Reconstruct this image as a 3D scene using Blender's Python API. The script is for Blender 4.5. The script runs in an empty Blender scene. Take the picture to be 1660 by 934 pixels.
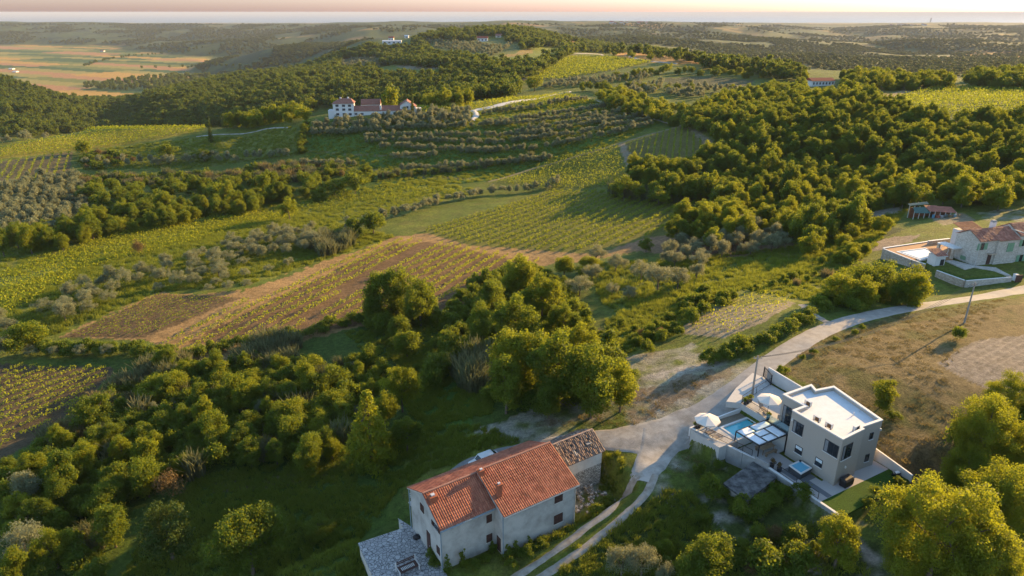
import bpy, math, random
import numpy as np
C = bpy.context.scene.collection
scene = bpy.context.scene
rng = np.random.default_rng(7)
random.seed(7)
R = math.radians

# ------------------------------------------------------------------ camera
PITCH, FPX, EYE = R(22.0), 1107.0, 47.0
cam = bpy.data.cameras.new('camera')
cam.sensor_width = 36.0
cam.lens = FPX / 1660.0 * 36.0
cam.clip_start, cam.clip_end = 0.5, 400000.0
cam_o = bpy.data.objects.new('camera', cam)
cam_o.location = (0, 0, EYE)
cam_o.rotation_euler = (math.pi / 2 - PITCH, 0, 0)
C.objects.link(cam_o)
scene.camera = cam_o

# ------------------------------------------------------------------ light
SUN_AZ, SUN_EL = R(52.0), R(15.0)          # azimuth to the right of the view direction (+Y)
world = bpy.data.worlds.new('World')
scene.world = world
world.use_nodes = True
wn = world.node_tree.nodes
sky = wn.new('ShaderNodeTexSky')
sky.sky_type = 'NISHITA'
sky.sun_disc = False
sky.sun_elevation = SUN_EL
sky.sun_rotation = SUN_AZ
sky.altitude = 200
sky.air_density = 1.0
sky.dust_density = .4
sky.ozone_density = 2.5
wl = world.node_tree.links
tcw = wn.new('ShaderNodeTexCoord'); sxyz = wn.new('ShaderNodeSeparateXYZ'); wl.new(tcw.outputs['Generated'], sxyz.inputs[0])
evening = wn.new('ShaderNodeValToRGB'); el = evening.color_ramp.elements      # evening air: rosy and dimmer low down, clear above
el[0].position, el[0].color = 0.0, (.30, .235, .33, 1)
el[1].position, el[1].color = .35, (1.0, .95, .86, 1)
x_ = el.new(.06); x_.color = (.72, .66, .72, 1)
wl.new(sxyz.outputs['Z'], evening.inputs[0])
vmul = wn.new('ShaderNodeVectorMath'); vmul.operation = 'MULTIPLY'
wl.new(sky.outputs[0], vmul.inputs[0]); wl.new(evening.outputs[0], vmul.inputs[1]); wl.new(vmul.outputs[0], wn['Background'].inputs[0])
wn['Background'].inputs[1].default_value = 0.15
sun = bpy.data.lights.new('sun', 'SUN')
sun.energy = 4.8
sun.angle = R(0.6)
sun.color = (1.0, 0.64, 0.25)
sun_o = bpy.data.objects.new('sun', sun)
sd = np.array([math.sin(SUN_AZ) * math.cos(SUN_EL), math.cos(SUN_AZ) * math.cos(SUN_EL), math.sin(SUN_EL)])
from mathutils import Vector, Matrix
sun_o.rotation_euler = Vector(sd).to_track_quat('Z', 'Y').to_euler()
sun_o.location = (60, 60, 120)
C.objects.link(sun_o)
scene.view_settings.view_transform = 'Standard'
scene.view_settings.look = 'None'
scene.view_settings.gamma = 1.0
scene.view_settings.exposure = 1.55
cy = scene.cycles
cy.max_bounces, cy.diffuse_bounces, cy.glossy_bounces = 5, 2, 2
cy.transmission_bounces, cy.transparent_max_bounces, cy.volume_bounces = 3, 6, 0
cy.use_denoising = True
cy.caustics_reflective = cy.caustics_refractive = False

# ------------------------------------------------------------------ helpers: objects
def tag(o, label=None, cat=None, group=None, kind=None):
    if label: o['label'] = label
    if cat: o['category'] = cat
    if group: o['group'] = group
    if kind: o['kind'] = kind
    return o

def empty(name, loc, label=None, cat=None, group=None, rz=0.0):
    o = bpy.data.objects.new(name, None)
    o.empty_display_size = 0.2
    o.location = tuple(float(a) for a in loc)
    o.rotation_euler = (0, 0, rz)
    C.objects.link(o)
    return tag(o, label, cat, group)

def obj(name, me, parent=None, loc=None):
    o = bpy.data.objects.new(name, me)
    if parent is not None: o.parent = parent
    if loc is not None: o.location = tuple(float(a) for a in loc)
    C.objects.link(o)
    return o

def mesh_np(name, verts, faces, mat, tint=None, smooth=False, mats=None, mi=None):
    """verts (n,3), faces (m,k) one k; optional per-vertex tint (n,)"""
    me = bpy.data.meshes.new(name)
    verts = np.asarray(verts, np.float32); faces = np.asarray(faces, np.int32)
    k = faces.shape[1]
    me.vertices.add(len(verts)); me.vertices.foreach_set('co', verts.ravel())
    me.loops.add(faces.size); me.loops.foreach_set('vertex_index', faces.ravel())
    me.polygons.add(len(faces))
    me.polygons.foreach_set('loop_start', np.arange(0, faces.size, k, dtype=np.int32))
    if smooth: me.polygons.foreach_set('use_smooth', np.ones(len(faces), bool))
    me.update(calc_edges=True)
    if tint is not None:
        a = me.attributes.new('tint', 'FLOAT', 'POINT')
        a.data.foreach_set('value', np.asarray(tint, np.float32))
    for m in (mats or [mat]): me.materials.append(m)
    if mi is not None: me.polygons.foreach_set('material_index', np.asarray(mi, np.int32))
    return me

class MB:
    """collects boxes, prisms, bars in world (or local) coordinates -> one mesh object"""
    def __init__(s): s.v = []; s.f = []
    def add(s, vs, fs):
        b = len(s.v); s.v += [tuple(float(c) for c in v) for v in vs]; s.f += [tuple(i + b for i in f) for f in fs]; return s
    def prism(s, poly, z0, z1):
        n = len(poly)
        z0s = z0 if hasattr(z0, '__len__') else [z0] * n
        z1s = z1 if hasattr(z1, '__len__') else [z1] * n
        a = sum(poly[i][0] * poly[(i + 1) % n][1] - poly[(i + 1) % n][0] * poly[i][1] for i in range(n))
        if a < 0: poly = poly[::-1]; z0s = z0s[::-1]; z1s = z1s[::-1]
        vs = [(p[0], p[1], z) for p, z in zip(poly, z0s)] + [(p[0], p[1], z) for p, z in zip(poly, z1s)]
        fs = [tuple(range(n))[::-1], tuple(range(n, 2 * n))] + [(i, (i + 1) % n, n + (i + 1) % n, n + i) for i in range(n)]
        return s.add(vs, fs)
    def box(s, c, size, ax=(1, 0), z0=None):
        """c centre xy (z0 bottom), size (along ax, across, height)"""
        a = np.array(ax, float); a /= np.linalg.norm(a); b = np.array([-a[1], a[0]])
        c2 = np.array(c[:2], float); zb = c[2] if z0 is None else z0
        hx, hy = size[0] / 2, size[1] / 2
        poly = [c2 - a * hx - b * hy, c2 + a * hx - b * hy, c2 + a * hx + b * hy, c2 - a * hx + b * hy]
        return s.prism([tuple(p) for p in poly], zb, zb + size[2])
    def bar(s, p, q, w, h=None, n=4, taper=1.0):
        p = np.array(p, float); q = np.array(q, float); d = q - p; L = np.linalg.norm(d)
        if L < 1e-6: return s
        d /= L; up = np.array([0, 0, 1.0]) if abs(d[2]) < .95 else np.array([1.0, 0, 0])
        a = np.cross(d, up); a /= np.linalg.norm(a); b = np.cross(a, d)
        h = h or w
        vs = []
        for r, c in ((1.0, p), (taper, q)):
            for i in range(n):
                t = 2 * math.pi * (i + .5) / n
                k = math.sqrt(2) / 2 if n == 4 else .5
                vs.append(c + a * math.cos(t) * w * k * r + b * math.sin(t) * h * k * r)
        fs = [tuple(range(n)), tuple(range(n, 2 * n))[::-1]] + [(i, n + i, n + (i + 1) % n, (i + 1) % n) for i in range(n)]
        return s.add(vs, fs)
    def path(s, pts, w, n=6):
        for a, b in zip(pts[:-1], pts[1:]): s.bar(a, b, w, n=n)
        return s
    def quad(s, a, b, c, d): return s.add([a, b, c, d], [(0, 1, 2, 3)])
    def build(s, name, mat, parent=None, root=None, smooth=False, label=None, bevel=0):
        off = np.array(root.location) if root is not None else np.zeros(3)
        me = bpy.data.meshes.new(name)
        me.from_pydata([tuple(np.array(v) - off) for v in s.v], [], s.f)
        me.materials.append(mat)
        if smooth:
            for p in me.polygons: p.use_smooth = True
        me.update()
        o = obj(name, me, parent)
        if bevel:
            m = o.modifiers.new('bevel', 'BEVEL'); m.width = bevel; m.segments = 1; m.limit_method = 'ANGLE'
        if label: o['label'] = label
        return o

def dup(root, loc, rz=0.0, label=None, group=None, scale=None):
    r = root.copy(); C.objects.link(r); r.location = tuple(float(a) for a in loc); r.rotation_euler = (0, 0, rz)
    if scale is not None: r.scale = scale
    if label: r['label'] = label
    if group: r['group'] = group
    for ch in list(root.children):
        c = ch.copy(); C.objects.link(c); c.parent = r
        for g in ch.children:
            d = g.copy(); C.objects.link(d); d.parent = c
    return r

# ------------------------------------------------------------------ helpers: materials
def lin(c): return (c[0], c[1], c[2], 1.0)
MATS = {}
def mat(name, col, rough=.8, spec=.3, metal=0.0, var=.15, nscale=3.0, bump=0.0, bscale=20.0, col2=None, thr=None):
    """principled with a noise mottling between col*(1-var) and col*(1+var), or towards col2"""
    if name in MATS: return MATS[name]
    m = bpy.data.materials.new(name); m.use_nodes = True; MATS[name] = m
    nt = m.node_tree; N = nt.nodes; L = nt.links; b = N['Principled BSDF']
    b.inputs['Roughness'].default_value = rough
    b.inputs['Specular IOR Level'].default_value = spec
    b.inputs['Metallic'].default_value = metal
    tc = N.new('ShaderNodeTexCoord')
    no = N.new('ShaderNodeTexNoise'); no.inputs['Scale'].default_value = nscale; no.inputs['Detail'].default_value = 6; no.inputs['Roughness'].default_value = .65
    L.new(tc.outputs['Object'], no.inputs['Vector'])
    cr = N.new('ShaderNodeValToRGB')
    c1 = [x * (1 - var) for x in col]; c2 = [min(1, x * (1 + var)) for x in (col2 or col)]
    if col2: c1 = col; c2 = col2
    cr.color_ramp.elements[0].color = lin(c1); cr.color_ramp.elements[1].color = lin(c2)
    lo, hi = thr or (.32, .68)
    cr.color_ramp.elements[0].position = lo; cr.color_ramp.elements[1].position = hi
    L.new(no.outputs['Fac'], cr.inputs['Fac'])
    L.new(cr.outputs['Color'], b.inputs['Base Color'])
    if bump:
        n2 = N.new('ShaderNodeTexNoise'); n2.inputs['Scale'].default_value = bscale; n2.inputs['Detail'].default_value = 4
        L.new(tc.outputs['Object'], n2.inputs['Vector'])
        bp = N.new('ShaderNodeBump'); bp.inputs['Strength'].default_value = bump; bp.inputs['Distance'].default_value = .05
        L.new(n2.outputs['Fac'], bp.inputs['Height']); L.new(bp.outputs['Normal'], b.inputs['Normal'])
    return m

def leafmat(name, ca, cb, ct, trans=.4, rvar=.55):
    """leaf shade between ca and cb by leaf tint and by plant; ct = colour of light coming through"""
    if name in MATS: return MATS[name]
    m = bpy.data.materials.new(name); m.use_nodes = True; MATS[name] = m
    nt = m.node_tree; N = nt.nodes; L = nt.links; b = N['Principled BSDF']
    b.inputs['Roughness'].default_value = .62; b.inputs['Specular IOR Level'].default_value = .18
    at = N.new('ShaderNodeAttribute'); at.attribute_name = 'tint'
    oi = N.new('ShaderNodeObjectInfo')
    mx = N.new('ShaderNodeMath'); mx.operation = 'MULTIPLY_ADD'
    mx.inputs[1].default_value = rvar; L.new(oi.outputs['Random'], mx.inputs[0])
    m2 = N.new('ShaderNodeMath'); m2.operation = 'MULTIPLY'; m2.inputs[1].default_value = 1 - rvar
    L.new(at.outputs['Fac'], m2.inputs[0]); L.new(m2.outputs[0], mx.inputs[2])
    mix = N.new('ShaderNodeMix'); mix.data_type = 'RGBA'
    L.new(mx.outputs[0], mix.inputs['Factor']); mix.inputs['A'].default_value = lin(ca); mix.inputs['B'].default_value = lin(cb)
    L.new(mix.outputs['Result'], b.inputs['Base Color'])
    tr = N.new('ShaderNodeBsdfTranslucent')
    mt = N.new('ShaderNodeMix'); mt.data_type = 'RGBA'; mt.inputs['Factor'].default_value = .6
    L.new(mix.outputs['Result'], mt.inputs['A']); mt.inputs['B'].default_value = lin(ct)
    L.new(mt.outputs['Result'], tr.inputs['Color'])
    ms = N.new('ShaderNodeMixShader'); ms.inputs[0].default_value = trans
    L.new(b.outputs[0], ms.inputs[1]); L.new(tr.outputs[0], ms.inputs[2])
    L.new(ms.outputs[0], N['Material Output'].inputs['Surface'])
    return m

# ------------------------------------------------------------------ terrain
CP, SP = math.cos(PITCH), math.sin(PITCH)
def slope_of(py):
    v = (467.0 - np.asarray(py, float)) / FPX
    return (SP - v * CP) / (CP + v * SP)
def t_of(px, py):
    v = (467.0 - np.asarray(py, float)) / FPX
    return (np.asarray(px, float) - 830.0) / FPX / (CP + v * SP)
def to_px(X, Y, Z):
    X = np.asarray(X, float); Y = np.asarray(Y, float); dz = np.asarray(Z, float) - EYE
    f = Y * CP - dz * SP; up = Y * SP + dz * CP
    return 830 + FPX * X / f, 467 - FPX * up / f
def at(px, py, z):
    s = float(slope_of(py)); Y = (EYE - z) / s
    return np.array([float(t_of(px, py)) * Y, Y, z])

def pchip(x, y, xq):
    x = np.asarray(x, float); y = np.asarray(y, float); h = np.diff(x); d = np.diff(y) / h
    m = np.zeros(len(x)); m[0] = d[0]; m[-1] = d[-1]
    for i in range(1, len(x) - 1):
        if d[i - 1] * d[i] > 0:
            w1 = 2 * h[i] + h[i - 1]; w2 = h[i] + 2 * h[i - 1]
            m[i] = (w1 + w2) / (w1 / d[i - 1] + w2 / d[i])
    xq = np.clip(xq, x[0], x[-1]); i = np.clip(np.searchsorted(x, xq) - 1, 0, len(h) - 1)
    s = (xq - x[i]) / h[i]
    return ((1 + 2 * s) * (1 - s) ** 2 * y[i] + s * (1 - s) ** 2 * h[i] * m[i] + s * s * (3 - 2 * s) * y[i + 1] + s * s * (s - 1) * h[i] * m[i + 1])

# one profile per direction: (image row, height) where the ground shows, ('Y', distance, height) where it hides
FAR = [('Y', 9500, -95), ('Y', 12500, -125), ('Y', 20000, -160)]
COLS = {
 0: [(1100,-9),(934,-10),(700,-10),(600,-10.5),(500,-11),(420,-14),(380,-16),(330,-18),(290,-18),(260,-16),(240,-14.5),(226,-13),('Y',415,-34),('Y',520,-50),(195,-47),(170,-41),(140,-33),(126,-28),('Y',1150,-80),('Y',1400,-118),('Y',1650,-120),('Y',3700,-120),('Y',4300,-88),('Y',4800,-48),('Y',5300,-27)] + FAR,
 200: [(1100,-9),(934,-10),(800,-9.5),(700,-9.5),(600,-10),(500,-10.5),(450,-12),(400,-14),(370,-16),(340,-18),(300,-19),(260,-17),(240,-15.5),(216,-13),(210,-12),('Y',450,-36),('Y',580,-60),('Y',800,-66),('Y',1000,-79),('Y',1060,-84),('Y',1450,-118),('Y',1600,-120),('Y',3650,-120),('Y',4000,-108),('Y',4900,-50),('Y',5600,-29)] + FAR,
 300: [(1100,-8.5),(934,-9.5),(800,-9),(700,-9.5),(600,-10),(500,-10.3),(450,-11.5),(400,-13.5),(370,-15.5),(335,-18),(300,-19),(270,-17.5),(240,-14),(213,-11.5),(208,-11),('Y',430,-34),('Y',560,-52),('Y',780,-47),('Y',1000,-60),('Y',1100,-72),('Y',1500,-117),('Y',2700,-120),('Y',3100,-118),('Y',3700,-101),('Y',4000,-104),('Y',4700,-66),('Y',5100,-70),('Y',5800,-45)] + FAR,
 400: [(1100,-8),(934,-9),(800,-8.5),(700,-9),(600,-9.5),(500,-10),(450,-11),(400,-13),(370,-15),(340,-17),(320,-18),(280,-17),(250,-15),(220,-12),(208,-10.5),('Y',430,-28),('Y',540,-44),('Y',650,-34),('Y',800,-41),('Y',950,-45),('Y',1150,-53),('Y',1350,-78),('Y',1700,-114),('Y',2300,-74),('Y',2700,-105),('Y',3400,-72),('Y',3800,-95),('Y',4500,-55),('Y',5000,-62),('Y',5800,-43)] + FAR,
 500: [(1100,-8),(934,-8.5),(800,-7.5),(700,-8),(600,-9),(500,-9.8),(450,-11),(400,-12.5),(360,-14.5),(325,-17),(300,-16.5),(270,-15),(240,-11),(210,-6),(192,-4),('Y',410,-18),('Y',520,-34),('Y',650,-25),('Y',800,-26),('Y',1000,-34),('Y',1200,-45),('Y',1600,-85),('Y',2300,-44),('Y',2800,-90),('Y',3800,-45),('Y',4300,-70),('Y',5300,-40)] + FAR,
 620: [(1100,-7),(934,-7),(800,-6.5),(700,-7),(600,-8.5),(500,-9.5),(450,-10.5),(400,-12),(350,-14),(310,-16),(280,-15),(250,-11.5),(200,-3.5),(185,-1),(177,0),('Y',420,-8),('Y',520,-25),('Y',600,-19),(120,-18),(110,-19),(95,-17),(80,-9),('Y',1290,-4),('Y',1420,-3),('Y',1600,-8),('Y',2300,-45),('Y',3200,-22),('Y',4400,-24),('Y',7000,-44)] + FAR,
 830: [(1100,-5),(934,-4.5),(800,-4),(740,-3),(700,-2.5),(600,-5),(500,-9),(420,-11),(350,-13),(310,-15.5),(290,-15.5),(250,-11),(225,-7),(200,-3),(180,-1),(166,1),('Y',450,-3),('Y',510,-4),(120,-2),(100,1),(80,4),(65,8),('Y',1220,12),('Y',1360,12),('Y',2000,-30),('Y',4200,-22),('Y',7000,-34)] + FAR,
 1080: [(1100,-2.5),(934,-2.5),(850,-2.2),(760,-1.2),(700,-.5),(620,0),(560,-1.2),(500,-4),(440,-6.5),(400,-8.5),(340,-10),(300,-9),(260,-7),(210,-3),(180,-1),(150,0),(125,2),(100,6),('Y',760,6),('Y',1000,-28),('Y',1600,-40),('Y',2600,-42),('Y',4500,-46),('Y',7000,-40)] + FAR,
 1330: [(1100,-2.5),(934,-2),(850,-1.2),(800,-.5),(700,.5),(640,2),(600,2.6),(560,2.6),(520,2.4),(480,0),(430,-3),(390,-6),(350,-8),(320,-8),(290,-7),(250,-1.2),('Y',272,2.2),('Y',292,4.8),('Y',325,5.8),('Y',380,4.5),(138,5),(122,5.5),('Y',560,4),('Y',780,-30),('Y',1150,-46),('Y',1500,-46),('Y',2200,-72),('Y',2900,-64),('Y',3600,-76),('Y',4600,-58),('Y',5600,-72),('Y',7000,-55)] + FAR,
 1550: [(1100,-1.5),(934,-.8),(850,-.3),(800,.2),(700,1.5),(600,3.2),(500,1.9),(465,-.3),(440,.2),(400,.2),(370,-1),(340,-3),(310,-4),(280,-3),('Y',248,-.5),('Y',272,3),('Y',300,6.5),('Y',330,7.5),(152,6),(132,6.5),('Y',520,2),('Y',720,-22),('Y',1000,-32),('Y',1250,-42),('Y',1600,-53),('Y',2700,-76),('Y',3500,-82),('Y',4700,-50),('Y',5600,-68),('Y',8000,-58)] + FAR,
 1700: [(1100,-1),(934,-.5),(800,.5),(700,2),(600,3.6),(500,2.5),(465,.5),(440,.6),(400,.6),(370,0),(340,-2),(310,-3),(280,-2),('Y',248,.5),('Y',272,4),('Y',300,7),('Y',330,8),(152,6.5),(135,6.5),('Y',520,0),('Y',720,-20),('Y',1000,-31),('Y',1250,-42),('Y',1600,-54),('Y',2700,-74),('Y',3500,-74),('Y',4700,-42),('Y',6000,-60),('Y',8000,-58)] + FAR,
}
cols = {}
for px, lst in COLS.items():
    pts = []
    for e in lst:
        if e[0] == 'Y': pts.append((float(e[1]), float(e[2])))
        else: pts.append(((EYE - e[1]) / float(slope_of(e[0])), float(e[1])))
    pts.sort()
    cols[(px - 830.0) / FPX / .985] = pts
cols[-1.45] = cols[min(cols)]; cols[1.45] = cols[max(k for k in cols if k < 1.4)]
YG = [18.0]
while YG[-1] < 20000: YG.append(YG[-1] * (1.0062 if YG[-1] < 480 else 1.0135))
YG = np.array(YG); LY = np.log(YG)
TG = np.linspace(-1.3, 1.3, 861)
keys = sorted(cols)
tab = np.array([pchip(np.log([p[0] for p in cols[k]]), [p[1] for p in cols[k]], LY) for k in keys])   # (ncol, nY)
ZT = np.array([pchip(keys, tab[:, j], TG) for j in range(len(YG))]).T                                  # (nT, nY)

def vnoise(x, y, seed=0):
    """smooth value noise in [-1,1]"""
    xi = np.floor(x).astype(np.int64); yi = np.floor(y).astype(np.int64); fx = x - xi; fy = y - yi
    fx = fx * fx * (3 - 2 * fx); fy = fy * fy * (3 - 2 * fy)
    def h(a, b):
        n = (a * 374761393 + b * 668265263 + seed * 1442695041) & 0x7fffffff
        n = ((n ^ (n >> 13)) * 1274126177) & 0x7fffffff
        return ((n ^ (n >> 16)) & 0xffff) / 32767.5 - 1
    return (h(xi, yi) * (1 - fx) + h(xi + 1, yi) * fx) * (1 - fy) + (h(xi, yi + 1) * (1 - fx) + h(xi + 1, yi + 1) * fx) * fy
def fbm(x, y, seed=0, o=4):
    return sum(vnoise(x * 2 ** k, y * 2 ** k, seed + k) / 2 ** k for k in range(o)) / 1.7

GX = TG[:, None] * YG[None, :]; GY = np.broadcast_to(YG[None, :], GX.shape)
amp = np.clip((GY - 90) / 200, 0, 1) * .5 + np.clip((GY - 450) / 900, 0, 1) * 3.0 + np.clip((GY - 1500) / 1500, 0, 1) * 8
flood = np.clip(1 - (ZT + 121) / 12, 0, 1)
ZT += fbm(GX / (14 + GY * .075), GY / (14 + GY * .075), 3) * amp * (1 - flood)
ridge = fbm(GX / 620 + .35 * GY / 620, GY / 520, 14, 3); ramp_ = np.clip((GY - 1500) / 1100, 0, 1) * np.clip((7200 - GY) / 2600, 0, 1)
ZT += (ridge * 52 - 4) * ramp_ * (1 - flood) * np.clip(.55 + GX / 900, .45, 1)
ZT += fbm(GX / 4.0, GY / 4.0, 9, 3) * .1 * np.clip((GY - 30) / 60, 0, 1)

# level pads under the buildings; (polygon, height, falloff)
def inpoly(X, Y, poly):
    X = np.asarray(X); Y = np.asarray(Y); ins = np.zeros(X.shape, bool); n = len(poly)
    for i in range(n):
        x1, y1 = poly[i]; x2, y2 = poly[(i + 1) % n]
        if y1 == y2: continue
        c = ((y1 > Y) != (y2 > Y)) & (X < (x2 - x1) * (Y - y1) / (y2 - y1) + x1)
        ins ^= c
    return ins
def polydist(X, Y, poly):
    d = np.full(np.shape(X), 1e9)
    for i in range(len(poly)):
        a = np.array(poly[i], float); b = np.array(poly[(i + 1) % len(poly)], float); ab = b - a
        k = np.clip(((X - a[0]) * ab[0] + (Y - a[1]) * ab[1]) / max(ab @ ab, 1e-9), 0, 1)
        d = np.minimum(d, np.hypot(X - a[0] - k * ab[0], Y - a[1] - k * ab[1]))
    return d
def pad(poly, z, fall):
    global ZT
    xs = [p[0] for p in poly]; ys = [p[1] for p in poly]
    sel = (GX > min(xs) - fall) & (GX < max(xs) + fall) & (GY > min(ys) - fall) & (GY < max(ys) + fall)
    X = GX[sel]; Y = GY[sel]
    d = np.where(inpoly(X, Y, poly), 0, polydist(X, Y, poly))
    w = np.clip(1 - d / fall, 0, 1); w = w * w * (3 - 2 * w)
    ZT[sel] = ZT[sel] * (1 - w) + z * w

def lookup(X, Y):
    X = np.asarray(X, float); Y = np.maximum(np.asarray(Y, float), YG[0])
    t = np.clip((X / Y - TG[0]) / (TG[1] - TG[0]), 0, len(TG) - 1.001)
    j = np.clip(np.searchsorted(YG, Y) - 1, 0, len(YG) - 2); fj = np.clip((Y - YG[j]) / (YG[j + 1] - YG[j]), 0, 1)
    i = t.astype(int); fi = t - i
    return (ZT[i, j] * (1 - fi) + ZT[i + 1, j] * fi) * (1 - fj) + (ZT[i, j + 1] * (1 - fi) + ZT[i + 1, j + 1] * fi) * fj
def gz(x, y): return float(lookup(np.array([x]), np.array([y]))[0])
def hit(px, py, dz=0.0, ymin=0.0):
    """first point of the ground (raised by dz) seen at this place of the photograph"""
    t = float(t_of(px, py)); s = float(slope_of(py))
    i = min(max((t - TG[0]) / (TG[1] - TG[0]), 0), len(TG) - 1.001); ii = int(i); f = i - ii
    z = ZT[ii] * (1 - f) + ZT[ii + 1] * f + dz
    g = z - (EYE - YG * s)
    k = np.nonzero((g >= 0) & (YG > ymin))[0]
    if len(k) == 0: return None
    k = k[0]
    if k == 0: Y = YG[0]
    else:
        a = -g[k - 1] / (g[k] - g[k - 1] + 1e-9); Y = YG[k - 1] + (YG[k] - YG[k - 1]) * min(max(a, 0), 1)
    return np.array([t * Y, Y, EYE - Y * s - dz])
def hits(pts): return [hit(*p) for p in pts]
# ------------------------------------------------------------------ building frames and pads
class Frame:
    def __init__(s, o, u):
        s.o = np.array(o, float); u = np.array(u, float); s.u = u / np.linalg.norm(u); s.w = np.array([-s.u[1], s.u[0]])
    def __call__(s, u, w, z=None):
        p = s.o + s.u * u + s.w * w
        return (p[0], p[1]) if z is None else (p[0], p[1], z)
    def inv(s, p):
        d = np.array(p[:2]) - s.o; return d @ s.u, d @ s.w
    def poly(s, pts): return [s(*p) for p in pts]
FV = Frame((34.35, 59.7), (.875, .484))      # modern villa, origin at its front corner
FO = Frame((-6.8, 52.0), (.84, .54))         # old red roofed house
FS = Frame((90.4, 125.6), (.97, .243))       # stone house
pad(FV.poly([(-13, -9), (12, -9), (12, -3.6), (-4.6, -3.6), (-4.6, 8), (-7.6, 14), (-13, 14)]), -1.1, 3.0)
pad(FV.poly([(-3.9, -3.3), (8.3, -3.3), (8.3, 10.4), (-3.9, 10.4)]), 0.0, 1.0)
pad(FV.poly([(-6.8, 10.5), (1.2, 10.5), (1.2, 13.9), (-6.8, 13.9)]), .9, .8)
pad(FV.poly([(1.4, 9.4), (8.3, 9.4), (8.3, 16), (1.4, 16)]), 2.2, 1.2)
pad(FO.poly([(-14, -6), (-1.5, -6), (-1.5, 10), (-14, 10)]), -6.0, 3.0)
pad(FO.poly([(0, -1.8), (22, -1.8), (22, 7.2), (0, 7.2)]), -4.1, 1.6)
yard = [tuple(at(*p, 1.2)[:2]) for p in [(1440, 404), (1505, 394), (1560, 385), (1700, 380), (1700, 441), (1640, 444), (1562, 447), (1484, 418)]]
pad(yard, .95, 1.0)
base_e = hit(560, 192); ZE = float(base_e[2])

# ------------------------------------------------------------------ ground sheet and what grows on it
nT, nY = GX.shape
PXg, PYg = to_px(GX, GY, ZT)
# colours are the real ones of grass, soil, gravel, stubble
GRASS = (.085, .115, .020); DRY = (.135, .105, .045); SOIL = (.125, .085, .042); STUB = (.165, .122, .060); TAN = (.27, .175, .075)
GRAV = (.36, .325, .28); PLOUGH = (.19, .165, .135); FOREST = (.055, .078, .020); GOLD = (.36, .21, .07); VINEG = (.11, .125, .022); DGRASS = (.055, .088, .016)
LGRASS = (.165, .175, .030)
col = np.empty(GX.shape + (3,)); col[:] = GRASS
n1 = fbm(GX / 9, GY / 9, 21); n2 = fbm(GX / 1.7, GY / 1.7, 31, 3); n3 = fbm(GX / 60, GY / 60, 41)
def mixc(a, b, k): return a * (1 - k[..., None]) + np.array(b) * k[..., None]
col = mixc(col, LGRASS, np.clip(.35 + n1 * .9, 0, 1) * .6)
col = mixc(col, DRY, np.clip(n2 * 1.2 - .1 + n1 * .4, 0, 1) * .45)
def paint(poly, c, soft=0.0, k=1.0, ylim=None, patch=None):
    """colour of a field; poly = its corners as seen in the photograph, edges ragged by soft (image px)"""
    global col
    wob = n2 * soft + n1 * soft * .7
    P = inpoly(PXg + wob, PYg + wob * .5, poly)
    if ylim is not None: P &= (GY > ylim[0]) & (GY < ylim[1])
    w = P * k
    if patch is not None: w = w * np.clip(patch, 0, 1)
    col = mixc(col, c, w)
far = np.clip((GY - np.where(GX > 150, 640, 1250)) / 200, 0, 1)
col = mixc(col, FOREST, far)
right = np.clip((GX + .02 * GY) / 300, 0, 1) + np.clip((GY - 5200) / 800, 0, 1) * .5
hu = np.floor(GX / 170 + fbm(GX / 300, GY / 500, 71) * 2); hv = np.floor(GY / 240 + fbm(GX / 260, GY / 400, 72) * 2); hr = np.abs(np.sin(hu * 91.7 + hv * 47.3) * 43758.5) % 1
open_ = far * np.clip(fbm(GX / 160, GY / 260, 51) * 6.0 - .3, 0, 1) * np.clip(right + .12, 0, 1)
for lo, hi, c in ((0, .35, (.075, .10, .030)), (.35, .6, (.13, .13, .04)), (.6, .8, (.05, .075, .024)), (.8, .9, (.24, .17, .06)), (.9, 1.0, (.11, .09, .04))):
    col = mixc(col, c, open_ * ((hr >= lo) & (hr < hi)))
col = mixc(col, (.028, .045, .016), far * np.clip(fbm(GX / 45, GY / 90, 81, 3) * 4 - .2, 0, 1) * .8)
col = mixc(col, GOLD, far * (np.clip(fbm(GX / 200, GY / 420, 61) * 4 - 1.9, 0, 1)) * .7 * (GY > 2600))
# flood plain fields
fl = np.clip(1 - (ZT + 118) / 3, 0, 1) * (GY > 1300)
col = mixc(col, (.10, .10, .035), fl)
ca, sa = math.cos(.5), math.sin(.5)
fu = (GX * ca - GY * sa) / 420; fv_ = (GX * sa + GY * ca) / 64
cell = (np.floor(fu) * 127.1 + np.floor(fv_ + .5 * np.floor(fu)) * 311.7); rnd = np.abs(np.sin(cell) * 43758.5) % 1
for lo, hi, c in ((0, .22, (.40, .24, .060)), (.22, .42, (.26, .22, .060)), (.42, .53, (.34, .18, .080)), (.53, .80, (.060, .10, .030)), (.80, 1.0, (.15, .16, .04))):
    col = mixc(col, c, fl * ((rnd >= lo) & (rnd < hi)))
# bottom of the picture: dark green long grass, scrub floor
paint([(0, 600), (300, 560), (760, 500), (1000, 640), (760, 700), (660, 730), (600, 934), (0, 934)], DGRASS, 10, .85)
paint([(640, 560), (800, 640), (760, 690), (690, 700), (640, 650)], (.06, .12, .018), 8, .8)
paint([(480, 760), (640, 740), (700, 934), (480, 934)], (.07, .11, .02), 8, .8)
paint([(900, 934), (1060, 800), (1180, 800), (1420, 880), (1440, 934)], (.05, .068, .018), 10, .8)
paint([(340, 782), (420, 775), (520, 762), (530, 772), (430, 795), (350, 800)], (.17, .125, .075), 5, .8)
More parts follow.
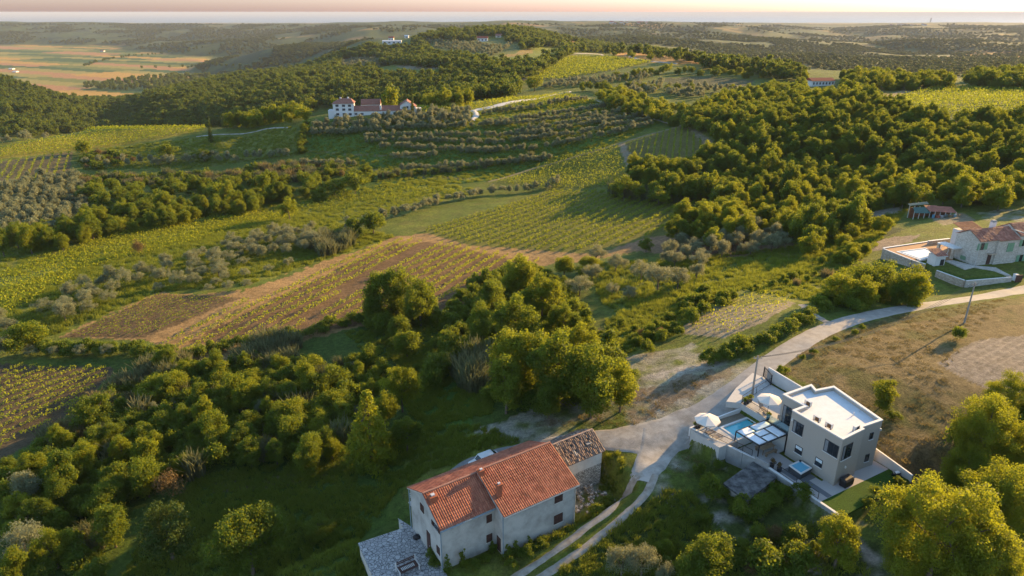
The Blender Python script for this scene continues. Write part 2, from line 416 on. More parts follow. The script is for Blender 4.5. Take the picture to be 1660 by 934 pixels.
# around the junction: chalky gravel
paint([(760, 700), (820, 680), (1060, 610), (1190, 580), (1225, 590), (1130, 690), (1000, 712), (860, 720)], GRAV, 14, .75, patch=n2 * .9 + n1 * .9 + .55)
paint([(860, 690), (1030, 640), (1190, 590), (1190, 610), (1040, 690), (980, 700)], (.15, .10, .055), 12, .75, patch=n1 * 1.5 + n2 + .2)
paint([(1000, 590), (1130, 560), (1190, 590), (1060, 620)], GRAV, 12, .6, patch=n2 * 1.3 + n1 + .35)
paint([(1030, 700), (1120, 690), (1180, 760), (1180, 840), (1110, 830), (1050, 800)], GRAV, 12, .7, patch=n2 * 1.3 + n1 * .8 + .35)
paint([(1110, 770), (1300, 780), (1420, 860), (1500, 934), (1330, 934), (1180, 870)], (.36, .32, .27), 12, .85, patch=n2 * 1.7 + n1 * 1.3 + .25)
paint([(905, 760), (985, 740), (985, 830), (940, 830)], (.36, .32, .27), 5, .7, patch=n2 + .5)
# field right of the villa: mown and brown
paint([(1255, 600), (1335, 545), (1440, 515), (1660, 480), (2050, 480), (2050, 700), (1560, 720), (1500, 800), (1440, 760), (1380, 650)], STUB, 8, .95)
paint([(1255, 600), (1335, 545), (1440, 515), (1660, 480), (2050, 480), (2050, 700), (1560, 720), (1500, 800), (1440, 760), (1380, 650)], (.075, .080, .022), 8, .8, patch=n1 * 1.8 + n2 * 1.1 - .15)
paint([(1340, 543), (1440, 512), (1660, 478), (1660, 492), (1440, 530), (1300, 590)], (.085, .088, .026), 6, .7)
paint([(1380, 690), (1450, 650), (1480, 690), (1460, 740), (1430, 700)], (.06, .075, .02), 8, .8, patch=n1 + n2 + .5)
paint([(1518, 588), (1580, 553), (2050, 490), (2050, 650), (1610, 636), (1560, 612)], PLOUGH, 3)
# lower vineyard, crop strip and tan headlands
paint([(95, 547), (255, 475), (330, 478), (395, 470), (640, 385), (800, 400), (900, 418), (800, 470), (730, 500), (560, 535), (330, 600), (240, 552)], TAN, 6)
paint([(105, 546), (258, 477), (330, 480), (392, 482), (300, 522), (228, 548)], SOIL, 3)
paint([(300, 556), (400, 505), (640, 396), (690, 392), (880, 424), (790, 470), (720, 500), (560, 530), (420, 560)], (.145, .092, .046), 5)
paint([(600, 388), (700, 378), (900, 408), (1080, 380), (1090, 398), (940, 424), (880, 430), (700, 392)], TAN, 4)
paint([(985, 400), (1100, 375), (1180, 380), (1240, 400), (1100, 415)], (.24, .15, .085), 6, .9)
paint([(1080, 400), (1290, 395), (1280, 415), (1110, 420)], (.16, .10, .065), 6, .8)
paint([(0, 590), (188, 597), (150, 640), (70, 705), (0, 750)], (.085, .065, .038), 4)
# grass strips beside it
paint([(100, 540), (250, 470), (420, 420), (600, 372), (640, 384), (400, 462), (258, 474)], (.17, .18, .03), 5, .9)
paint([(0, 470), (160, 420), (400, 350), (480, 345), (520, 360), (300, 430), (0, 560)], LGRASS, 6, .6)
paint([(0, 400), (300, 345), (480, 320), (700, 290), (780, 310), (640, 345), (420, 380), (140, 430), (0, 450)], (.14, .155, .028), 5, .9)
# central vineyard, slopes beyond
paint([(672, 372), (780, 345), (890, 308), (1190, 322), (1090, 375), (960, 412), (760, 398)], (.12, .125, .028), 3)
paint([(795, 296), (905, 255), (1003, 232), (1020, 290), (985, 306), (880, 308)], VINEG, 3)
paint([(1008, 236), (1108, 200), (1165, 240), (1130, 262), (1026, 272)], (.14, .125, .035), 2)
paint([(1003, 232), (1012, 232), (1030, 268), (1020, 282)], (.22, .18, .12), 2)
paint([(1108, 200), (1122, 204), (1165, 236), (1150, 244)], (.24, .19, .12), 2, .8)
# terraced olive slope
paint([(490, 190), (780, 178), (920, 150), (1080, 195), (990, 235), (790, 295), (640, 300), (500, 270)], (.075, .125, .020), 3)
paint([(500, 275), (610, 270), (760, 290), (640, 310), (560, 320), (480, 300)], (.055, .10, .018), 5, .9)
for (pa, pb) in (((500, 245), (690, 255)), ((640, 283), (780, 290)), ((540, 268), (640, 278))):
    paint([(pa[0], pa[1]), (pb[0], pb[1]), (pb[0], pb[1] + 2.5), (pa[0], pa[1] + 2.5)], (.20, .16, .09), 2, .7)
# left: yellow vineyard on the spur and meadow behind the olives
paint([(0, 258), (0, 240), (130, 216), (340, 203), (372, 205), (330, 216), (180, 238)], (.22, .19, .028), 2)
paint([(130, 246), (330, 222), (480, 206), (480, 240), (300, 262), (160, 262)], (.13, .145, .028), 3)
paint([(0, 300), (0, 262), (118, 246), (112, 280), (40, 300)], (.12, .10, .050), 2)
paint([(0, 300), (60, 283), (130, 280), (145, 330), (100, 365), (0, 372)], (.045, .058, .020), 4)
# upper fields, centre and right
paint([(570, 185), (770, 168), (920, 148), (925, 152), (800, 178), (560, 195)], (.17, .17, .03), 2)
paint([(615, 107), (645, 103), (725, 110), (715, 122), (640, 120), (612, 116)], (.15, .18, .035), 2)
paint([(640, 106), (700, 104), (728, 109), (700, 113), (655, 111)], (.28, .235, .18), 2, .8)
paint([(790, 92), (860, 76), (905, 74), (910, 88), (860, 98), (800, 100)], (.17, .19, .035), 2)
paint([(805, 88), (860, 78), (865, 86), (820, 94)], (.30, .20, .07), 2, .8)
paint([(842, 128), (920, 90), (935, 88), (1000, 92), (1060, 100), (1000, 115), (900, 132)], (.10, .115, .03), 2)
paint([(842, 128), (925, 89), (935, 88), (866, 122), (850, 131)], (.26, .21, .15), 1, .9)
paint([(1060, 128), (1130, 124), (1225, 130), (1210, 140), (1110, 142)], (.075, .080, .035), 2)
paint([(985, 84), (1040, 84), (1130, 97), (1135, 104), (1070, 103), (1010, 95)], GOLD, 2)
paint([(895, 64), (930, 66), (945, 72), (920, 72)], GOLD, 2)
paint([(1060, 101), (1140, 105), (1260, 118), (1250, 124), (1130, 112)], (.17, .16, .035), 2)
paint([(1410, 163), (1520, 138), (2050, 146), (2050, 190), (1540, 196), (1440, 178)], (.12, .14, .028), 2)
paint([(1360, 150), (1480, 136), (1560, 139), (1420, 162)], (.13, .12, .035), 2, .9)
paint([(1405, 163), (1480, 142), (1496, 141), (1425, 166)], (.30, .215, .13), 1, .8)
paint([(1540, 85), (1670, 82), (1670, 98), (1560, 95)], GOLD, 2, ylim=(900, 3000))
paint([(548, 112), (556, 92), (622, 90), (616, 108)], (.10, .125, .05), 2)
paint([(688, 60), (845, 66), (840, 86), (780, 93), (700, 83)], (.12, .14, .04), 2)
# right: gardens by the stone house, plot by the road
paint([(1385, 405), (1440, 385), (1492, 380), (1480, 392), (1420, 408)], (.25, .195, .14), 3)
paint([(1370, 400), (1440, 368), (1470, 372), (1400, 398)], (.045, .062, .026), 3, .9)
paint([(1405, 345), (1460, 335), (1462, 342), (1440, 352), (1404, 360)], (.34, .30, .25), 3, .8)
paint([(1505, 352), (1560, 345), (1580, 356), (1530, 366)], (.22, .18, .13), 3, .8)
paint([(1585, 345), (1640, 340), (2050, 345), (2050, 362), (1600, 362)], (.36, .33, .30), 5, .6, patch=n2 + n1 + .6)
paint([(1100, 540), (1130, 505), (1200, 478), (1260, 475), (1290, 492), (1240, 520), (1170, 548)], (.26, .215, .15), 4, .9)
paint([(1130, 500), (1190, 470), (1330, 480), (1330, 500), (1290, 490)], LGRASS, 5, .8)
paint([(980, 510), (1100, 480), (1160, 470), (1100, 540), (1020, 560)], (.07, .12, .02), 6, .8)
paint([(1160, 440), (1340, 430), (1400, 420), (1400, 470), (1340, 480), (1200, 470)], (.14, .15, .032), 6, .8)
paint([(1270, 455), (1390, 428), (1400, 432), (1290, 462)], (.28, .19, .09), 4, .7)
# forest floor under the woods
def forest_floor(poly, ylim=None): paint(poly, FOREST, 3, .9, ylim)

# furrows of the ploughed field and crop strip: real ridges, a few cm
fr = inpoly(PXg, PYg, [(1518, 588), (1580, 553), (2050, 490), (2050, 650), (1610, 636), (1560, 612)])
a_, b_ = hit(1540, 590)[:2], hit(1660, 528)[:2]; dv = (b_ - a_) / np.linalg.norm(b_ - a_)
ph = -(GX * dv[1]) + GY * dv[0]
ZT += fr * np.sin(ph * 2 * math.pi / 1.1) * .07
col = mixc(col, (.26, .22, .18), fr * np.clip(np.sin(ph * 2 * math.pi / 1.1 + fbm(GX / 6, GY / 6, 5) * .6), 0, 1) * .6)  # furrow crests painted lighter: their highlight is put into the colour

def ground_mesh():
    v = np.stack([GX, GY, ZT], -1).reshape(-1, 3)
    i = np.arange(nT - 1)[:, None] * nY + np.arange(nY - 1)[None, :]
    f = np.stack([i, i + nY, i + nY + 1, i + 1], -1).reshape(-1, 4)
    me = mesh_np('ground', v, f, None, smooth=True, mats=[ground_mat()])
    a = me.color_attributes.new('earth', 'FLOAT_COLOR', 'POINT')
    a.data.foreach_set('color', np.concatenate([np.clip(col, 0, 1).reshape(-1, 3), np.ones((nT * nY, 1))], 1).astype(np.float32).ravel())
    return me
def ground_mat():
    m = bpy.data.materials.new('earth'); m.use_nodes = True
    nt = m.node_tree; N = nt.nodes; L = nt.links; b = N['Principled BSDF']
    b.inputs['Roughness'].default_value = .9; b.inputs['Specular IOR Level'].default_value = .1
    at_ = N.new('ShaderNodeAttribute'); at_.attribute_name = 'earth'
    tc = N.new('ShaderNodeTexCoord')
    out = at_.outputs['Color']
    for sc, lo, hi, dt in ((1.1, .62, 1.38, 5), (.16, .8, 1.2, 4), (5.0, .7, 1.3, 3)):
        n = N.new('ShaderNodeTexNoise'); n.inputs['Scale'].default_value = sc; n.inputs['Detail'].default_value = dt; n.inputs['Roughness'].default_value = .7
        L.new(tc.outputs['Object'], n.inputs['Vector'])
        mr = N.new('ShaderNodeMapRange'); mr.inputs['From Min'].default_value = .3; mr.inputs['From Max'].default_value = .7
        mr.inputs['To Min'].default_value = lo; mr.inputs['To Max'].default_value = hi
        L.new(n.outputs['Fac'], mr.inputs['Value'])
        vm = N.new('ShaderNodeVectorMath'); vm.operation = 'SCALE'
        L.new(out, vm.inputs[0]); L.new(mr.outputs[0], vm.inputs['Scale']); out = vm.outputs[0]
    L.new(out, b.inputs['Base Color'])
    n = N.new('ShaderNodeTexNoise'); n.inputs['Scale'].default_value = 2.2; n.inputs['Detail'].default_value = 6; n.inputs['Roughness'].default_value = .75
    L.new(tc.outputs['Object'], n.inputs['Vector'])
    bp = N.new('ShaderNodeBump'); bp.inputs['Strength'].default_value = .9; bp.inputs['Distance'].default_value = .35
    L.new(n.outputs['Fac'], bp.inputs['Height']); L.new(bp.outputs['Normal'], b.inputs['Normal'])
    return m

# ------------------------------------------------------------------ roads, tracks, sea
TRACKS = []
def ribbon(name, pts_px, width, m, lift=.035, step=.35, ragged=.25, kind='structure', seed=1, cross=None, world_pts=None):
    P = np.array(world_pts if world_pts is not None else [hit(*p)[:2] for p in pts_px])
    # smooth polyline
    d = np.r_[0, np.cumsum(np.hypot(*np.diff(P, axis=0).T))]
    n = max(8, int(d[-1] / step)); s = np.linspace(0, d[-1], n)
    x = pchip(d, P[:, 0], s); y = pchip(d, P[:, 1], s)
    w = np.interp(s, d, width) if hasattr(width, '__len__') else np.full(n, width)
    tx = np.gradient(x); ty = np.gradient(y); l = np.hypot(tx, ty); tx /= l; ty /= l
    nc = cross or max(4, int(np.max(w) / .45))
    ks = np.linspace(-.5, .5, nc + 1)
    e1 = 1 + ragged * fbm(s / 1.5, s * 0 + seed, seed); e2 = 1 + ragged * fbm(s / 1.5, s * 0 + seed + 9, seed)
    TRACKS.append(np.stack([x, y, w * .5 + .12], -1))
    V = []
    for k in ks:
        ww = w * k * (e1 if k < 0 else e2)
        X = x - ty * ww; Y = y + tx * ww
        V.append(np.stack([X, Y, lookup(X, Y) + lift - (abs(k) > .49) * (lift + .03)], -1))
    V = np.array(V).transpose(1, 0, 2).reshape(-1, 3)
    i = np.arange(n - 1)[:, None] * (nc + 1) + np.arange(nc)[None, :]
    f = np.stack([i, i + nc + 1, i + nc + 2, i + 1], -1).reshape(-1, 4)
    o = obj(name, mesh_np(name, V, f[:, ::-1], m, smooth=True)); o['kind'] = kind
    return o
g = obj('ground', ground_mesh()); g['kind'] = 'structure'
M_ASPH = mat('pale_asphalt', (.27, .25, .225), .9, .2, var=.12, nscale=.9, bump=.3, bscale=8, col2=(.38, .355, .32))
M_GRAV = mat('chalk_gravel', (.25, .23, .20), .95, .1, nscale=.45, bump=.6, bscale=9, col2=(.46, .425, .375), thr=(.36, .64))
M_TRACK = mat('dusty_track', (.25, .21, .165), .95, .1, nscale=1.4, bump=.5, bscale=9, col2=(.42, .375, .315))
ribbon('road', [(1760, 452), (1660, 470), (1560, 486), (1480, 498), (1400, 514), (1340, 534), (1290, 561), (1245, 592), (1213, 622), (1170, 655), (1115, 688), (1065, 706)], [3.4, 3.4, 3.4, 3.3, 3.3, 3.4, 3.6, 3.8, 4.4, 4.8, 5.5, 5.5], M_ASPH, .05, ragged=.04)
ribbon('gravel_yard', [(1130, 676), (1070, 704), (1010, 712), (950, 714), (880, 722)], [4.5, 6.5, 5.0, 3.0, 2.2], M_GRAV, .062, ragged=.12, seed=4)
ribbon('lane', [(950, 714), (880, 722), (810, 737), (760, 752), (700, 790)], [2.6, 2.4, 2.2, 2.0, 1.6], mat('grey_lane', (.17, .165, .16), .9, .2, nscale=1.4, col2=(.26, .25, .24)), .11, ragged=.2, seed=5)
ribbon('gravel_track', [(1075, 700), (1060, 740), (1040, 780)], [5.5, 4.2, 3.0], M_GRAV, .075, ragged=.10, seed=6)
ribbon('wheel_track', [(1043, 770), (1020, 797), (990, 824), (950, 856), (910, 886), (868, 915), (820, 945)], 1.05, M_TRACK, .10, ragged=.3, seed=7)
ribbon('wheel_track', [(1062, 770), (1045, 803), (1012, 836), (975, 868), (935, 898), (890, 928), (850, 952)], 1.05, M_TRACK, .10, ragged=.3, seed=8)
ribbon('estate_road', [(765, 196), (772, 186), (768, 180), (800, 173), (850, 163), (890, 156), (922, 149)], [3, 3.6, 3.8, 5, 5, 5, 5], mat('white_gravel_drive', (.50, .47, .43), .9, .1, col2=(.62, .59, .54)), .5, step=1.0, ragged=.1, cross=3)
ribbon('field_path', [(940, 156), (985, 170), (1030, 183), (1085, 200), (1110, 204)], 2.2, M_TRACK, .2, step=1.0, cross=2)
ribbon('field_path', [(1108, 204), (1060, 216), (1000, 234), (940, 252), (860, 275), (790, 295)], 1.6, mat('grassy_track', (.14, .125, .06), .95, .1, col2=(.24, .20, .12)), .2, step=1.0, cross=2)
ribbon('field_path', [(318, 222), (360, 218), (420, 212), (470, 207)], 1.2, M_GRAV, .25, step=1.0, cross=2)
ribbon('hill_road', [(905, 85), (975, 88), (1040, 98), (1100, 104)], 5, M_ASPH, .5, step=2.0, cross=2)
ribbon('field_path', [(1300, 494), (1315, 508), (1345, 524)], 1.5, M_TRACK, .07, ragged=.4)
# sea to the horizon
m = bpy.data.materials.new('sea_water'); m.use_nodes = True
b = m.node_tree.nodes['Principled BSDF']; b.inputs['Base Color'].default_value = (.02, .05, .07, 1); b.inputs['Roughness'].default_value = .35
me = bpy.data.meshes.new('sea'); me.from_pydata([(-160000, 9000, -128), (160000, 9000, -128), (160000, 150000, -128), (-160000, 150000, -128)], [], [(0, 1, 2, 3)])
me.materials.append(m); o = obj('sea', me); o['kind'] = 'structure'
# ================================================================== VEGETATION
L_BROAD = leafmat('broad_leaf', (.038, .082, .012), (.130, .172, .018), (.38, .42, .022), .48)
L_WOOD = leafmat('wood_leaf', (.028, .062, .014), (.105, .140, .020), (.27, .32, .025), .44, .7)
L_FAR = leafmat('hill_leaf', (.045, .075, .024), (.105, .13, .035), (.20, .22, .04), .35, .7)
L_GOLD = leafmat('acacia_leaf', (.080, .132, .014), (.185, .212, .018), (.48, .48, .022), .5)
L_OLIVE = leafmat('olive_leaf', (.115, .150, .085), (.25, .27, .15), (.42, .39, .19), .38, .35)
L_SHRUB = leafmat('shrub_leaf', (.050, .098, .014), (.135, .18, .020), (.36, .40, .022), .48)
L_DARK = leafmat('holm_oak_leaf', (.028, .060, .011), (.085, .112, .014), (.20, .23, .012), .3)
L_RED = leafmat('dry_leaf', (.13, .085, .040), (.19, .14, .06), (.25, .16, .05), .4)
L_CANE = leafmat('cane_leaf', (.075, .105, .050), (.18, .17, .085), (.20, .20, .06), .35)
L_VINE = leafmat('vine_leaf', (.15, .21, .016), (.29, .31, .024), (.60, .58, .03), .5)
L_VINE_FAR = leafmat('old_vine_leaf', (.085, .15, .018), (.180, .225, .024), (.44, .45, .03), .5)
L_GRASS = leafmat('grass_blade', (.065, .12, .014), (.17, .20, .028), (.38, .40, .04), .45)
L_DRYGRASS = leafmat('dry_grass_blade', (.13, .115, .045), (.22, .18, .075), (.30, .23, .09), .35)
BARK = mat('bark', (.085, .065, .048), .9, .1, nscale=8, col2=(.17, .135, .10))

def quads(cen, nrm, size, asp, rg):
    """one leaf-spray quad per centre, facing nrm, random spin"""
    n = len(cen)
    r = rg.normal(size=(n, 3)); a = np.cross(nrm, r); a /= np.linalg.norm(a, axis=1)[:, None] + 1e-9
    b = np.cross(nrm, a)
    a = a * (size * .5)[:, None]; b = b * (size * .5 * asp)[:, None]
    fold = nrm * (size * .16)[:, None]
    v = np.stack([cen - a, cen - b * .9 + fold, cen + a * 1.1, cen + b * .9 + fold * .4], 1).reshape(-1, 3)
    f = np.arange(n * 4).reshape(-1, 4)
    return v, f

def crown_mesh(name, lobes, per, size, m, seed, jit=.55, fill=.35, asp=.75, up=.25):
    """lobes (n,4 or 6) = centres and radii; leaf sprays spread over and inside each lobe"""
    rg = np.random.default_rng(seed)
    cs, ns, ts, ss = [], [], [], []
    for lb in lobes:
        c = np.array(lb[:3]); r = np.array(lb[3:6]) if len(lb) >= 6 else np.full(3, lb[3])
        k = max(4, int(per * (np.mean(r) / np.mean([np.mean(l[3:]) for l in lobes])) ** 2))
        d = rg.normal(size=(k, 3)); d[:, 2] += up; d /= np.linalg.norm(d, axis=1)[:, None]
        rad = (1 - fill * rg.random(k) ** 1.5) * (1 + .25 * rg.normal(size=k))
        cs.append(c + d * r * rad[:, None])
        nn = d + jit * rg.normal(size=(k, 3)); ns.append(nn / np.linalg.norm(nn, axis=1)[:, None])
        ts.append(np.clip(rg.random() * .6 + rg.normal(size=k) * .16 + .2, 0, 1)); ss.append(size * (.65 + .7 * rg.random(k)))
    cen = np.concatenate(cs); cen[:, 2] = np.maximum(cen[:, 2], .03)
    v, f = quads(cen, np.concatenate(ns), np.concatenate(ss), asp, rg)
    return mesh_np(name, v, f, m, tint=np.repeat(np.concatenate(ts), 4))

def lobes_round(rg, R_, H, z0, n, lr=(.26, .42), flat=.8, low=-.9):
    """sub-crowns spread through an uneven crown of radius R_ between z0 and H"""
    out = []; hz_ = (H - z0) / 2; zc = z0 + hz_
    axes = 1 + .3 * np.clip(rg.normal(size=2), -1.2, 1.4)
    for i in range(n):
        for _ in range(20):
            d = rg.normal(size=3); d /= np.linalg.norm(d)
            if d[2] > low: break
        k = rg.uniform(.45, .86) if i else .1
        r = R_ * rg.uniform(*lr)
        out.append((d[0] * R_ * k * axes[0], d[1] * R_ * k * axes[1], zc + d[2] * hz_ * k * rg.uniform(.8, 1.12), r, r, r * flat))
    return out

def trunk_mesh(name, H, r, lobes, seed, nb=6, lean=.0):
    rg = np.random.default_rng(seed); mb = MB()
    top = np.array([lean * H, 0, H]); pts = [np.array([0, 0, -.5]), np.array([lean * H * .2 + rg.normal() * .05, rg.normal() * .05, H * .4]), top]
    mb.bar(pts[0], pts[1], r * 2.2, n=7, taper=.75); mb.bar(pts[1], pts[2], r * 1.65, n=7, taper=.5)
    for lb in rg.permutation(np.array([l[:3] for l in lobes]))[:nb]:
        p = pts[1] + (pts[2] - pts[1]) * rg.uniform(.1, .9)
        mid = (p + lb) / 2 + rg.normal(size=3) * .12
        mb.bar(p, mid, r * .9, n=5, taper=.7); mb.bar(mid, lb, r * .6, n=5, taper=.3)
    me = bpy.data.meshes.new(name); me.from_pydata(mb.v, [], mb.f); me.materials.append(BARK)
    return me

KIND = {}
def kind(key, crown, trunk, h, r): KIND.setdefault(key, []).append((crown, trunk, h, r))
for i in range(7):                                   # broad leaved trees, full detail: about 7 m high, 2.9 m radius
    rg = np.random.default_rng(100 + i); Rr = [2.9, 3.2, 2.6, 3.0, 2.4, 3.3, 2.8][i]; H = [7, 6.6, 7.6, 7.2, 8, 6.4, 7][i]
    lb = lobes_round(rg, Rr, H, H * .10, 36)
    kind('broad', crown_mesh('broad_crown', lb, 210, .30, L_BROAD, 200 + i), trunk_mesh('trunk', H * .6, .17, lb, i), H, Rr)
    kind('gold', crown_mesh('gold_crown', lb, 210, .30, L_GOLD, 200 + i), trunk_mesh('trunk', H * .6, .17, lb, i), H, Rr)
for i in range(5):                                   # the same, seen from afar
    rg = np.random.default_rng(130 + i); Rr = [3.1, 3.4, 2.8, 3.2, 2.9][i]; H = [7, 7.4, 7.6, 6.6, 8][i]
    lb = lobes_round(rg, Rr, H, H * .08, 24, (.24, .42))
    tm = trunk_mesh('trunk', H * .5, .2, lb, i, 3)
    kind('broad_mid', crown_mesh('broad_crown', lb, 120, .42, L_BROAD, 230 + i), tm, H, Rr)
    kind('gold_mid', crown_mesh('gold_crown', lb, 120, .42, L_GOLD, 230 + i), tm, H, Rr)
    lb = lobes_round(rg, Rr, H, H * .05, 18, (.24, .44))
    kind('wood', crown_mesh('wood_crown', lb, 36, .78, L_WOOD, 250 + i, fill=.4), None, H, Rr)
    kind('farwood', crown_mesh('far_crown', lb, 24, 1.2, L_FAR, 250 + i, fill=.25), None, H, Rr)
for i in range(4):                                   # big close trees: many small sprays
    rg = np.random.default_rng(140 + i); Rr = [3.0, 2.8, 3.2, 2.7][i]; H = [7, 7.4, 6.6, 7.8][i]
    lb = lobes_round(rg, Rr, H, H * .06, 90, (.15, .27), .75)
    kind('acacia', crown_mesh('acacia_crown', lb, 170, .19, L_GOLD, 220 + i, jit=.7), trunk_mesh('trunk', H * .6, .17, lb, i, 9), H, Rr)
    lb3 = lobes_round(rg, Rr, H, H * .04, 150, (.11, .21), .8)
    if i < 3: kind('grand', crown_mesh('acacia_crown', lb3, 300, .098, L_GOLD, 225 + i, jit=.8), trunk_mesh('trunk', H * .6, .14, lb3, i, 12), H, Rr)
    lb2 = lobes_round(rg, Rr, H * .8, -1.6, 90, (.16, .28), .85)
    kind('bushy', crown_mesh('bushy_crown', lb2, 150, .19, L_GOLD if i % 2 else L_BROAD, 240 + i, jit=.7), trunk_mesh('trunk', H * .5, .15, lb2, i, 6), H * .8, Rr)
    kind('oak', crown_mesh('oak_crown', lb, 170, .19, L_BROAD, 220 + i, jit=.7), trunk_mesh('trunk', H * .6, .17, lb, i, 9), H, Rr)
for i in range(4):                                   # olives: 3.4 m high, several soft lobes
    rg = np.random.default_rng(160 + i); lb = lobes_round(rg, 1.75, 3.5, .65, 26, (.20, .36), .85, -.6)
    kind('olive', crown_mesh('olive_crown', lb, 150, .17, L_OLIVE, 260 + i, asp=.45, jit=.8), trunk_mesh('trunk', 1.6, .13, lb, i, 7), 3.5, 1.75)
    lb = lobes_round(rg, 1.75, 3.3, .3, 14, (.26, .44), .85, -.6)
    kind('olive_mid', crown_mesh('olive_crown', lb, 62, .40, L_OLIVE, 270 + i, asp=.5), trunk_mesh('trunk', 1.2, .14, lb, i, 3), 3.3, 1.75)
for i in range(4):                                   # shrubs to the ground
    rg = np.random.default_rng(180 + i); lb = lobes_round(rg, 1.4, 2.1, -.5, 14, (.32, .5), .9, -.1)
    kind('shrub', crown_mesh('shrub_foliage', lb, 150, .22, L_SHRUB, 280 + i, up=.5), None, 2.1, 1.4)
    kind('redshrub', crown_mesh('shrub_foliage', lb, 120, .17, L_RED, 280 + i, asp=.4, up=.6), None, 2.1, 1.4)
    lb = lobes_round(rg, 1.4, 2.1, -.5, 8, (.36, .55), .9, -.1)
    kind('shrub_mid', crown_mesh('shrub_foliage', lb, 46, .42, L_SHRUB, 290 + i, up=.5), None, 2.1, 1.4)
for i in range(2):                                   # dense evergreen, close and rounded
    rg = np.random.default_rng(190 + i); lb = lobes_round(rg, 2.6, 6.2, .2, 46, (.22, .34), 1.0, -.6)
    kind('evergreen', crown_mesh('evergreen_crown', lb, 190, .20, L_DARK, 300 + i, up=.4), trunk_mesh('trunk', 3.5, .18, lb, i), 6.2, 2.6)
def cone_lobes(rg, R_, H, n):
    out = []
    for i in range(n):
        k = (i / n) ** .9; a = i * 2.4; rr = R_ * (1 - k) * .8 + .08; r = max(.28, R_ * (1 - k) * .36 + .12)
        out.append((math.cos(a) * rr, math.sin(a) * rr, .5 + k * (H - .9), r * 1.15, r * 1.15, r * .6))
    return out
rg = np.random.default_rng(5); lb = cone_lobes(rg, 1.9, 6.2, 46)
kind('conifer', crown_mesh('conifer_crown', lb, 120, .24, L_GOLD, 310, asp=.5), trunk_mesh('trunk', 5.6, .16, lb, 1, 4), 6.2, 1.9)
lb = [(rg.normal() * .12, rg.normal() * .12, .4 + k * .55, .62 * (1 - k / 16) + .1, .62 * (1 - k / 16) + .1, .6) for k in range(15)]
kind('cypress', crown_mesh('cypress_crown', lb, 70, .30, L_DARK, 311, up=.6), trunk_mesh('trunk', 4, .14, lb, 2, 0), 8.8, .7)
def cane_mesh(seed, n=150, h=2.6, w=1.1, m=None, width=.075, name='cane_leaves'):
    rg = np.random.default_rng(seed); V, F, T = [], [], []
    for i in range(n):
        a = rg.uniform(0, 6.28); q = w * math.sqrt(rg.random()); p = np.array([q * math.cos(a), q * math.sin(a), -.1])
        hh = h * rg.uniform(.55, 1.1); ln = rg.normal(size=2) * .16; sd = rg.uniform(0, 6.28); d = np.array([math.cos(sd), math.sin(sd), 0]) * width
        m1 = p + np.array([ln[0] * hh * .4, ln[1] * hh * .4, hh * .6]); tp = p + np.array([ln[0] * hh * 1.6, ln[1] * hh * 1.6, hh])
        b = len(V); V += [p - d * .7, p + d * .7, m1 + d, m1 - d, tp + d * .25, tp - d * .25]; F += [(b, b + 1, b + 2, b + 3), (b + 3, b + 2, b + 4, b + 5)]
        T += [rg.random()] * 6
    return mesh_np(name, V, F, m, tint=T)
for i in range(3):
    kind('cane', cane_mesh(400 + i, m=L_CANE), None, 2.6, 1.1)
    kind('drycane', cane_mesh(420 + i, m=L_DRYGRASS, h=2.2), None, 2.4, 1.1)

# ------------------------------------------------------------------ where plants stand
TMAX = np.maximum.accumulate((ZT - EYE) / YG[None, :], axis=1)
def seen(X, Y, ztop, slack=.004):
    t = np.clip((X / Y - TG[0]) / (TG[1] - TG[0]), 0, len(TG) - 1).astype(int)
    j = np.clip(np.searchsorted(YG, Y) - 2, 0, len(YG) - 1)
    return (ztop - EYE) / Y > TMAX[t, j] - slack
PLACED = []                                          # (x, y, z, scale, zscale, rot, kind, variant, label, category, name, group, special)
def put(x, y, sc, kd, name, label, cat, group=None, zs=1.0, var=None, z=None, special=False):
    v = int(rng.integers(len(KIND[kd]))) if var is None else var
    PLACED.append(dict(x=x, y=y, z=gz(x, y) if z is None else z, s=sc, zs=zs, r=float(rng.uniform(0, 6.28)), k=kd, v=v, label=label, cat=cat, name=name, group=group, sp=special))
def single(cx, cy, wpx, kd, name, label, cat, zs=1.0, var=0, group=None):
    """one plant whose crown is centred here in the photograph and this wide in it"""
    h, r = KIND[kd][var][2:]; dz = 2.0
    for _ in range(4):
        p = hit(cx, cy, dz)
        d = p[1] * CP - (p[2] + dz - EYE) * SP
        sc = wpx * d / FPX / (2 * r * 1.05); dz = .56 * h * sc * zs
    put(p[0], p[1], sc, kd, name, label, cat, group, zs, var, special=True)
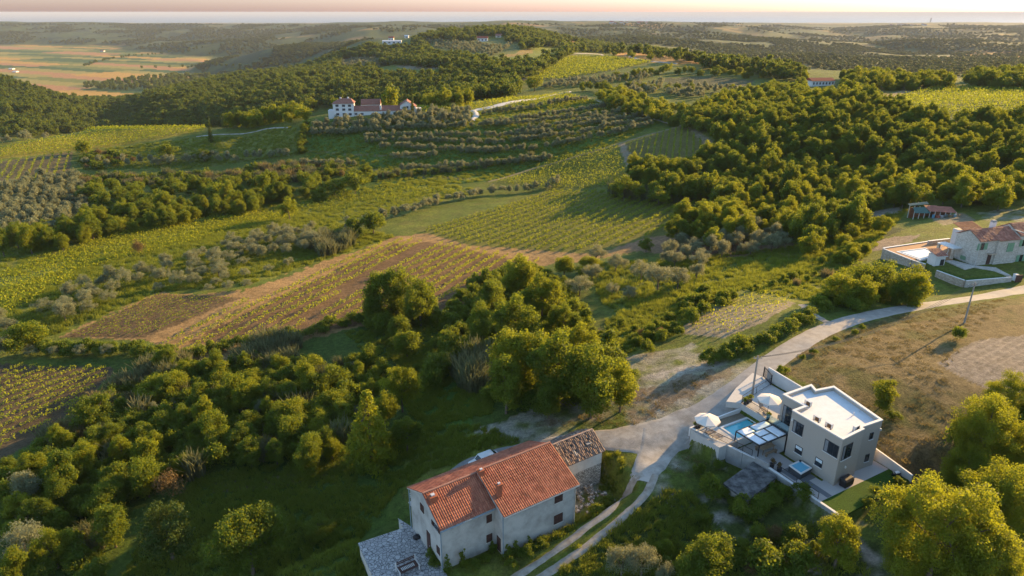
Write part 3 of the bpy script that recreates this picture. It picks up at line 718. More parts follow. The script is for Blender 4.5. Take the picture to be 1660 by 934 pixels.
def scatter(poly, spacing, kd, size, name, label, cat, group, ylim=(20, 1500), jit=.45, keep=1.0, hoff=.5, zs=(.78, 1.35), mask=None, avoid=None):
    P = []
    for p in poly:
        q = hit(p[0], min(p[1], 930), 0)
        if q is not None: P.append(q)
    xs = [q[0] for q in P]; ys = [q[1] for q in P]
    x0, x1, y0, y1 = min(xs) - 15, max(xs) + 15, max(min(ys) - 12, ylim[0]), min(max(ys) + 60, ylim[1])
    gx, gy = np.meshgrid(np.arange(x0, x1, spacing), np.arange(y0, y1, spacing * .9))
    gx = gx + (np.arange(gx.shape[0])[:, None] % 2) * spacing * .5
    gx = (gx + rng.uniform(-jit, jit, gx.shape) * spacing).ravel(); gy = (gy + rng.uniform(-jit, jit, gy.shape) * spacing).ravel()
    s = rng.uniform(size[0], size[1], gx.shape) * (1 + .25 * rng.normal(size=gx.shape) * .5)
    kds = kd if isinstance(kd, (list, tuple)) else [kd]
    pick = rng.integers(len(kds), size=gx.shape)
    hh = np.array([KIND[k][0][2] for k in kds])[pick] * s
    z = lookup(gx, gy)
    px, py = to_px(gx, gy, z + hh * hoff)
    ok = inpoly(px, py, poly) & (rng.random(gx.shape) < keep) & (gy > ylim[0]) & (gy < ylim[1]) & seen(gx, gy, z + hh)
    if mask is not None: ok &= mask(gx, gy)
    if avoid: 
        for a in avoid: ok &= ~inpoly(px, py, a)
    ok &= ~((px > 1304) & (px < 1364) & (py > 116) & (py < 153))      # open ground round the long white building
    for i in np.nonzero(ok)[0]:
        put(float(gx[i]), float(gy[i]), float(s[i]), kds[pick[i]], name, label, cat, group, float(rng.uniform(*zs)), z=float(z[i]))
def along(pts, spacing, kd, size, name, label, cat, group, jit=.6, zs=(.85, 1.15), keep=1.0, wide=0):
    P = np.array([hit(*p)[:2] for p in pts]); d = np.r_[0, np.cumsum(np.hypot(*np.diff(P, axis=0).T))]
    for s in np.arange(0, d[-1], spacing):
        if rng.random() > keep: continue
        x = np.interp(s, d, P[:, 0]) + rng.normal() * jit; y = np.interp(s, d, P[:, 1]) + rng.normal() * (jit + wide)
        k = kd if isinstance(kd, str) else kd[int(rng.integers(len(kd)))]
        put(x, y, float(rng.uniform(*size)), k, name, label, cat, group, float(rng.uniform(*zs)))
# ================================================================== BUILDINGS
M_WHITE = mat('white_render', (.60, .58, .555), .8, .2, var=.07, nscale=.8, bump=.1)
M_COPE = mat('white_coping', (.66, .645, .62), .6, .3, var=.04)
M_ROOFW = mat('white_roof_membrane', (.62, .63, .64), .7, .2, var=.07, nscale=1.3)
M_VILLA = mat('speckled_render', (.40, .355, .305), .9, .1, var=.05, nscale=30, bump=.5, bscale=40)
M_GLASS = mat('dark_glass', (.02, .026, .032), .06, .6, var=.3, nscale=.8)
M_FRAME = mat('anthracite_frame', (.035, .037, .042), .5, .3)
M_BLACK = mat('black_metal', (.02, .02, .022), .5, .4)
M_CONC = mat('grey_concrete', (.31, .305, .295), .9, .1, var=.16, nscale=.9, bump=.25, bscale=6)
M_DECK = mat('pale_deck_tiles', (.47, .455, .43), .7, .2, var=.07, nscale=1.5)
M_PAVE = mat('pinkish_gravel_paving', (.43, .395, .37), .9, .1, var=.12, nscale=22, bump=.3)
M_DGREY = mat('dark_grey_tiles', (.155, .16, .168), .7, .2, var=.06)
M_LAWN = mat('short_turf', (.038, .085, .012), .9, .1, var=.25, nscale=6, bump=.6, bscale=60)
M_CANVAS = mat('cream_canvas', (.70, .635, .56), .85, .1, var=.04)
M_SHADE = mat('white_shade_cloth', (.80, .81, .83), .7, .2, var=.04)
M_WOOD = mat('weathered_wood', (.23, .155, .095), .8, .2, nscale=6, col2=(.36, .26, .17))
M_DWOOD = mat('dark_shutter_wood', (.075, .040, .032), .7, .2, var=.25, nscale=5)
M_SOIL = mat('dry_bed_soil', (.16, .13, .095), .95, .1, nscale=5, col2=(.25, .21, .155))
M_PLASTER = mat('stained_plaster', (.29, .275, .25), .9, .1, nscale=.55, col2=(.47, .45, .41), bump=.2, bscale=5, thr=(.3, .6))
M_PLASTER2 = mat('warm_plaster', (.48, .43, .375), .9, .1, nscale=.7, col2=(.60, .56, .50), thr=(.3, .65))
M_PIPE = mat('blue_grey_gutter', (.20, .255, .29), .5, .4)
M_PLASTIC = mat('black_cover', (.012, .012, .014), .55, .4, var=.3)
M_STEEL = mat('pale_steel', (.55, .55, .54), .45, .5, .2)
M_SLATW = mat('bleached_slats', (.55, .53, .50), .8, .2)
M_GREEN = mat('green_shutter_paint', (.17, .30, .19), .6, .3, var=.12)
M_TAN = mat('terracotta_deck', (.38, .215, .115), .8, .2, var=.12, nscale=2)
M_BLUET = mat('blue_pool_tiles', (.045, .12, .19), .3, .5)
M_TARP = mat('green_tarpaulin', (.045, .105, .085), .6, .3, var=.25)
M_RUST = mat('rusty_sheet', (.16, .07, .04), .8, .2, nscale=3, col2=(.28, .13, .075))
M_GATE = M_FRAME
def watermat(name, c, rough=.04, bump=.12):
    m = bpy.data.materials.new(name); m.use_nodes = True; nt = m.node_tree; b = nt.nodes['Principled BSDF']
    b.inputs['Base Color'].default_value = lin(c); b.inputs['Roughness'].default_value = rough
    tc = nt.nodes.new('ShaderNodeTexCoord'); n = nt.nodes.new('ShaderNodeTexNoise'); n.inputs['Scale'].default_value = 3.0
    bp = nt.nodes.new('ShaderNodeBump'); bp.inputs['Strength'].default_value = bump; bp.inputs['Distance'].default_value = .08
    nt.links.new(tc.outputs['Object'], n.inputs['Vector']); nt.links.new(n.outputs['Fac'], bp.inputs['Height']); nt.links.new(bp.outputs['Normal'], b.inputs['Normal'])
    return m
M_POOL = watermat('turquoise_pool_water', (.09, .50, .58)); M_TUB = watermat('bubbling_tub_water', (.13, .42, .58), .15, .6); M_POOL2 = watermat('milky_pool_cover', (.74, .73, .71), .5, .1)
def cellmat(name, ca, cb, joint, scale, jw=.05, dim='3D', rough=.9, zs=1.0):
    """stones: a shade per cell, joints between"""
    m = bpy.data.materials.new(name); m.use_nodes = True; nt = m.node_tree; N = nt.nodes; L = nt.links; b = N['Principled BSDF']
    b.inputs['Roughness'].default_value = rough; b.inputs['Specular IOR Level'].default_value = .15
    tc = N.new('ShaderNodeTexCoord'); mp = N.new('ShaderNodeMapping'); mp.inputs['Scale'].default_value = (scale, scale, scale * zs)
    L.new(tc.outputs['Object'], mp.inputs['Vector'])
    v1 = N.new('ShaderNodeTexVoronoi'); v1.inputs['Scale'].default_value = 1; v2 = N.new('ShaderNodeTexVoronoi'); v2.feature = 'DISTANCE_TO_EDGE'; v2.inputs['Scale'].default_value = 1
    L.new(mp.outputs[0], v1.inputs['Vector']); L.new(mp.outputs[0], v2.inputs['Vector'])
    mx = N.new('ShaderNodeMix'); mx.data_type = 'RGBA'; mx.inputs['A'].default_value = lin(ca); mx.inputs['B'].default_value = lin(cb)
    sp = N.new('ShaderNodeSeparateColor'); L.new(v1.outputs['Color'], sp.inputs[0]); L.new(sp.outputs[0], mx.inputs['Factor'])
    lt = N.new('ShaderNodeMath'); lt.operation = 'LESS_THAN'; lt.inputs[1].default_value = jw; L.new(v2.outputs['Distance'], lt.inputs[0])
    m2 = N.new('ShaderNodeMix'); m2.data_type = 'RGBA'; L.new(lt.outputs[0], m2.inputs['Factor']); L.new(mx.outputs['Result'], m2.inputs['A']); m2.inputs['B'].default_value = lin(joint)
    L.new(m2.outputs['Result'], b.inputs['Base Color'])
    bp = N.new('ShaderNodeBump'); bp.inputs['Strength'].default_value = .5; bp.inputs['Distance'].default_value = .05; L.new(v2.outputs['Distance'], bp.inputs['Height']); L.new(bp.outputs['Normal'], b.inputs['Normal'])
    return m
M_STONE = cellmat('pale_rubble_stone', (.38, .34, .29), (.58, .54, .48), (.42, .38, .33), 3.2, .05, zs=1.7)
M_STONEB = cellmat('warm_rubble_stone', (.34, .26, .19), (.52, .43, .34), (.36, .30, .24), 3.0, .05, zs=1.7)
M_RUIN = cellmat('ruined_stone', (.30, .27, .23), (.54, .49, .42), (.17, .15, .125), 2.6, .09, zs=1.6)
M_CRAZY = cellmat('crazy_paving', (.30, .29, .285), (.46, .44, .425), (.13, .125, .125), 2.6, .06)
def tilemat(name, ca, cb, cc=None):
    m = bpy.data.materials.new(name); m.use_nodes = True; nt = m.node_tree; N = nt.nodes; L = nt.links; b = N['Principled BSDF']
    b.inputs['Roughness'].default_value = .75; b.inputs['Specular IOR Level'].default_value = .25
    at_ = N.new('ShaderNodeAttribute'); at_.attribute_name = 'tint'
    cr = N.new('ShaderNodeValToRGB'); e = cr.color_ramp.elements; e[0].color = lin(ca); e[1].color = lin(cb)
    if cc: x = e.new(.78); x.color = lin(cb); e[2].color = lin(cc)
    L.new(at_.outputs['Fac'], cr.inputs['Fac'])
    tc = N.new('ShaderNodeTexCoord'); n = N.new('ShaderNodeTexNoise'); n.inputs['Scale'].default_value = 1.2; n.inputs['Detail'].default_value = 5; L.new(tc.outputs['Object'], n.inputs['Vector'])
    mr = N.new('ShaderNodeMapRange'); mr.inputs['To Min'].default_value = .68; mr.inputs['To Max'].default_value = 1.22; mr.inputs['From Min'].default_value = .3; mr.inputs['From Max'].default_value = .7; L.new(n.outputs['Fac'], mr.inputs['Value'])
    vm = N.new('ShaderNodeVectorMath'); vm.operation = 'SCALE'; L.new(cr.outputs['Color'], vm.inputs[0]); L.new(mr.outputs[0], vm.inputs['Scale']); L.new(vm.outputs[0], b.inputs['Base Color'])
    return m
M_TILE = tilemat('red_clay_tiles', (.25, .072, .042), (.39, .145, .080))
M_TILE_OLD = tilemat('faded_pink_tiles', (.30, .10, .06), (.48, .22, .145))
M_TILE_RUIN = tilemat('broken_weathered_tiles', (.115, .092, .078), (.25, .155, .11), (.40, .34, .28))

def tiles(name, A, a2, Lr, n2, run, drop, m, root, parent=None, pitch=.24, course=.36, chaos=0.0, seed=1, label=None, seg=4, amp=.055):
    """a slope of curved clay tiles: from ridge start A (x,y,z) along a2, falling drop over run towards n2"""
    rg = np.random.default_rng(seed); a = np.array([a2[0], a2[1], 0.]); n = np.array([n2[0], n2[1], 0.])
    SL = math.hypot(run, drop); dn = (n * run + np.array([0, 0, -drop])) / SL; nm = np.cross(a, dn); nm = nm if nm[2] > 0 else -nm
    nc = max(1, int(round(Lr / pitch))); nr = max(1, int(round(SL / course))); pw = Lr / nc; cl = SL / nr
    V, Fc, T = [], [], []; A = np.array(A, float) - np.array(root.location)
    for c in range(nc):
        ct = rg.random() * .35
        for r in range(nr):
            if chaos > .3 and rg.random() < chaos * .10: continue
            off = nm * (chaos * rg.normal() * .05) + a * (chaos * rg.normal() * .04); tw = chaos * rg.normal() * .12
            b = len(V)
            for q, lift in ((r * cl - .03, .0), ((r + 1) * cl, .035)):
                for k in range(seg + 1):
                    x = k / seg
                    V.append(A + a * ((c + x) * pw + tw * (q - r * cl)) + dn * q + nm * (math.sin(math.pi * x) * amp + lift) + off)
            for k in range(seg): Fc.append((b + k, b + k + 1, b + seg + 2 + k, b + seg + 1 + k))
            t = np.clip(ct + rg.random() * .65 + (rg.random() < .5) * chaos * .3, 0, 1); T += [t] * (2 * seg + 2)
    o = obj(name, mesh_np(name, V, Fc, m, tint=T), parent or root)
    if label: o['label'] = label
    return o
def offs(poly, d):
    """polygon moved inward by d (counter-clockwise)"""
    n = len(poly); P = [np.array(p, float) for p in poly]
    if sum(P[i][0] * P[(i + 1) % n][1] - P[(i + 1) % n][0] * P[i][1] for i in range(n)) < 0: P = P[::-1]
    out = []
    for i in range(n):
        e1 = P[i] - P[i - 1]; e2 = P[(i + 1) % n] - P[i]; e1 /= np.linalg.norm(e1); e2 /= np.linalg.norm(e2)
        n1 = np.array([-e1[1], e1[0]]); n2 = np.array([-e2[1], e2[0]]); k = 1 + n1 @ n2
        out.append(tuple(P[i] + (n1 + n2) * d / max(k, .25)))
    return out
def ring(mb, poly, d0, d1, z0, z1):
    a = offs(poly, d0); b = offs(poly, d1); n = len(a)
    vs = [(p[0], p[1], z) for z in (z0, z1) for q in (a, b) for p in q]
    fs = []
    for i in range(n):
        j = (i + 1) % n
        fs += [(i, j, 2 * n + j, 2 * n + i), (n + j, n + i, 3 * n + i, 3 * n + j), (2 * n + i, 2 * n + j, 3 * n + j, 3 * n + i), (j, i, n + i, n + j)]
    return mb.add(vs, fs)
def wbox(mb, P, a, n, s0, s1, z0, z1, d0, d1):
    """box on a wall: s along it, z up, d out from it"""
    P = np.array(P[:2]); a = np.array(a); n = np.array(n)
    return mb.prism([tuple(P + a * s + n * d) for s, d in ((s0, d0), (s1, d0), (s1, d1), (s0, d1))], z0, z1)
def on_wall(P, a, px, py):
    """(s, z) where the sight line through this place of the photograph meets the wall through P along a"""
    t = float(t_of(px, py)); s_ = float(slope_of(py))
    k = (t * P[1] - P[0]) / (a[0] - t * a[1]); Y = P[1] + k * a[1]
    return k, EYE - Y * s_
def window(root, P, a, n, s0, s1, z0, z1, mf=None, mg=None, ms=None, mull=1, name='window', sill=True, fw=.06):
    f = MB()
    for q in ((s0, s1, z0, z0 + fw), (s0, s1, z1 - fw, z1), (s0, s0 + fw, z0 + fw, z1 - fw), (s1 - fw, s1, z0 + fw, z1 - fw)): wbox(f, P, a, n, q[0], q[1], q[2], q[3], -.05, .045)
    for k in range(mull):
        c = s0 + (s1 - s0) * (k + 1) / (mull + 1); wbox(f, P, a, n, c - fw * .45, c + fw * .45, z0 + fw, z1 - fw, -.05, .04)
    fo = f.build(name, mf or M_FRAME, root, root)
    g = MB(); wbox(g, P, a, n, s0 + .01, s1 - .01, z0 + .01, z1 - .01, -.05, .018); g.build('pane', mg or M_GLASS, fo, root)
    if sill:
        q = MB(); wbox(q, P, a, n, s0 - .08, s1 + .08, z0 - .07, z0 - .003, -.05, .10); q.build('sill', ms or M_COPE, fo, root)
    return fo
def shutter_window(root, P, a, n, s0, s1, z0, z1, m=None, open_=False, sill=True, frac=.5):
    f = MB(); wbox(f, P, a, n, s0, s1, z0, z1, -.05, .02); fo = f.build('window', M_GLASS if open_ else M_DWOOD, root, root)
    w = (s1 - s0)
    for k in range(2):
        h = MB()
        if open_: b0 = (s0 - w * frac - .01, s0 - .01) if k == 0 else (s1 + .01, s1 + w * frac + .01)
        else: b0 = (s0 + .01, s0 + w / 2 - .012) if k == 0 else (s0 + w / 2 + .012, s1 - .01)
        wbox(h, P, a, n, b0[0], b0[1], z0 + .01, z1 - .01, .022, .06)
        for j in range(6): wbox(h, P, a, n, b0[0] + .05, b0[1] - .05, z0 + .1 + j * (z1 - z0 - .15) / 6, z0 + .1 + j * (z1 - z0 - .15) / 6 + .05, .061, .075)
        h.build('shutter', m or M_DWOOD, fo, root)
    if sill:
        q = MB(); wbox(q, P, a, n, s0 - .08, s1 + .08, z0 - .07, z0 - .003, -.05, .09); q.build('sill', M_PLASTER2, fo, root)
    return fo
def unit(v): v = np.array(v, float); return v / np.linalg.norm(v)
def c4(x, y): return 1110 + x / 3.892, 590 + y / 3.892

# ------------------------------------------------------------------ modern villa
ZV = 5.95
vr = {k: at(*c4(*q), ZV)[:2] for k, q in dict(A=(620, 190), B=(800, 127), C=(830, 160), D=(942, 138), E=(1253, 353), G=(1135, 408), F=(1000, 475), H=(680, 290), I=(755, 262)).items()}
uF, wF = FV.u, FV.w
Fp, Hp, Gp, Ep = vr['F'], vr['H'], vr['G'], vr['E']
G2 = Gp + wF * .35; Ip = vr['I']; Ap = vr['A']
outl = [tuple(p) for p in (Fp, Gp, G2, Ep + wF * .05, vr['D'], vr['C'], vr['B'], Ap, Ip, Hp)]
villa = empty('modern_villa', (Fp[0], Fp[1], 0), 'modern cube-shaped beige villa with a white flat roof above the pool', 'house')
b = MB(); ring(b, outl, 0, .3, -.3, 5.83); b.build('wall', M_VILLA, villa, villa)
b = MB(); ring(b, outl, -.03, .27, 5.833, ZV); ring(b, outl, .10, .262, 5.40, 5.831); b.build('parapet', M_COPE, villa, villa)
b = MB(); b.prism(offs(outl, .15), 5.2, 5.5); ro = b.build('roof', M_ROOFW, villa, villa)
for px, py in ((985, 205), (1105, 300), (1055, 330), (1065, 322)):
    p = at(*c4(px, py), 5.55); b = MB(); b.bar((p[0], p[1], 5.49), (p[0], p[1], 5.62 if px != 1065 else 5.9), .09, n=8); b.build('roof_vent', M_STEEL, ro, villa)
aHF = unit(Fp - Hp); nHF = np.array([aHF[1], -aHF[0]]); nHF = nHF if nHF @ uF < 0 else -nHF
aFG = unit(Gp - Fp); nFG = np.array([aFG[1], -aFG[0]]); nFG = nFG if nFG @ wF < 0 else -nFG
aGE = unit(Ep - G2); nGE = np.array([aGE[1], -aGE[0]]); nGE = nGE if nGE @ wF < 0 else -nGE
aAI = unit(Ip - Ap); nAI = np.array([aAI[1], -aAI[0]]); nAI = nAI if nAI @ uF < 0 else -nAI
for P, a, n, tl, br, mu in ((Hp, aHF, nHF, (690, 350), (740, 460), 2), (Hp, aHF, nHF, (701, 505), (737, 580), 0), (Hp, aHF, nHF, (888, 470), (960, 597), 2), (Hp, aHF, nHF, (828, 584), (863, 660), 0),
                           (Fp, aFG, nFG, (1003, 522), (1043, 582), 1), (G2, aGE, nGE, (1171, 438), (1183, 472), 0), (G2, aGE, nGE, (1143, 574), (1156, 611), 0)):
    s0, z1 = on_wall(P, a, *c4(*tl)); s1, z0 = on_wall(P, a, *c4(*br))
    fo = window(villa, P, a, n, s0, s1, z0, z1, mull=mu)
    if mu == 0 and n is nHF:
        q = MB(); wbox(q, P, a, n, s0 + .07, s1 - .07, z0 + (z1 - z0) * .55, z1 - .07, .019, .03); q.build('blind', mat('white_blind', (.6, .66, .68), .7), fo, villa)
    elif mu:
        q = MB(); wbox(q, P, a, n, s0 + .07, s0 + .07 + (s1 - s0) * .22, z0 + .07, z1 - .07, .019, .028); q.build('curtain', mat('grey_curtain', (.20, .21, .22), .8), fo, villa)
dr = window(villa, Ap, aAI, nAI, .35, 1.95, 2.42, 4.75, mull=1, name='balcony_door', sill=False)
b = MB(); wbox(b, Ap, aAI, nAI, .42, .75, 2.5, 4.68, .019, .03); b.build('curtain', MATS['grey_curtain'], dr, villa)
for P, a, n, q in ((Fp, aFG, nFG, (1010, 650)), (G2, aGE, nGE, (1233, 412)), (Hp, aHF, nHF, (683, 352))):
    s, z = on_wall(P, a, *c4(*q)); b = MB(); wbox(b, P, a, n, s - .07, s + .07, z - .12, z + .12, -.02, .14); b.build('wall_lamp', M_COPE, villa, villa)
# air conditioners on the roof
def ac(loc, ang, label):
    r = empty('air_conditioner', loc, label, 'air conditioner', 'air conditioners on the villa roof', ang)
    b = MB(); b.box((0, 0, .08), (.82, .34, .56)); b.build('casing', M_STEEL, r, None, bevel=.02)
    b = MB(); b.box((.12, -.178, .13), (.46, .012, .46)); [b.box((.12, -.186, .16 + k * .055), (.44, .008, .02)) for k in range(8)]; b.build('fan_grille', mat('brown_grille', (.16, .085, .045), .6) if 'open' not in label else M_FRAME, r)
    for s in (-.3, .3): b = MB(); b.box((s, 0, 0), (.08, .36, .08)); b.build('foot', M_BLACK, r)
    return r
angH = math.atan2(aHF[1], aHF[0])
for q, lb in (((776, 262), 'air conditioner on the villa roof beside the stepped-in corner'), ((832, 360), 'second air conditioner along the roof edge above the hot tub'), ((908, 402), 'third air conditioner along the roof edge, midway to the front corner'), ((1078, 420), 'lone air conditioner by the roof edge of the lawn side, open fan showing')):
    p = at(*c4(*q), 5.52); ac((p[0], p[1], 5.503), angH if 'lawn' not in lb else math.atan2(aFG[1], aFG[0]), lb)

# ------------------------------------------------------------------ villa grounds
def slab(name, poly, z0, z1, m, kind='structure', label=None, cat=None):
    b = MB(); b.prism(poly, z0, z1); o = b.build(name, m)
    return tag(o, label, cat, None, kind)
slab('patio', FV.poly([(-3.9, -1.0), (7.9, -1.0), (7.9, 1.2), (-.4, 1.2), (-.4, 7.0), (-3.9, 7.0)]), -.6, .05, M_PAVE)
slab('pool_deck', FV.poly([(-4.2, 7.003), (.5, 7.003), (.5, 9.9), (-5.0, 9.9)]), -.6, .08, M_DECK)
slab('dark_path', FV.poly([(-2.2, -.95), (-1.5, -.95), (-1.5, 1.9), (-.42, 1.9), (-.42, 4.6), (-2.9, 4.6), (-2.9, 2.6), (-2.2, 2.6)]), .03, .056, M_DGREY)
slab('lawn', FV.poly([(-3.6, -3.6), (8.0, -3.3), (7.9, -1.003), (-3.6, -1.003)]), -.5, .06, M_LAWN)
slab('raised_deck', FV.poly([(-6.9, 9.903), (-3.95, 9.903), (-3.95, 13.6), (-7.2, 14.2)]), -1.4, 1.2, M_DECK)
slab('upper_deck', FV.poly([(.5, 6.9), (1.95, 6.6), (1.85, 9.2), (6.6, 9.2), (7.6, 10.2), (7.6, 15.5), (.8, 14.2), (.8, 10.2), (.5, 10.2)]), -.5, 2.4, M_DECK)
slab('planting_bed', FV.poly([(-3.95, 12.95), (.8, 12.95), (.8, 14.0), (-7.1, 14.4), (-7.15, 14.25), (-3.95, 13.62)]), -.5, 1.22, M_SOIL)
# pool: rim, walls, water
pool = empty('swimming_pool', FV(-1.6, 11.4, 1.2), 'small turquoise plunge pool with a white rim beside the pergola', 'swimming pool')
pp = FV.poly([(-3.94, 9.905), (.78, 9.905), (.78, 12.94), (-3.94, 12.94)])
b = MB(); ring(b, pp, 0, .28, -.5, 1.26); b.build('rim', M_COPE, pool, pool)
b = MB(); b.prism(offs(pp, .27), 0, 1.06); b.build('water', M_POOL, pool, pool)
# walls round the plot
def wall_run(name, label, pts, th, z0, m, coping=None):
    """pts (u, w, top) along the inner edge; thickness outward"""
    r = empty(name, FV(pts[0][0], pts[0][1], z0), label, 'wall'); b = MB(); c = MB()
    for (u1, w1, t1), (u2, w2, t2) in zip(pts[:-1], pts[1:]):
        p = np.array(FV(u1, w1)); q = np.array(FV(u2, w2)); a = unit(q - p); n = np.array([-a[1], a[0]]) * th
        b.prism([tuple(p), tuple(q), tuple(q + n), tuple(p + n)], z0, [t1, t2, t2, t1])
        if coping is not None:
            e = n / th * .025
            c.prism([tuple(p - e), tuple(q - e), tuple(q + n + e), tuple(p + n + e)], [t1 + .002, t2 + .002, t2 + .002, t1 + .002], [t1 + .07, t2 + .07, t2 + .07, t1 + .07])
    b.build('wall_body', m, r, r)
    if coping is not None: c.build('coping', coping, r, r)
    return r
wall_run('retaining_wall', 'board-marked concrete wall below the parasol and pool side of the villa', [(-4.25, 7.0, .75), (-4.9, 8.2, .95), (-7.0, 14.3, 1.35)], .22, -2.2, M_CONC, M_COPE)
wall_run('parapet_wall', 'raised concrete parapet between the two pergola posts', [(-3.97, 5.2, 1.0), (-4.22, 6.98, 1.0)], .22, -2.2, M_CONC)
wall_run('retaining_wall', 'long low concrete wall along the hot tub patio', [(-3.66, -3.7, .34), (-3.95, 5.18, .5)], .22, -2.2, M_CONC, M_COPE)
wall_run('boundary_wall', 'white boundary wall between lawn and brown field', [(8.35, 3.0, 1.6), (8.2, -3.5, .75)], -.22, -1.0, M_WHITE, M_COPE)
wall_run('boundary_wall', 'white boundary wall running from the gate past the villa back corner', [(8.55, 17.0, 4.0), (8.4, 9.0, 3.7), (8.36, 3.02, 2.2)], -.22, 0, M_WHITE, M_COPE)
wall_run('kerb_wall', 'low white kerb wall between planting bed and road', [(.8, 14.25, 1.75), (-7.2, 14.5, 1.35)], .2, .2, M_COPE)
slab('driveway', FV.poly([(.8, 14.25), (7.6, 15.52), (8.4, 16.8), (7.9, 19), (3, 17.2), (-.5, 15.4)]), 1.6, 2.42, M_DECK)
# hot tub
ht = [at(*c4(*q), .82)[:2] for q in ((655, 638), (728, 606), (806, 656), (735, 696))]
hc = sum(ht) / 4
tub = empty('hot_tub', (hc[0], hc[1], .056), 'square hot tub with dark cabinet and white rim under the villa windows', 'hot tub')
hp = [tuple(p) for p in ht]
b = MB(); b.prism(offs(hp, .05), .056, .70); b.build('cabinet', mat('charcoal_cabinet', (.07, .075, .08), .7, .2), tub, tub)
b = MB(); ring(b, hp, 0, .2, .705, .84); b.build('rim', M_COPE, tub, tub, bevel=.03)
b = MB(); b.prism(offs(hp, .19), .706, .79); b.build('water', M_TUB, tub, tub)
b = MB(); q = np.array(ht[1]) * .8 + hc * .2; b.bar((q[0], q[1], .79), (q[0], q[1], .93), .28, n=10); b.build('filter_lid', M_FRAME, tub, tub)
# black furniture cover by the front corner
q0 = Fp + aFG * 1.3 + nFG * .62
cv = empty('covered_grill', (q0[0], q0[1], .05), 'black weatherproof cover over a box-shaped grill at the villa corner', 'grill', None, math.atan2(aFG[1], aFG[0]))
b = MB(); vs = []
for x, y, z in ((-.72, -.38, 0), (.72, -.38, 0), (.72, .38, 0), (-.72, .38, 0), (-.74, -.40, .72), (.74, -.40, .72), (.74, .40, .85), (-.74, .40, .85), (-.66, -.22, .98), (.66, -.22, .98), (.66, .33, 1.02), (-.66, .33, 1.02)): vs.append((x, y, z))
b.add(vs, [(3, 2, 1, 0), (0, 1, 5, 4), (1, 2, 6, 5), (2, 3, 7, 6), (3, 0, 4, 7), (4, 5, 9, 8), (5, 6, 10, 9), (6, 7, 11, 10), (7, 4, 8, 11), (8, 9, 10, 11)]); b.build('cover', M_PLASTIC, cv, None, bevel=.05)
b = MB(); [b.box((s, -.405, .1), (.03, .02, .55)) for s in (-.4, 0, .4)]; b.build('strap', M_FRAME, cv)
# small cart by the wall
p = FV(7.4, -2.2); cart = empty('garden_cart', (p[0], p[1], .06), 'small black and white wheeled cart at the end of the lawn', 'cart', None, .3)
b = MB(); b.box((0, 0, .28), (.75, .45, .18)); b.build('tray', M_BLACK, cart, None, bevel=.03)
b = MB(); b.box((.05, 0, .463), (.5, .3, .12)); b.bar((-.35, 0, .4), (-.62, 0, .78), .05); b.build('handle', M_COPE, cart)
for sx in (-.25, .25):
    for sy in (-.26, .26): b = MB(); b.bar((sx, sy - .04, .14), (sx, sy + .04, .14), .28, n=12); b.build('wheel', M_PLASTIC, cart)
# pergola
ZP = 2.4
pgp = [FV(-4.1, 6.85), FV(.35, 6.85), FV(.35, 10.1), FV(-4.3, 10.1)]
pg = empty('pergola', FV(-2, 8.5, .08), 'black metal pergola with white woven shade panels over the dining table', 'pergola')
b = MB()
for i in range(4):
    p, q = pgp[i], pgp[(i + 1) % 4]; b.bar((p[0], p[1], ZP), (q[0], q[1], ZP), .12, .12)
b.build('frame', M_BLACK, pg, pg)
for p in (pgp[0], pgp[3], pgp[1], pgp[2]): b = MB(); b.bar((p[0], p[1], -.5 if p in (pgp[0], pgp[3]) else .05), (p[0], p[1], ZP - .06), .11); b.build('post', M_BLACK, pg, pg)
def pq(x, y): return np.array(pgp[0]) * (1 - x) * (1 - y) + np.array(pgp[1]) * x * (1 - y) + np.array(pgp[2]) * x * y + np.array(pgp[3]) * (1 - x) * y
for (x0, x1, y0, y1) in ((.02, .40, .68, .98), (.47, .98, .68, .98), (.02, .27, .03, .62), (.33, .66, .36, .62), (.33, .66, .03, .30), (.72, .98, .03, .62)):
    b = MB(); n_ = 5; vs = []
    for i in range(n_ + 1):
        for j in range(n_ + 1):
            x = x0 + (x1 - x0) * i / n_; y = y0 + (y1 - y0) * j / n_; p = pq(x, y); vs.append((p[0], p[1], ZP + .05 - .05 * math.sin(math.pi * i / n_) * math.sin(math.pi * j / n_)))
    fs = [(i * (n_ + 1) + j, (i + 1) * (n_ + 1) + j, (i + 1) * (n_ + 1) + j + 1, i * (n_ + 1) + j + 1) for i in range(n_) for j in range(n_)]
    b.add(vs, fs); o = b.build('shade_panel', M_SHADE, pg, pg, smooth=True); md = o.modifiers.new('cloth', 'SOLIDIFY'); md.thickness = .02
b = MB()
for x, y0, y1 in ((.30, 0, .66), (.69, 0, .66), (.435, .65, 1.0)): p, q = pq(x, y0), pq(x, y1); b.bar((p[0], p[1], ZP - .02), (q[0], q[1], ZP - .02), .06, .08)
for y in (.65, .33): p, q = pq(0.02, y), pq(.98, y); b.bar((p[0], p[1], ZP - .03), (q[0], q[1], ZP - .03), .05, .05)
b.build('crossbar', M_BLACK, pg, pg)
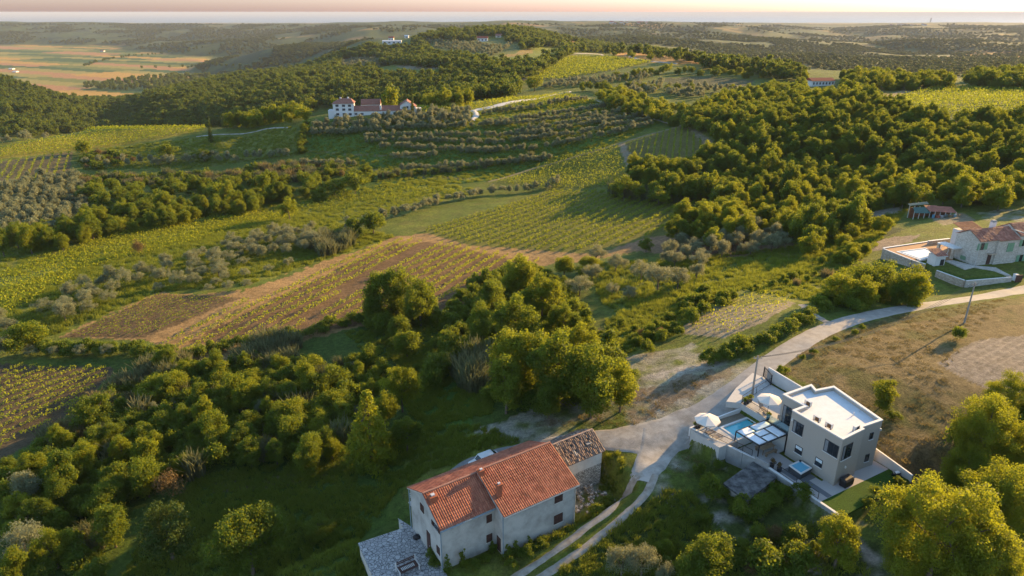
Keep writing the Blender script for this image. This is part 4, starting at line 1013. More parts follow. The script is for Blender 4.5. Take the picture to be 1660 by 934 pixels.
# dining set under it
p = FV(-1.5, 7.9); tb = empty('dining_table', (p[0], p[1], .08), 'long wooden table under the pergola', 'table', None, math.atan2(uF[1], uF[0]))
b = MB(); b.box((0, 0, .70), (2.0, .85, .05)); b.build('tabletop', M_WOOD, tb)
for sx in (-.85, .85):
    for sy in (-.33, .33): b = MB(); b.box((sx, sy, 0), (.07, .07, .70)); b.build('leg', M_WOOD, tb)
for w_, lb in ((7.15, 'wooden bench on the patio side of the pergola table'), (8.6, 'wooden bench on the pool side of the pergola table')):
    p = FV(-1.5, w_); bn = empty('bench', (p[0], p[1], .08), lb, 'bench', None, math.atan2(uF[1], uF[0]))
    b = MB(); b.box((0, 0, .41), (1.8, .34, .05)); b.build('seat', M_WOOD, bn)
    for sx in (-.75, .75): b = MB(); b.box((sx, 0, 0), (.07, .28, .41)); b.build('leg', M_WOOD, bn)
# parasols
def parasol(c, zc, zb, rad, label):
    r = empty('parasol', (c[0], c[1], zb), label, 'parasol', 'cream parasols of the villa'); H = zc - zb
    V = [(0, 0, H)]; n = 8
    for k in range(n):
        a = 2 * math.pi * (k + .5) / n; V.append((math.cos(a) * rad, math.sin(a) * rad, H - rad * .27))
        V.append((math.cos(a) * rad * 1.0, math.sin(a) * rad * 1.0, H - rad * .27 - .12))
    b = MB(); b.add(V, [(0, 1 + 2 * k, 1 + 2 * ((k + 1) % n)) for k in range(n)] + [(1 + 2 * k, 2 + 2 * k, 2 + 2 * ((k + 1) % n), 1 + 2 * ((k + 1) % n)) for k in range(n)])
    b.build('canopy', M_CANVAS, r)
    b = MB(); b.bar((0, 0, .05), (0, 0, H + .1), .06, n=8); b.build('pole', M_FRAME, r)
    for k in range(n):
        a = 2 * math.pi * (k + .5) / n; b = MB(); b.bar((0, 0, H - .06), (math.cos(a) * rad * .97, math.sin(a) * rad * .97, H - rad * .27 - .05), .025); b.build('rib', M_FRAME, r)
    b = MB(); b.box((0, 0, 0), (.7, .7, .08)); b.build('base', M_CONC, r)
    return r
p = at(*c4(146, 332), 3.55); parasol(p, 3.55, 1.2, 1.5, 'open cream parasol on the raised pool deck beside the road corner')
p = at(*c4(538, 205), 4.75); parasol(p, 4.75, 2.4, 1.42, 'open cream parasol on the upper deck by the balcony door')
# sun loungers
def lounger(p, z, ang, label, m=None):
    r = empty('sun_lounger', (p[0], p[1], z), label, 'sun lounger', 'sun loungers of the villa', ang); m = m or M_WOOD
    b = MB(); b.bar((-.2, -.28, .32), (.95, -.28, .32), .05); b.bar((-.2, .28, .32), (.95, .28, .32), .05); b.build('frame', m, r)
    b = MB(); [b.box((-.15 + k * .1, 0, .345), (.07, .56, .02)) for k in range(11)]; b.build('seat', mat('taupe_sling', (.33, .28, .24), .8), r)
    b = MB(); b.add([(-.2, -.27, .35), (-.2, .27, .35), (-.72, .27, .86), (-.72, -.27, .86), (-.23, -.27, .38), (-.23, .27, .38), (-.75, .27, .89), (-.75, -.27, .89)], [(0, 1, 2, 3), (7, 6, 5, 4), (0, 4, 5, 1), (3, 2, 6, 7), (0, 3, 7, 4), (1, 5, 6, 2)]); b.build('backrest', MATS['taupe_sling'], r)
    for sx in (-.1, .85):
        for sy in (-.26, .26): b = MB(); b.box((sx, sy, 0), (.05, .05, .31)); b.build('leg', m, r)
au = math.atan2(uF[1], uF[0])
q = at(*c4(148, 435), 1.5); lounger(q, 1.2, au, 'sun lounger under the parasol at the wall, nearer the road')
q = at(*c4(192, 462), 1.5); lounger(q, 1.2, au, 'sun lounger beside the concrete wall, nearer the pergola')
q = at(*c4(490, 278), 2.7); lounger(q, 2.4, au - 1.9, 'grey sun lounger under the parasol of the upper deck')
q = at(*c4(608, 345), 2.7); ch = empty('lounge_chair', (q[0], q[1], 2.4), 'low garden armchair beside the balcony door', 'chair', None, au)
b = MB(); b.box((0, 0, .28), (.6, .6, .1)); b.build('seat', MATS['taupe_sling'], ch)
b = MB(); b.box((-.27, 0, .38), (.06, .6, .4)); b.build('backrest', MATS['taupe_sling'], ch)
for s in (-.25, .25): b = MB(); b.bar((s, -.28, 0), (s, -.28, .5), .04); b.bar((s, .28, 0), (s, .28, .5), .04); b.build('leg', M_FRAME, ch)
q = at(*c4(645, 378), 2.7); st = empty('side_table', (q[0], q[1], 2.4), 'little round table on the balcony deck', 'table')
b = MB(); b.bar((0, 0, .43), (0, 0, .46), .5, n=14); b.build('tabletop', M_FRAME, st)
for k in range(3): b = MB(); b.bar((0, 0, .42), (math.cos(k * 2.1) * .2, math.sin(k * 2.1) * .2, 0), .03); b.build('leg', M_FRAME, st)
# glass balustrade and thin railings
m = bpy.data.materials.new('clear_glass'); m.use_nodes = True; nt = m.node_tree
gl = nt.nodes.new('ShaderNodeBsdfGlossy'); gl.inputs['Roughness'].default_value = .03; gl.inputs['Color'].default_value = (.8, .9, .92, 1)
tr = nt.nodes.new('ShaderNodeBsdfTransparent'); tr.inputs['Color'].default_value = (.80, .90, .90, 1)
ms = nt.nodes.new('ShaderNodeMixShader'); ms.inputs[0].default_value = .16; nt.links.new(tr.outputs[0], ms.inputs[1]); nt.links.new(gl.outputs[0], ms.inputs[2]); nt.links.new(ms.outputs[0], nt.nodes['Material Output'].inputs['Surface'])
M_CLEAR = m
gb = empty('glass_balustrade', FV(.6, 8.5, 2.4), 'clear glass balustrade along the balcony deck above the pergola', 'balustrade')
for w0, w1 in ((6.95, 8.0), (8.05, 9.1), (9.15, 10.15)):
    b = MB(); b.prism(FV.poly([(.55, w0), (.57, w0), (.57, w1), (.55, w1)]), 2.42, 3.35); b.build('pane', M_CLEAR, gb, gb)
b = MB(); b.prism(FV.poly([(.52, 6.92), (.60, 6.92), (.60, 10.18), (.52, 10.18)]), 2.402, 2.47); b.build('base_rail', M_BLACK, gb, gb)
def railing(name, label, pts, h=.95, gap=.12, m=M_BLACK, bars=True):
    r = empty(name, pts[0], label, 'railing'); b = MB(); c = MB(); pl = MB()
    for p, q in zip(pts[:-1], pts[1:]):
        p = np.array(p); q = np.array(q); b.bar(p + [0, 0, h], q + [0, 0, h], .045); b.bar(p + [0, 0, .08], q + [0, 0, .08], .03)
        n = int(np.linalg.norm(q - p) / gap)
        for k in range(n + 1 if bars else 0): x = p + (q - p) * k / n; c.bar(x + [0, 0, .08], x + [0, 0, h], .014)
    for p in pts: p = np.array(p); pl.bar(p, p + [0, 0, h], .05)
    b.build('handrail', m, r, r); pl.build('post', m, r, r)
    if bars: c.build('baluster', m, r, r)
railing('railing', 'thin bar railing on the concrete wall beside the sun loungers', [FV(-4.5, 7.3, .85), FV(-4.95, 8.3, 1.05), FV(-6.9, 14.0, 1.42)], .8)
railing('railing', 'wire railing along the edge of the upper deck above the planting bed', [FV(.86, 10.3, 2.4), FV(.86, 14.1, 2.4)], .95, .16)
railing('railing', 'black handrail between the upper deck and the road', [FV(.9, 14.25, 2.42), FV(4.2, 15.0, 2.42), FV(7.4, 15.6, 2.42)], 1.0, .3)
railing('wire_fence', 'wire fence with dark posts on the low wall of the hot tub patio', [FV(-3.85, 4.8, .53), FV(-3.8, 1.8, .5), FV(-3.75, -.9, .45)], .85, .4, bars=False)
gt = empty('gate', FV(7.7, 15.6, 2.42), 'dark sliding gate between the white wall and the road', 'gate')
b = MB(); g0, g1 = np.array(FV(7.5, 15.6)), np.array(FV(8.35, 17.6)); b.bar((*g0, 2.45), (*g0, 3.9), .1); b.bar((*g1, 2.45), (*g1, 3.9), .1); b.bar((*g0, 3.85), (*g1, 3.85), .08); b.bar((*g0, 2.55), (*g1, 2.55), .08); b.build('frame', M_BLACK, gt, gt)
b = MB(); [b.bar((*(g0 + (g1 - g0) * k / 12), 2.6), (*(g0 + (g1 - g0) * k / 12), 3.8), .03) for k in range(1, 12)]; b.build('bars', M_BLACK, gt, gt)
# potted plants
def pot(p, z, label, r=.22, h=.42):
    o = empty('potted_plant', (p[0], p[1], z), label, 'potted plant', 'pots around the villa')
    b = MB(); b.bar((0, 0, 0), (0, 0, h), r * 1.6, n=10, taper=1.25); b.build('pot', M_FRAME, o)
    rg_ = np.random.default_rng(int(p[0] * 100)); lb = [(rg_.normal() * .1, rg_.normal() * .1, h + .2 + rg_.random() * .3, .2) for _ in range(5)]
    o2 = obj('foliage', crown_mesh('pot_foliage', lb, 40, .14, L_SHRUB if 'reddish' not in label else L_RED, int(p[1] * 100)), o)
for q, z, lb in (((75, 395), 1.2, 'dark pot with a shrub at the road corner of the raised deck'), ((92, 392), 1.2, 'second dark pot at the road corner, nearer the parasol'), ((380, 245), 2.4, 'dark pot at the road end of the upper deck'), ((398, 240), 2.4, 'middle one of the pots at the road end of the upper deck'), ((417, 228), 2.4, 'pot nearest the utility pole on the upper deck'),
                 ((526, 340), 2.4, 'tall grey pot at the glass balustrade corner'), ((548, 640), .05, 'tall bushy pot with reddish leaves by the patio wall'), ((597, 665), .05, 'reddish bush in a pot nearest the hot tub')):
    pot(at(*c4(*q), z + .25), z, lb, .3 if 'reddish' in lb else .2, .45)
# concrete hut below the wall
hz_ = .35
hk = [tuple(at(*c4(*q), hz_)[:2]) for q in ((432, 616), (582, 712), (396, 866), (243, 752))]
hut = empty('concrete_hut', (*hk[0], -1.6), 'low old concrete outbuilding with a stained grey flat roof', 'hut')
b = MB(); b.prism(offs(hk, .12), -2.2, hz_ - .22); b.build('wall', mat('crumbling_render', (.30, .27, .225), .95, .1, nscale=1.2, col2=(.48, .44, .385), bump=.4), hut, hut)
b = MB(); b.prism(hk, hz_ - .218, hz_); b.build('roof', mat('stained_slab', (.060, .058, .058), .95, .1, nscale=1.0, col2=(.22, .215, .205), bump=.4, thr=(.4, .72)), hut, hut)

# ------------------------------------------------------------------ old house with red roof
uO, wO = FO.u, FO.w
oh = empty('old_house', FO(7, 3, -4.1), 'old plastered two-storey house with a red tiled roof', 'house')
ZE1, ZR = 1.2, 3.05
b = MB()
fl_, ba_ = 0, 7.1
def gable(mb, u0, u1, w0, w1, z0, ze0, ze1, wr, zr, sink=.12):
    """walls with gables at u0 and u1; eaves at w0 (ze0) and w1 (ze1), ridge at wr"""
    P = lambda u: [(*FO(u, w0), z0), (*FO(u, w0), ze0), (*FO(u, wr), zr - sink), (*FO(u, w1), ze1), (*FO(u, w1), z0)]
    vs = P(u0) + P(u1); mb.add(vs, [(0, 1, 2, 3, 4), (9, 8, 7, 6, 5), (0, 5, 6, 1), (3, 8, 9, 4), (1, 6, 7, 2), (2, 7, 8, 3)])
gable(b, 0, 6.0, 0, 7.0, -6, ZE1 - .08, ZE1 - .08, 3.4, ZR)
gable(b, 6.003, 15.0, -1.6, 7.0, -6, ZE1 - .12, ZE1 - .08, 3.4, ZR + .2)
b.build('wall', M_PLASTER, oh, oh)
def slope(u0, u1, wr, zr, we, ze, nm, m, root, **k):
    sgn = -1 if we < wr else 1
    return tiles(nm, FO(u0, wr, zr), uO, u1 - u0, wO * sgn, abs(we - wr), zr - ze, m, root, **k)
slope(-.25, 5.98, 3.4, ZR, -.32, ZE1 - .05, 'roof', M_TILE, oh, seed=3, chaos=.10)
slope(5.85, 15.25, 3.4, ZR + .2, -1.95, ZE1 - .08, 'roof', M_TILE, oh, seed=4, chaos=.10)
slope(-.25, 15.25, 3.42, ZR + .04, 7.35, ZE1 - .05, 'roof', M_TILE, oh, seed=5)
b = MB()
for u0, u1, wr, zr, we, ze in ((-.2, 5.95, 3.4, ZR, -.28, ZE1 - .05), (5.9, 15.2, 3.4, ZR + .2, -1.9, ZE1 - .08), (-.2, 15.2, 3.42, ZR + .04, 7.3, ZE1 - .05)):
    A0, A1, B1, B0 = FO(u0, wr, zr - .05), FO(u1, wr, zr - .05), FO(u1, we, ze - .03), FO(u0, we, ze - .03)
    b.add([A0, A1, B1, B0] + [(q[0], q[1], q[2] - .1) for q in (A0, A1, B1, B0)], [(0, 1, 2, 3), (7, 6, 5, 4), (0, 3, 7, 4), (1, 5, 6, 2), (3, 2, 6, 7)])
b.build('roof_deck', M_PLASTER2, oh, oh)
b = MB()
for u0, u1, z in ((-.2, 5.9, ZR + .04), (5.9, 15.2, ZR + .24)):
    n = int((u1 - u0) / .38)
    for k in range(n): b.bar(FO(u0 + (u1 - u0) * k / n, 3.4, z), FO(u0 + (u1 - u0) * (k + 1.08) / n, 3.4, z + .012), .26, .16, n=8)
b.build('ridge_tiles', mat('ridge_clay', (.33, .17, .12), .8, .2, var=.2), oh, oh)
M_CHIM = mat('brick_chimney', (.27, .085, .045), .9, .1, nscale=5, col2=(.36, .13, .07))
def chimney(u, w, zb, h, m, wd=.5):
    b = MB(); b.box(FO(u, w), (wd, wd * .9, h), uO, zb); o = b.build('chimney', m, oh, oh)
    b = MB(); b.box(FO(u, w), (wd + .1, wd * .9 + .1, .09), uO, zb + h + .002); b.build('cap', M_CHIM, o, oh); b = MB(); b.box(FO(u, w), (wd * .5, wd * .45, .12), uO, zb + h + .093); b.build('flue', M_STEEL, o, oh)
def roofpos(px, py, z):                                # on the front slope
    p = at(px, py, z); return FO.inv(p)
for (px, py, zb, h, wd) in ((702, 816, 1.9, 1.2, .75), (780, 771, 2.6, .95, .55), (809, 802, 1.8, 1.55, .5)):
    u, w = roofpos(px, py, zb + .3); chimney(u, w, zb, h, M_CHIM, wd)
# windows: front walls and gable
nF = -wO
def ow(P, a, n, tl, br, open_=False):
    s0, z1 = on_wall(P, a, *tl); s1, z0 = on_wall(P, a, *br); return shutter_window(oh, P, a, n, s0, s1, z0, z1, None, open_)
k6 = lambda x, y: (580 + x / 3.829, 690 + y / 3.829)
Pl = np.array(FO(0, 0)); Pt = np.array(FO(6, -1.6)); Pg = np.array(FO(0, 7.0))
ow(Pl, uO, nF, k6(798, 560), k6(832, 592)); ow(Pl, uO, nF, k6(798, 682), k6(834, 712))
ow(Pt, uO, nF, k6(1222, 437), k6(1270, 463)); ow(Pt, uO, nF, k6(1218, 562), k6(1270, 590))
ng_ = -uO; ag = -wO
ow(Pg, ag, ng_, k6(388, 476), k6(412, 548)); ow(Pg, ag, ng_, k6(490, 738), k6(511, 808))
ow(Pg, ag, ng_, k6(472, 598), k6(500, 660), True)
s0, z1 = on_wall(Pg, ag, *k6(428, 645)); s1, z0 = on_wall(Pg, ag, *k6(455, 765))
b = MB(); wbox(b, Pg, ag, ng_, s0, s1, -4.0, z1, -.05, .05); d_ = b.build('door', M_DWOOD, oh, oh); b = MB(); wbox(b, Pg, ag, ng_, s1 - .12, s1 - .08, -3.1, -2.95, .05, .1); b.build('handle', M_STEEL, d_, oh)
s0, z1 = on_wall(np.array(FO(6, 0)), -wO, *k6(874, 672)); b = MB(); wbox(b, FO(6, 0), -wO, -uO, .45, 1.15, -3.9, -2.2, -.05, .05); b.build('side_door', M_DWOOD, oh, oh)
for pts in ([FO(-.2, -.42, ZE1 - .1), FO(5.9, -.42, ZE1 - .1)], [FO(5.9, -2.02, ZE1 - .15), FO(15.2, -2.02, ZE1 - .15)]): b = MB(); b.path(pts, .13, 6); b.build('gutter', M_PIPE, oh, oh)
for u, w, z in ((-.12, -.12, ZE1), (5.93, -1.72, ZE1), (14.9, -1.72, ZE1), (-.12, 7.05, ZE1)): b = MB(); b.path([FO(u, w, z - .15), FO(u, w, -4.4)], .11, 6); b.build('downpipe', M_PIPE, oh, oh)
# balcony rail behind the gable
b = MB(); [b.bar(FO(.2 + k * .5, 7.9, -1.2), FO(.2 + k * .5, 7.9, -.2), .05) for k in range(4)]; b.bar(FO(.2, 7.9, -.2), FO(1.7, 7.9, -.2), .07); b.bar(FO(.2, 7.9, -.7), FO(1.7, 7.9, -.7), .05); b.bar(FO(.2, 7.05, -.2), FO(.2, 7.9, -.2), .06); b.box(FO(1.0, 7.45), (1.8, .95, .12), uO, -1.35); b.build('balcony', M_STEEL, oh, oh)
# terrace of crazy paving
tp = [FO(-.05, -.02), FO(-.05, 7.1), tuple(at(646, 841, -4)[:2]), tuple(at(655.5, 856.3, -4)[:2]), tuple(at(582.3, 881, -4)[:2]), (-11.3, 47.0), (-4.2, 47.4)]
te = empty('paved_terrace', (-10, 52, -6), 'raised terrace of grey crazy paving in front of the old house gable', 'terrace')
b = MB(); b.prism(tp, -7.5, -4.14); b.build('wall', M_PLASTER2, te, te)
b = MB(); b.prism(offs(tp, -.1), -4.138, -4.0); b.build('paving', M_CRAZY, te, te)
# slatted bench and bag on it
p = at(661, 921, -3.7); bn = empty('garden_bench', (p[0], p[1], -4.0), 'dark slatted bench with pale posts on the paved terrace', 'bench', None, math.atan2(uO[1], uO[0]))
b = MB(); b.box((0, 0, .42), (2.0, .95, .06)); b.build('seat', M_DWOOD, bn)
b = MB(); [b.box((-.62 + k * .155, -.02, .484), (.09, .42, .02)) for k in range(9)]; b.build('slats', M_SLATW, bn)
b = MB(); [b.box((0, .5, .75 + k * .2), (2.0, .06, .1)) for k in range(2)]; b.build('backrest', M_DWOOD, bn)
for sx in (-1.02, 1.02): b = MB(); b.box((sx, .5, 0), (.1, .1, 1.1)); b.box((sx, -.47, 0), (.1, .1, .62)); b.box((sx, 0, .56), (.08, .9, .07)); b.build('post', M_SLATW, bn)
p = at(675.5, 871, -3.8); bg = crown = None
r_ = empty('rubbish_bag', (p[0], p[1], -4.0), 'black bag lying on the paved terrace by the house wall', 'bag')
V = []; Fc = []; nn = 10
for i in range(6):
    for k in range(nn):
        ph_ = math.pi * i / 5; a = 2 * math.pi * k / nn; rr = .34 * math.sin(ph_) * (1 + .15 * math.sin(a * 3 + i)); V.append((math.cos(a) * rr * 1.3, math.sin(a) * rr, .25 - .27 * math.cos(ph_)))
b = MB(); b.add(V, [(i * nn + k, i * nn + (k + 1) % nn, (i + 1) * nn + (k + 1) % nn, (i + 1) * nn + k) for i in range(5) for k in range(nn)]); b.build('sack', M_PLASTIC, r_, None, smooth=True)
# creepers on the front wall
for u, w, hgt, lb in ((.25, -.35, 2.0, 'green creeper climbing the front corner of the old house'), (1.9, -.45, 1.9, 'taller bushy creeper on the front wall beside the corner'), (5.4, -.5, 1.3, 'small creeper by the recessed side door'), (6.3, -1.95, 1.5, 'thin creeper on the corner of the projecting wing'), (7.2, -2.0, 1.7, 'creeper on the projecting wing next to its corner'), (8.9, -2.0, 1.3, 'creeper in the middle of the projecting wing wall')):
    rg_ = np.random.default_rng(int(u * 10)); lb_ = [(rg_.normal() * .14, rg_.normal() * .06, .1 + hgt * (k / 7), .32 * (1 - k / 11)) for k in range(8)]
    p = FO(u, w); o = obj('ivy', crown_mesh('creeper_foliage', lb_, 55, .17, L_SHRUB, int(u * 77)), None, (p[0], p[1], gz(*p))); tag(o, lb, 'creeper', 'creepers on the old house')
# ruined barn
bn = empty('ruined_barn', FO(18.5, 4.4, -4), 'ruined stone barn with a broken tiled roof behind the red roofed house', 'barn')
b = MB(); gable(b, 15.3, 21.8, 2.25, 6.5, -6, -.9, -.2, 4.25, 1.9); b.build('wall', M_RUIN, bn, bn)
b = MB(); wbox(b, FO(15.3, 2.25), uO, -wO, 1.6, 6.5, -1.3, .28, -.3, .02); b.build('plaster_band', M_PLASTER2, bn, bn)
b = MB(); wbox(b, FO(15.3, 2.25), uO, -wO, .55, 1.15, -1.1, .1, -.3, .015); b.build('window', M_BLACK, bn, bn)
slope(15.1, 22.0, 4.25, 2.05, 1.95, .40, 'roof', M_TILE_RUIN, bn, seed=8, chaos=.5, amp=.07)
slope(15.1, 22.0, 4.27, 2.05, 6.75, .50, 'roof', M_TILE_RUIN, bn, seed=9, chaos=.5, amp=.07)
b = MB()
for wr, ze, we in ((4.25, .30, 2.0), (4.27, .40, 6.7)):
    A0, A1, B1, B0 = FO(15.2, wr, 1.93), FO(21.95, wr, 1.93), FO(21.95, we, ze), FO(15.2, we, ze); b.add([A0, A1, B1, B0], [(0, 1, 2, 3)])
b.build('roof_boards', mat('rotten_boards', (.13, .105, .088), .95, .1), bn, bn)
b = MB(); [b.bar(FO(15.1 + k * .4, 4.25, 2.1), FO(15.1 + (k + 1) * .4, 4.25, 2.1 + .02 * (k % 3)), .22, .14, n=7) for k in range(17)]; b.build('ridge_tiles', mat('pale_ridge_clay', (.42, .29, .21), .85, .2, var=.25), bn, bn)
b = MB(); b.box(FO(20.5, 3.2), (.7, .55, .06), uO, 1.30); b.build('roof_patch', M_CONC, bn, bn)
# rubble in front of the barn
b = MB(); rg_ = np.random.default_rng(66)
for k in range(70):
    u, w = rg_.uniform(15.4, 21), 1.9 - abs(rg_.normal()) * 1.5; s = rg_.uniform(.10, .38); p = FO(u, w); z = gz(*p) + max(0, .9 - (2.2 - w) * .5) * rg_.random()
    b.box((p[0], p[1], z - .05), (s * 1.4, s, s * .8), (math.cos(k), math.sin(k)))
o = b.build('rubble', M_RUIN); tag(o, None, None, None, 'stuff')

# ------------------------------------------------------------------ stone house and its garden
uS, wS = FS.u, FS.w
sh = empty('stone_house', FS(6, 2.6, 1), 'pale stone farmhouse with green shutters and a faded tile roof', 'house')
b = MB()
def gableS(mb, u0, u1, w0, w1, z0, ze, zr, wr):
    P = lambda u: [(*FS(u, w0), z0), (*FS(u, w0), ze), (*FS(u, wr), zr), (*FS(u, w1), ze), (*FS(u, w1), z0)]
    mb.add(P(u0) + P(u1), [(0, 1, 2, 3, 4), (9, 8, 7, 6, 5), (0, 5, 6, 1), (3, 8, 9, 4), (1, 6, 7, 2), (2, 7, 8, 3)])
gableS(b, 0, 4.2, 0, 5.4, 0, 5.9, 7.4, 2.7); gableS(b, 4.203, 9.3, -.35, 5.4, 0, 5.8, 7.4, 2.7); gableS(b, 9.303, 20, -.1, 5.6, 0, 6.3, 8.0, 2.7)
b.build('wall', M_STONE, sh, sh)
for u0, u1, w0, ze, zr in ((-.15, 4.2, -.3, 5.95, 7.55), (4.2, 9.3, -.65, 5.85, 7.55), (9.3, 20.1, -.4, 6.4, 8.15)):
    tiles('roof', FS(u0, 2.7, zr), uS, u1 - u0, -wS, 2.7 - w0, zr - ze, M_TILE_OLD, sh, seed=int(u0 * 9 + 20), pitch=.28, course=.4, chaos=.25, seg=3)
    tiles('roof', FS(u0, 2.71, zr), uS, u1 - u0, wS, 3.0, zr - ze, M_TILE_OLD, sh, seed=int(u0 * 9 + 21), pitch=.28, course=.4, chaos=.25, seg=3)
    b = MB(); A0, A1, B1, B0 = FS(u0, 2.7, zr - .08), FS(u1, 2.7, zr - .08), FS(u1, w0, ze - .06), FS(u0, w0, ze - .06); b.add([A0, A1, B1, B0], [(0, 1, 2, 3)]); A0, A1, B1, B0 = FS(u0, 2.7, zr - .08), FS(u1, 2.7, zr - .08), FS(u1, 5.7, ze - .06), FS(u0, 5.7, ze - .06); b.add([A0, A1, B1, B0], [(0, 1, 2, 3)]); b.build('roof_deck', M_TAN, sh, sh)
b = MB(); b.box(FS(9.25, 1.15), (.24, 3.6, .16), uS, 7.15); b.build('verge', M_PLASTER2, sh, sh)
b = MB(); b.box(FS(6.3, 3.6), (.9, .7, 1.5), uS, 6.9); ch_ = b.build('chimney', M_COPE, sh, sh); b = MB(); b.box(FS(6.3, 3.6), (1.05, .85, .1), uS, 8.403); b.box(FS(6.3, 3.6), (.8, .6, .25), uS, 8.505); b.build('cap', M_CONC, ch_, sh)
s1_ = lambda x, y: (1420 + x / 6.917, 390 + y / 6.917)
S0 = np.array(FS(0, 0)); Sg = np.array(FS(0, 5.4)); S1 = np.array(FS(4.2, -.35)); S2 = np.array(FS(9.3, -.1))
def sw(P, a, n, tl, br, op):
    s0, z1 = on_wall(P, a, *s1_(*tl)); s1, z0 = on_wall(P, a, *s1_(*br))
    if op: w = (s1 - s0) / 3.0; s0, s1 = s0 + w, s1 - w
    f = shutter_window(sh, P, a, n, s0, s1, z0, z1, M_GREEN, op, True, 1.0); 
sw(S0, uS, -wS, (1145, 36), (1240, 100), True); sw(S1, uS, -wS, (1485, 30), (1530, 122), False); sw(S2, uS, -wS, (1580, 165), (1665, 230), True); sw(S2, uS, -wS, (1620, -5), (1690, 60), True)
sw(Sg, -wS, -uS, (953, 160), (1000, 225), False)
b = MB(); wbox(b, S0, uS, -wS, 2.75, 3.7, 1.0, 3.1, -.05, .03); d_ = b.build('door', M_DWOOD, sh, sh)
b = MB(); wbox(b, S0, uS, -wS, 2.5, 4.15, 3.15, 3.35, -.05, .7); b.build('door_canopy', M_STONEB, sh, sh)
b = MB(); b.path([FS(.05, -.1, 5.8), FS(.05, -.1, 1.0)], .1, 6); b.build('downpipe', M_STEEL, sh, sh)
# rear wing and porch
b = MB(); b.prism(FS.poly([(3.2, 6.2), (7.6, 6.2), (7.6, 9.4), (3.2, 9.4)]), 0, 5.6); b.build('rear_wing', M_WHITE, sh, sh)
tiles('roof', FS(2.9, 9.6, 6.7), uS, 5.0, -wS, 3.7, 1.0, M_TILE, sh, seed=40, pitch=.3, course=.42, seg=3)
po = FS.poly([(-2.0, 3.4), (-.02, 3.4), (-.02, 7.5), (-2.0, 7.5)])
b = MB(); b.prism(po, 3.35, 3.55); b.build('porch_roof', M_COPE, sh, sh)
for q in ((-1.8, 3.7), (-1.8, 7.2)): b = MB(); b.box(FS(*q), (.45, .45, 2.35), uS, 1.0); b.build('porch_pillar', M_STONEB, sh, sh)
# deck, pool, walls
zd = 1.3
dk = [tuple(at(*s1_(*q), zd)[:2]) for q in ((95, 92), (590, 18), (640, 30), (830, 60), (880, 110), (860, 215), (620, 175), (420, 215))]
slab('terracotta_terrace', dk, .2, zd, M_TAN)
pl2 = [tuple(at(*s1_(*q), zd + .05)[:2]) for q in ((225, 122), (552, 80), (735, 158), (500, 218))]
pool2 = empty('swimming_pool', (*np.mean(pl2, axis=0), zd), 'white covered swimming pool on the terracotta terrace of the stone house', 'swimming pool')
b = MB(); ring(b, pl2, 0, .3, zd - .3, zd + .06); b.build('rim', M_COPE, pool2, pool2)
b = MB(); ring(b, pl2, .302, .75, zd - .3, zd + .03); b.build('tile_band', M_BLUET, pool2, pool2)
b = MB(); b.prism(offs(pl2, .752), zd - .3, zd + .045); b.build('cover', M_POOL2, pool2, pool2)
def swall(name, label, pts, m, cop=True, th=.35, z0=-2.5):
    r = empty(name, (*pts[0][:2], pts[0][2] - 1), label, 'wall'); b = MB(); c = MB()
    for p, q in zip(pts[:-1], pts[1:]):
        p = np.array(p); q = np.array(q); a = unit(q[:2] - p[:2]); n = np.array([-a[1], a[0]]) * th
        b.prism([tuple(p[:2]), tuple(q[:2]), tuple(q[:2] + n), tuple(p[:2] + n)], z0, [p[2], q[2], q[2], p[2]])
        e = n / th * .04; c.prism([tuple(p[:2] - e), tuple(q[:2] - e), tuple(q[:2] + n + e), tuple(p[:2] + n + e)], [p[2] + .002, q[2] + .002, q[2] + .002, p[2] + .002], [p[2] + .08, q[2] + .08, q[2] + .08, p[2] + .08])
    b.build('wall_body', m, r, r)
    if cop: c.build('coping', M_COPE, r, r)
W = lambda q, z: at(*s1_(*q), z)
swall('pool_wall', 'brown stone retaining wall on the road side of the covered pool', [W((90, 92), 1.4), W((410, 218), 1.4), W((560, 262), 1.2)], M_STONEB, th=-.35)
swall('pool_wall', 'low pale wall along the field side of the covered pool', [W((90, 88), 1.4), W((590, 14), 1.4)], M_STONE, th=.3)
swall('garden_wall', 'stone garden wall slanting down from the pool house to the road corner', [W((690, 335), 1.3), W((1003, 448), 1.3)], M_STONEB, th=-.35)
swall('garden_wall', 'long white-washed stone wall between the garden and the road', [W((1005, 450), 1.3), W((1515, 408), 1.35)], M_STONE, th=-.3)
swall('garden_wall', 'short brown stone wall with gate pillars behind the pool terrace', [W((596, 10), 2.0), W((835, -18), 2.0)], M_STONEB, th=.35, z0=-1)
gp = W((1550, 460), .3); b = MB(); b.box((gp[0], gp[1] , -.5), (.7, .6, 2.3), uS); o = b.build('gate_pillar', M_COPE); tag(o, 'white gate pillar at the end of the garden wall', 'pillar')
gq = W((1600, 440), 1); g = empty('garden_gate', (gq[0], gq[1], .2), 'brown entrance gate beside the white pillar', 'gate'); b = MB(); b.box((gq[0], gq[1], .2), (1.5, .08, 1.7), uS); b.build('panel', M_DWOOD, g, g); b = MB(); b.box((gq[0] - .5, gq[1] - .08, .9), (.15, .05, .05), uS); b.build('handle', M_STEEL, g, g)
slab('garden_lawn', [tuple(W(q, 1.1)[:2]) for q in ((700, 330), (780, 245), (1000, 325), (1100, 300), (1330, 340), (1490, 395), (1500, 405), (1008, 445))], -.2, .75, M_LAWN)
slab('stone_path', [tuple(W(q, 1.15)[:2]) for q in ((780, 225), (860, 220), (1110, 280), (1340, 300), (1520, 395), (1490, 395), (1330, 335), (1100, 296), (1000, 320))], .1, 1.15, M_STONE)
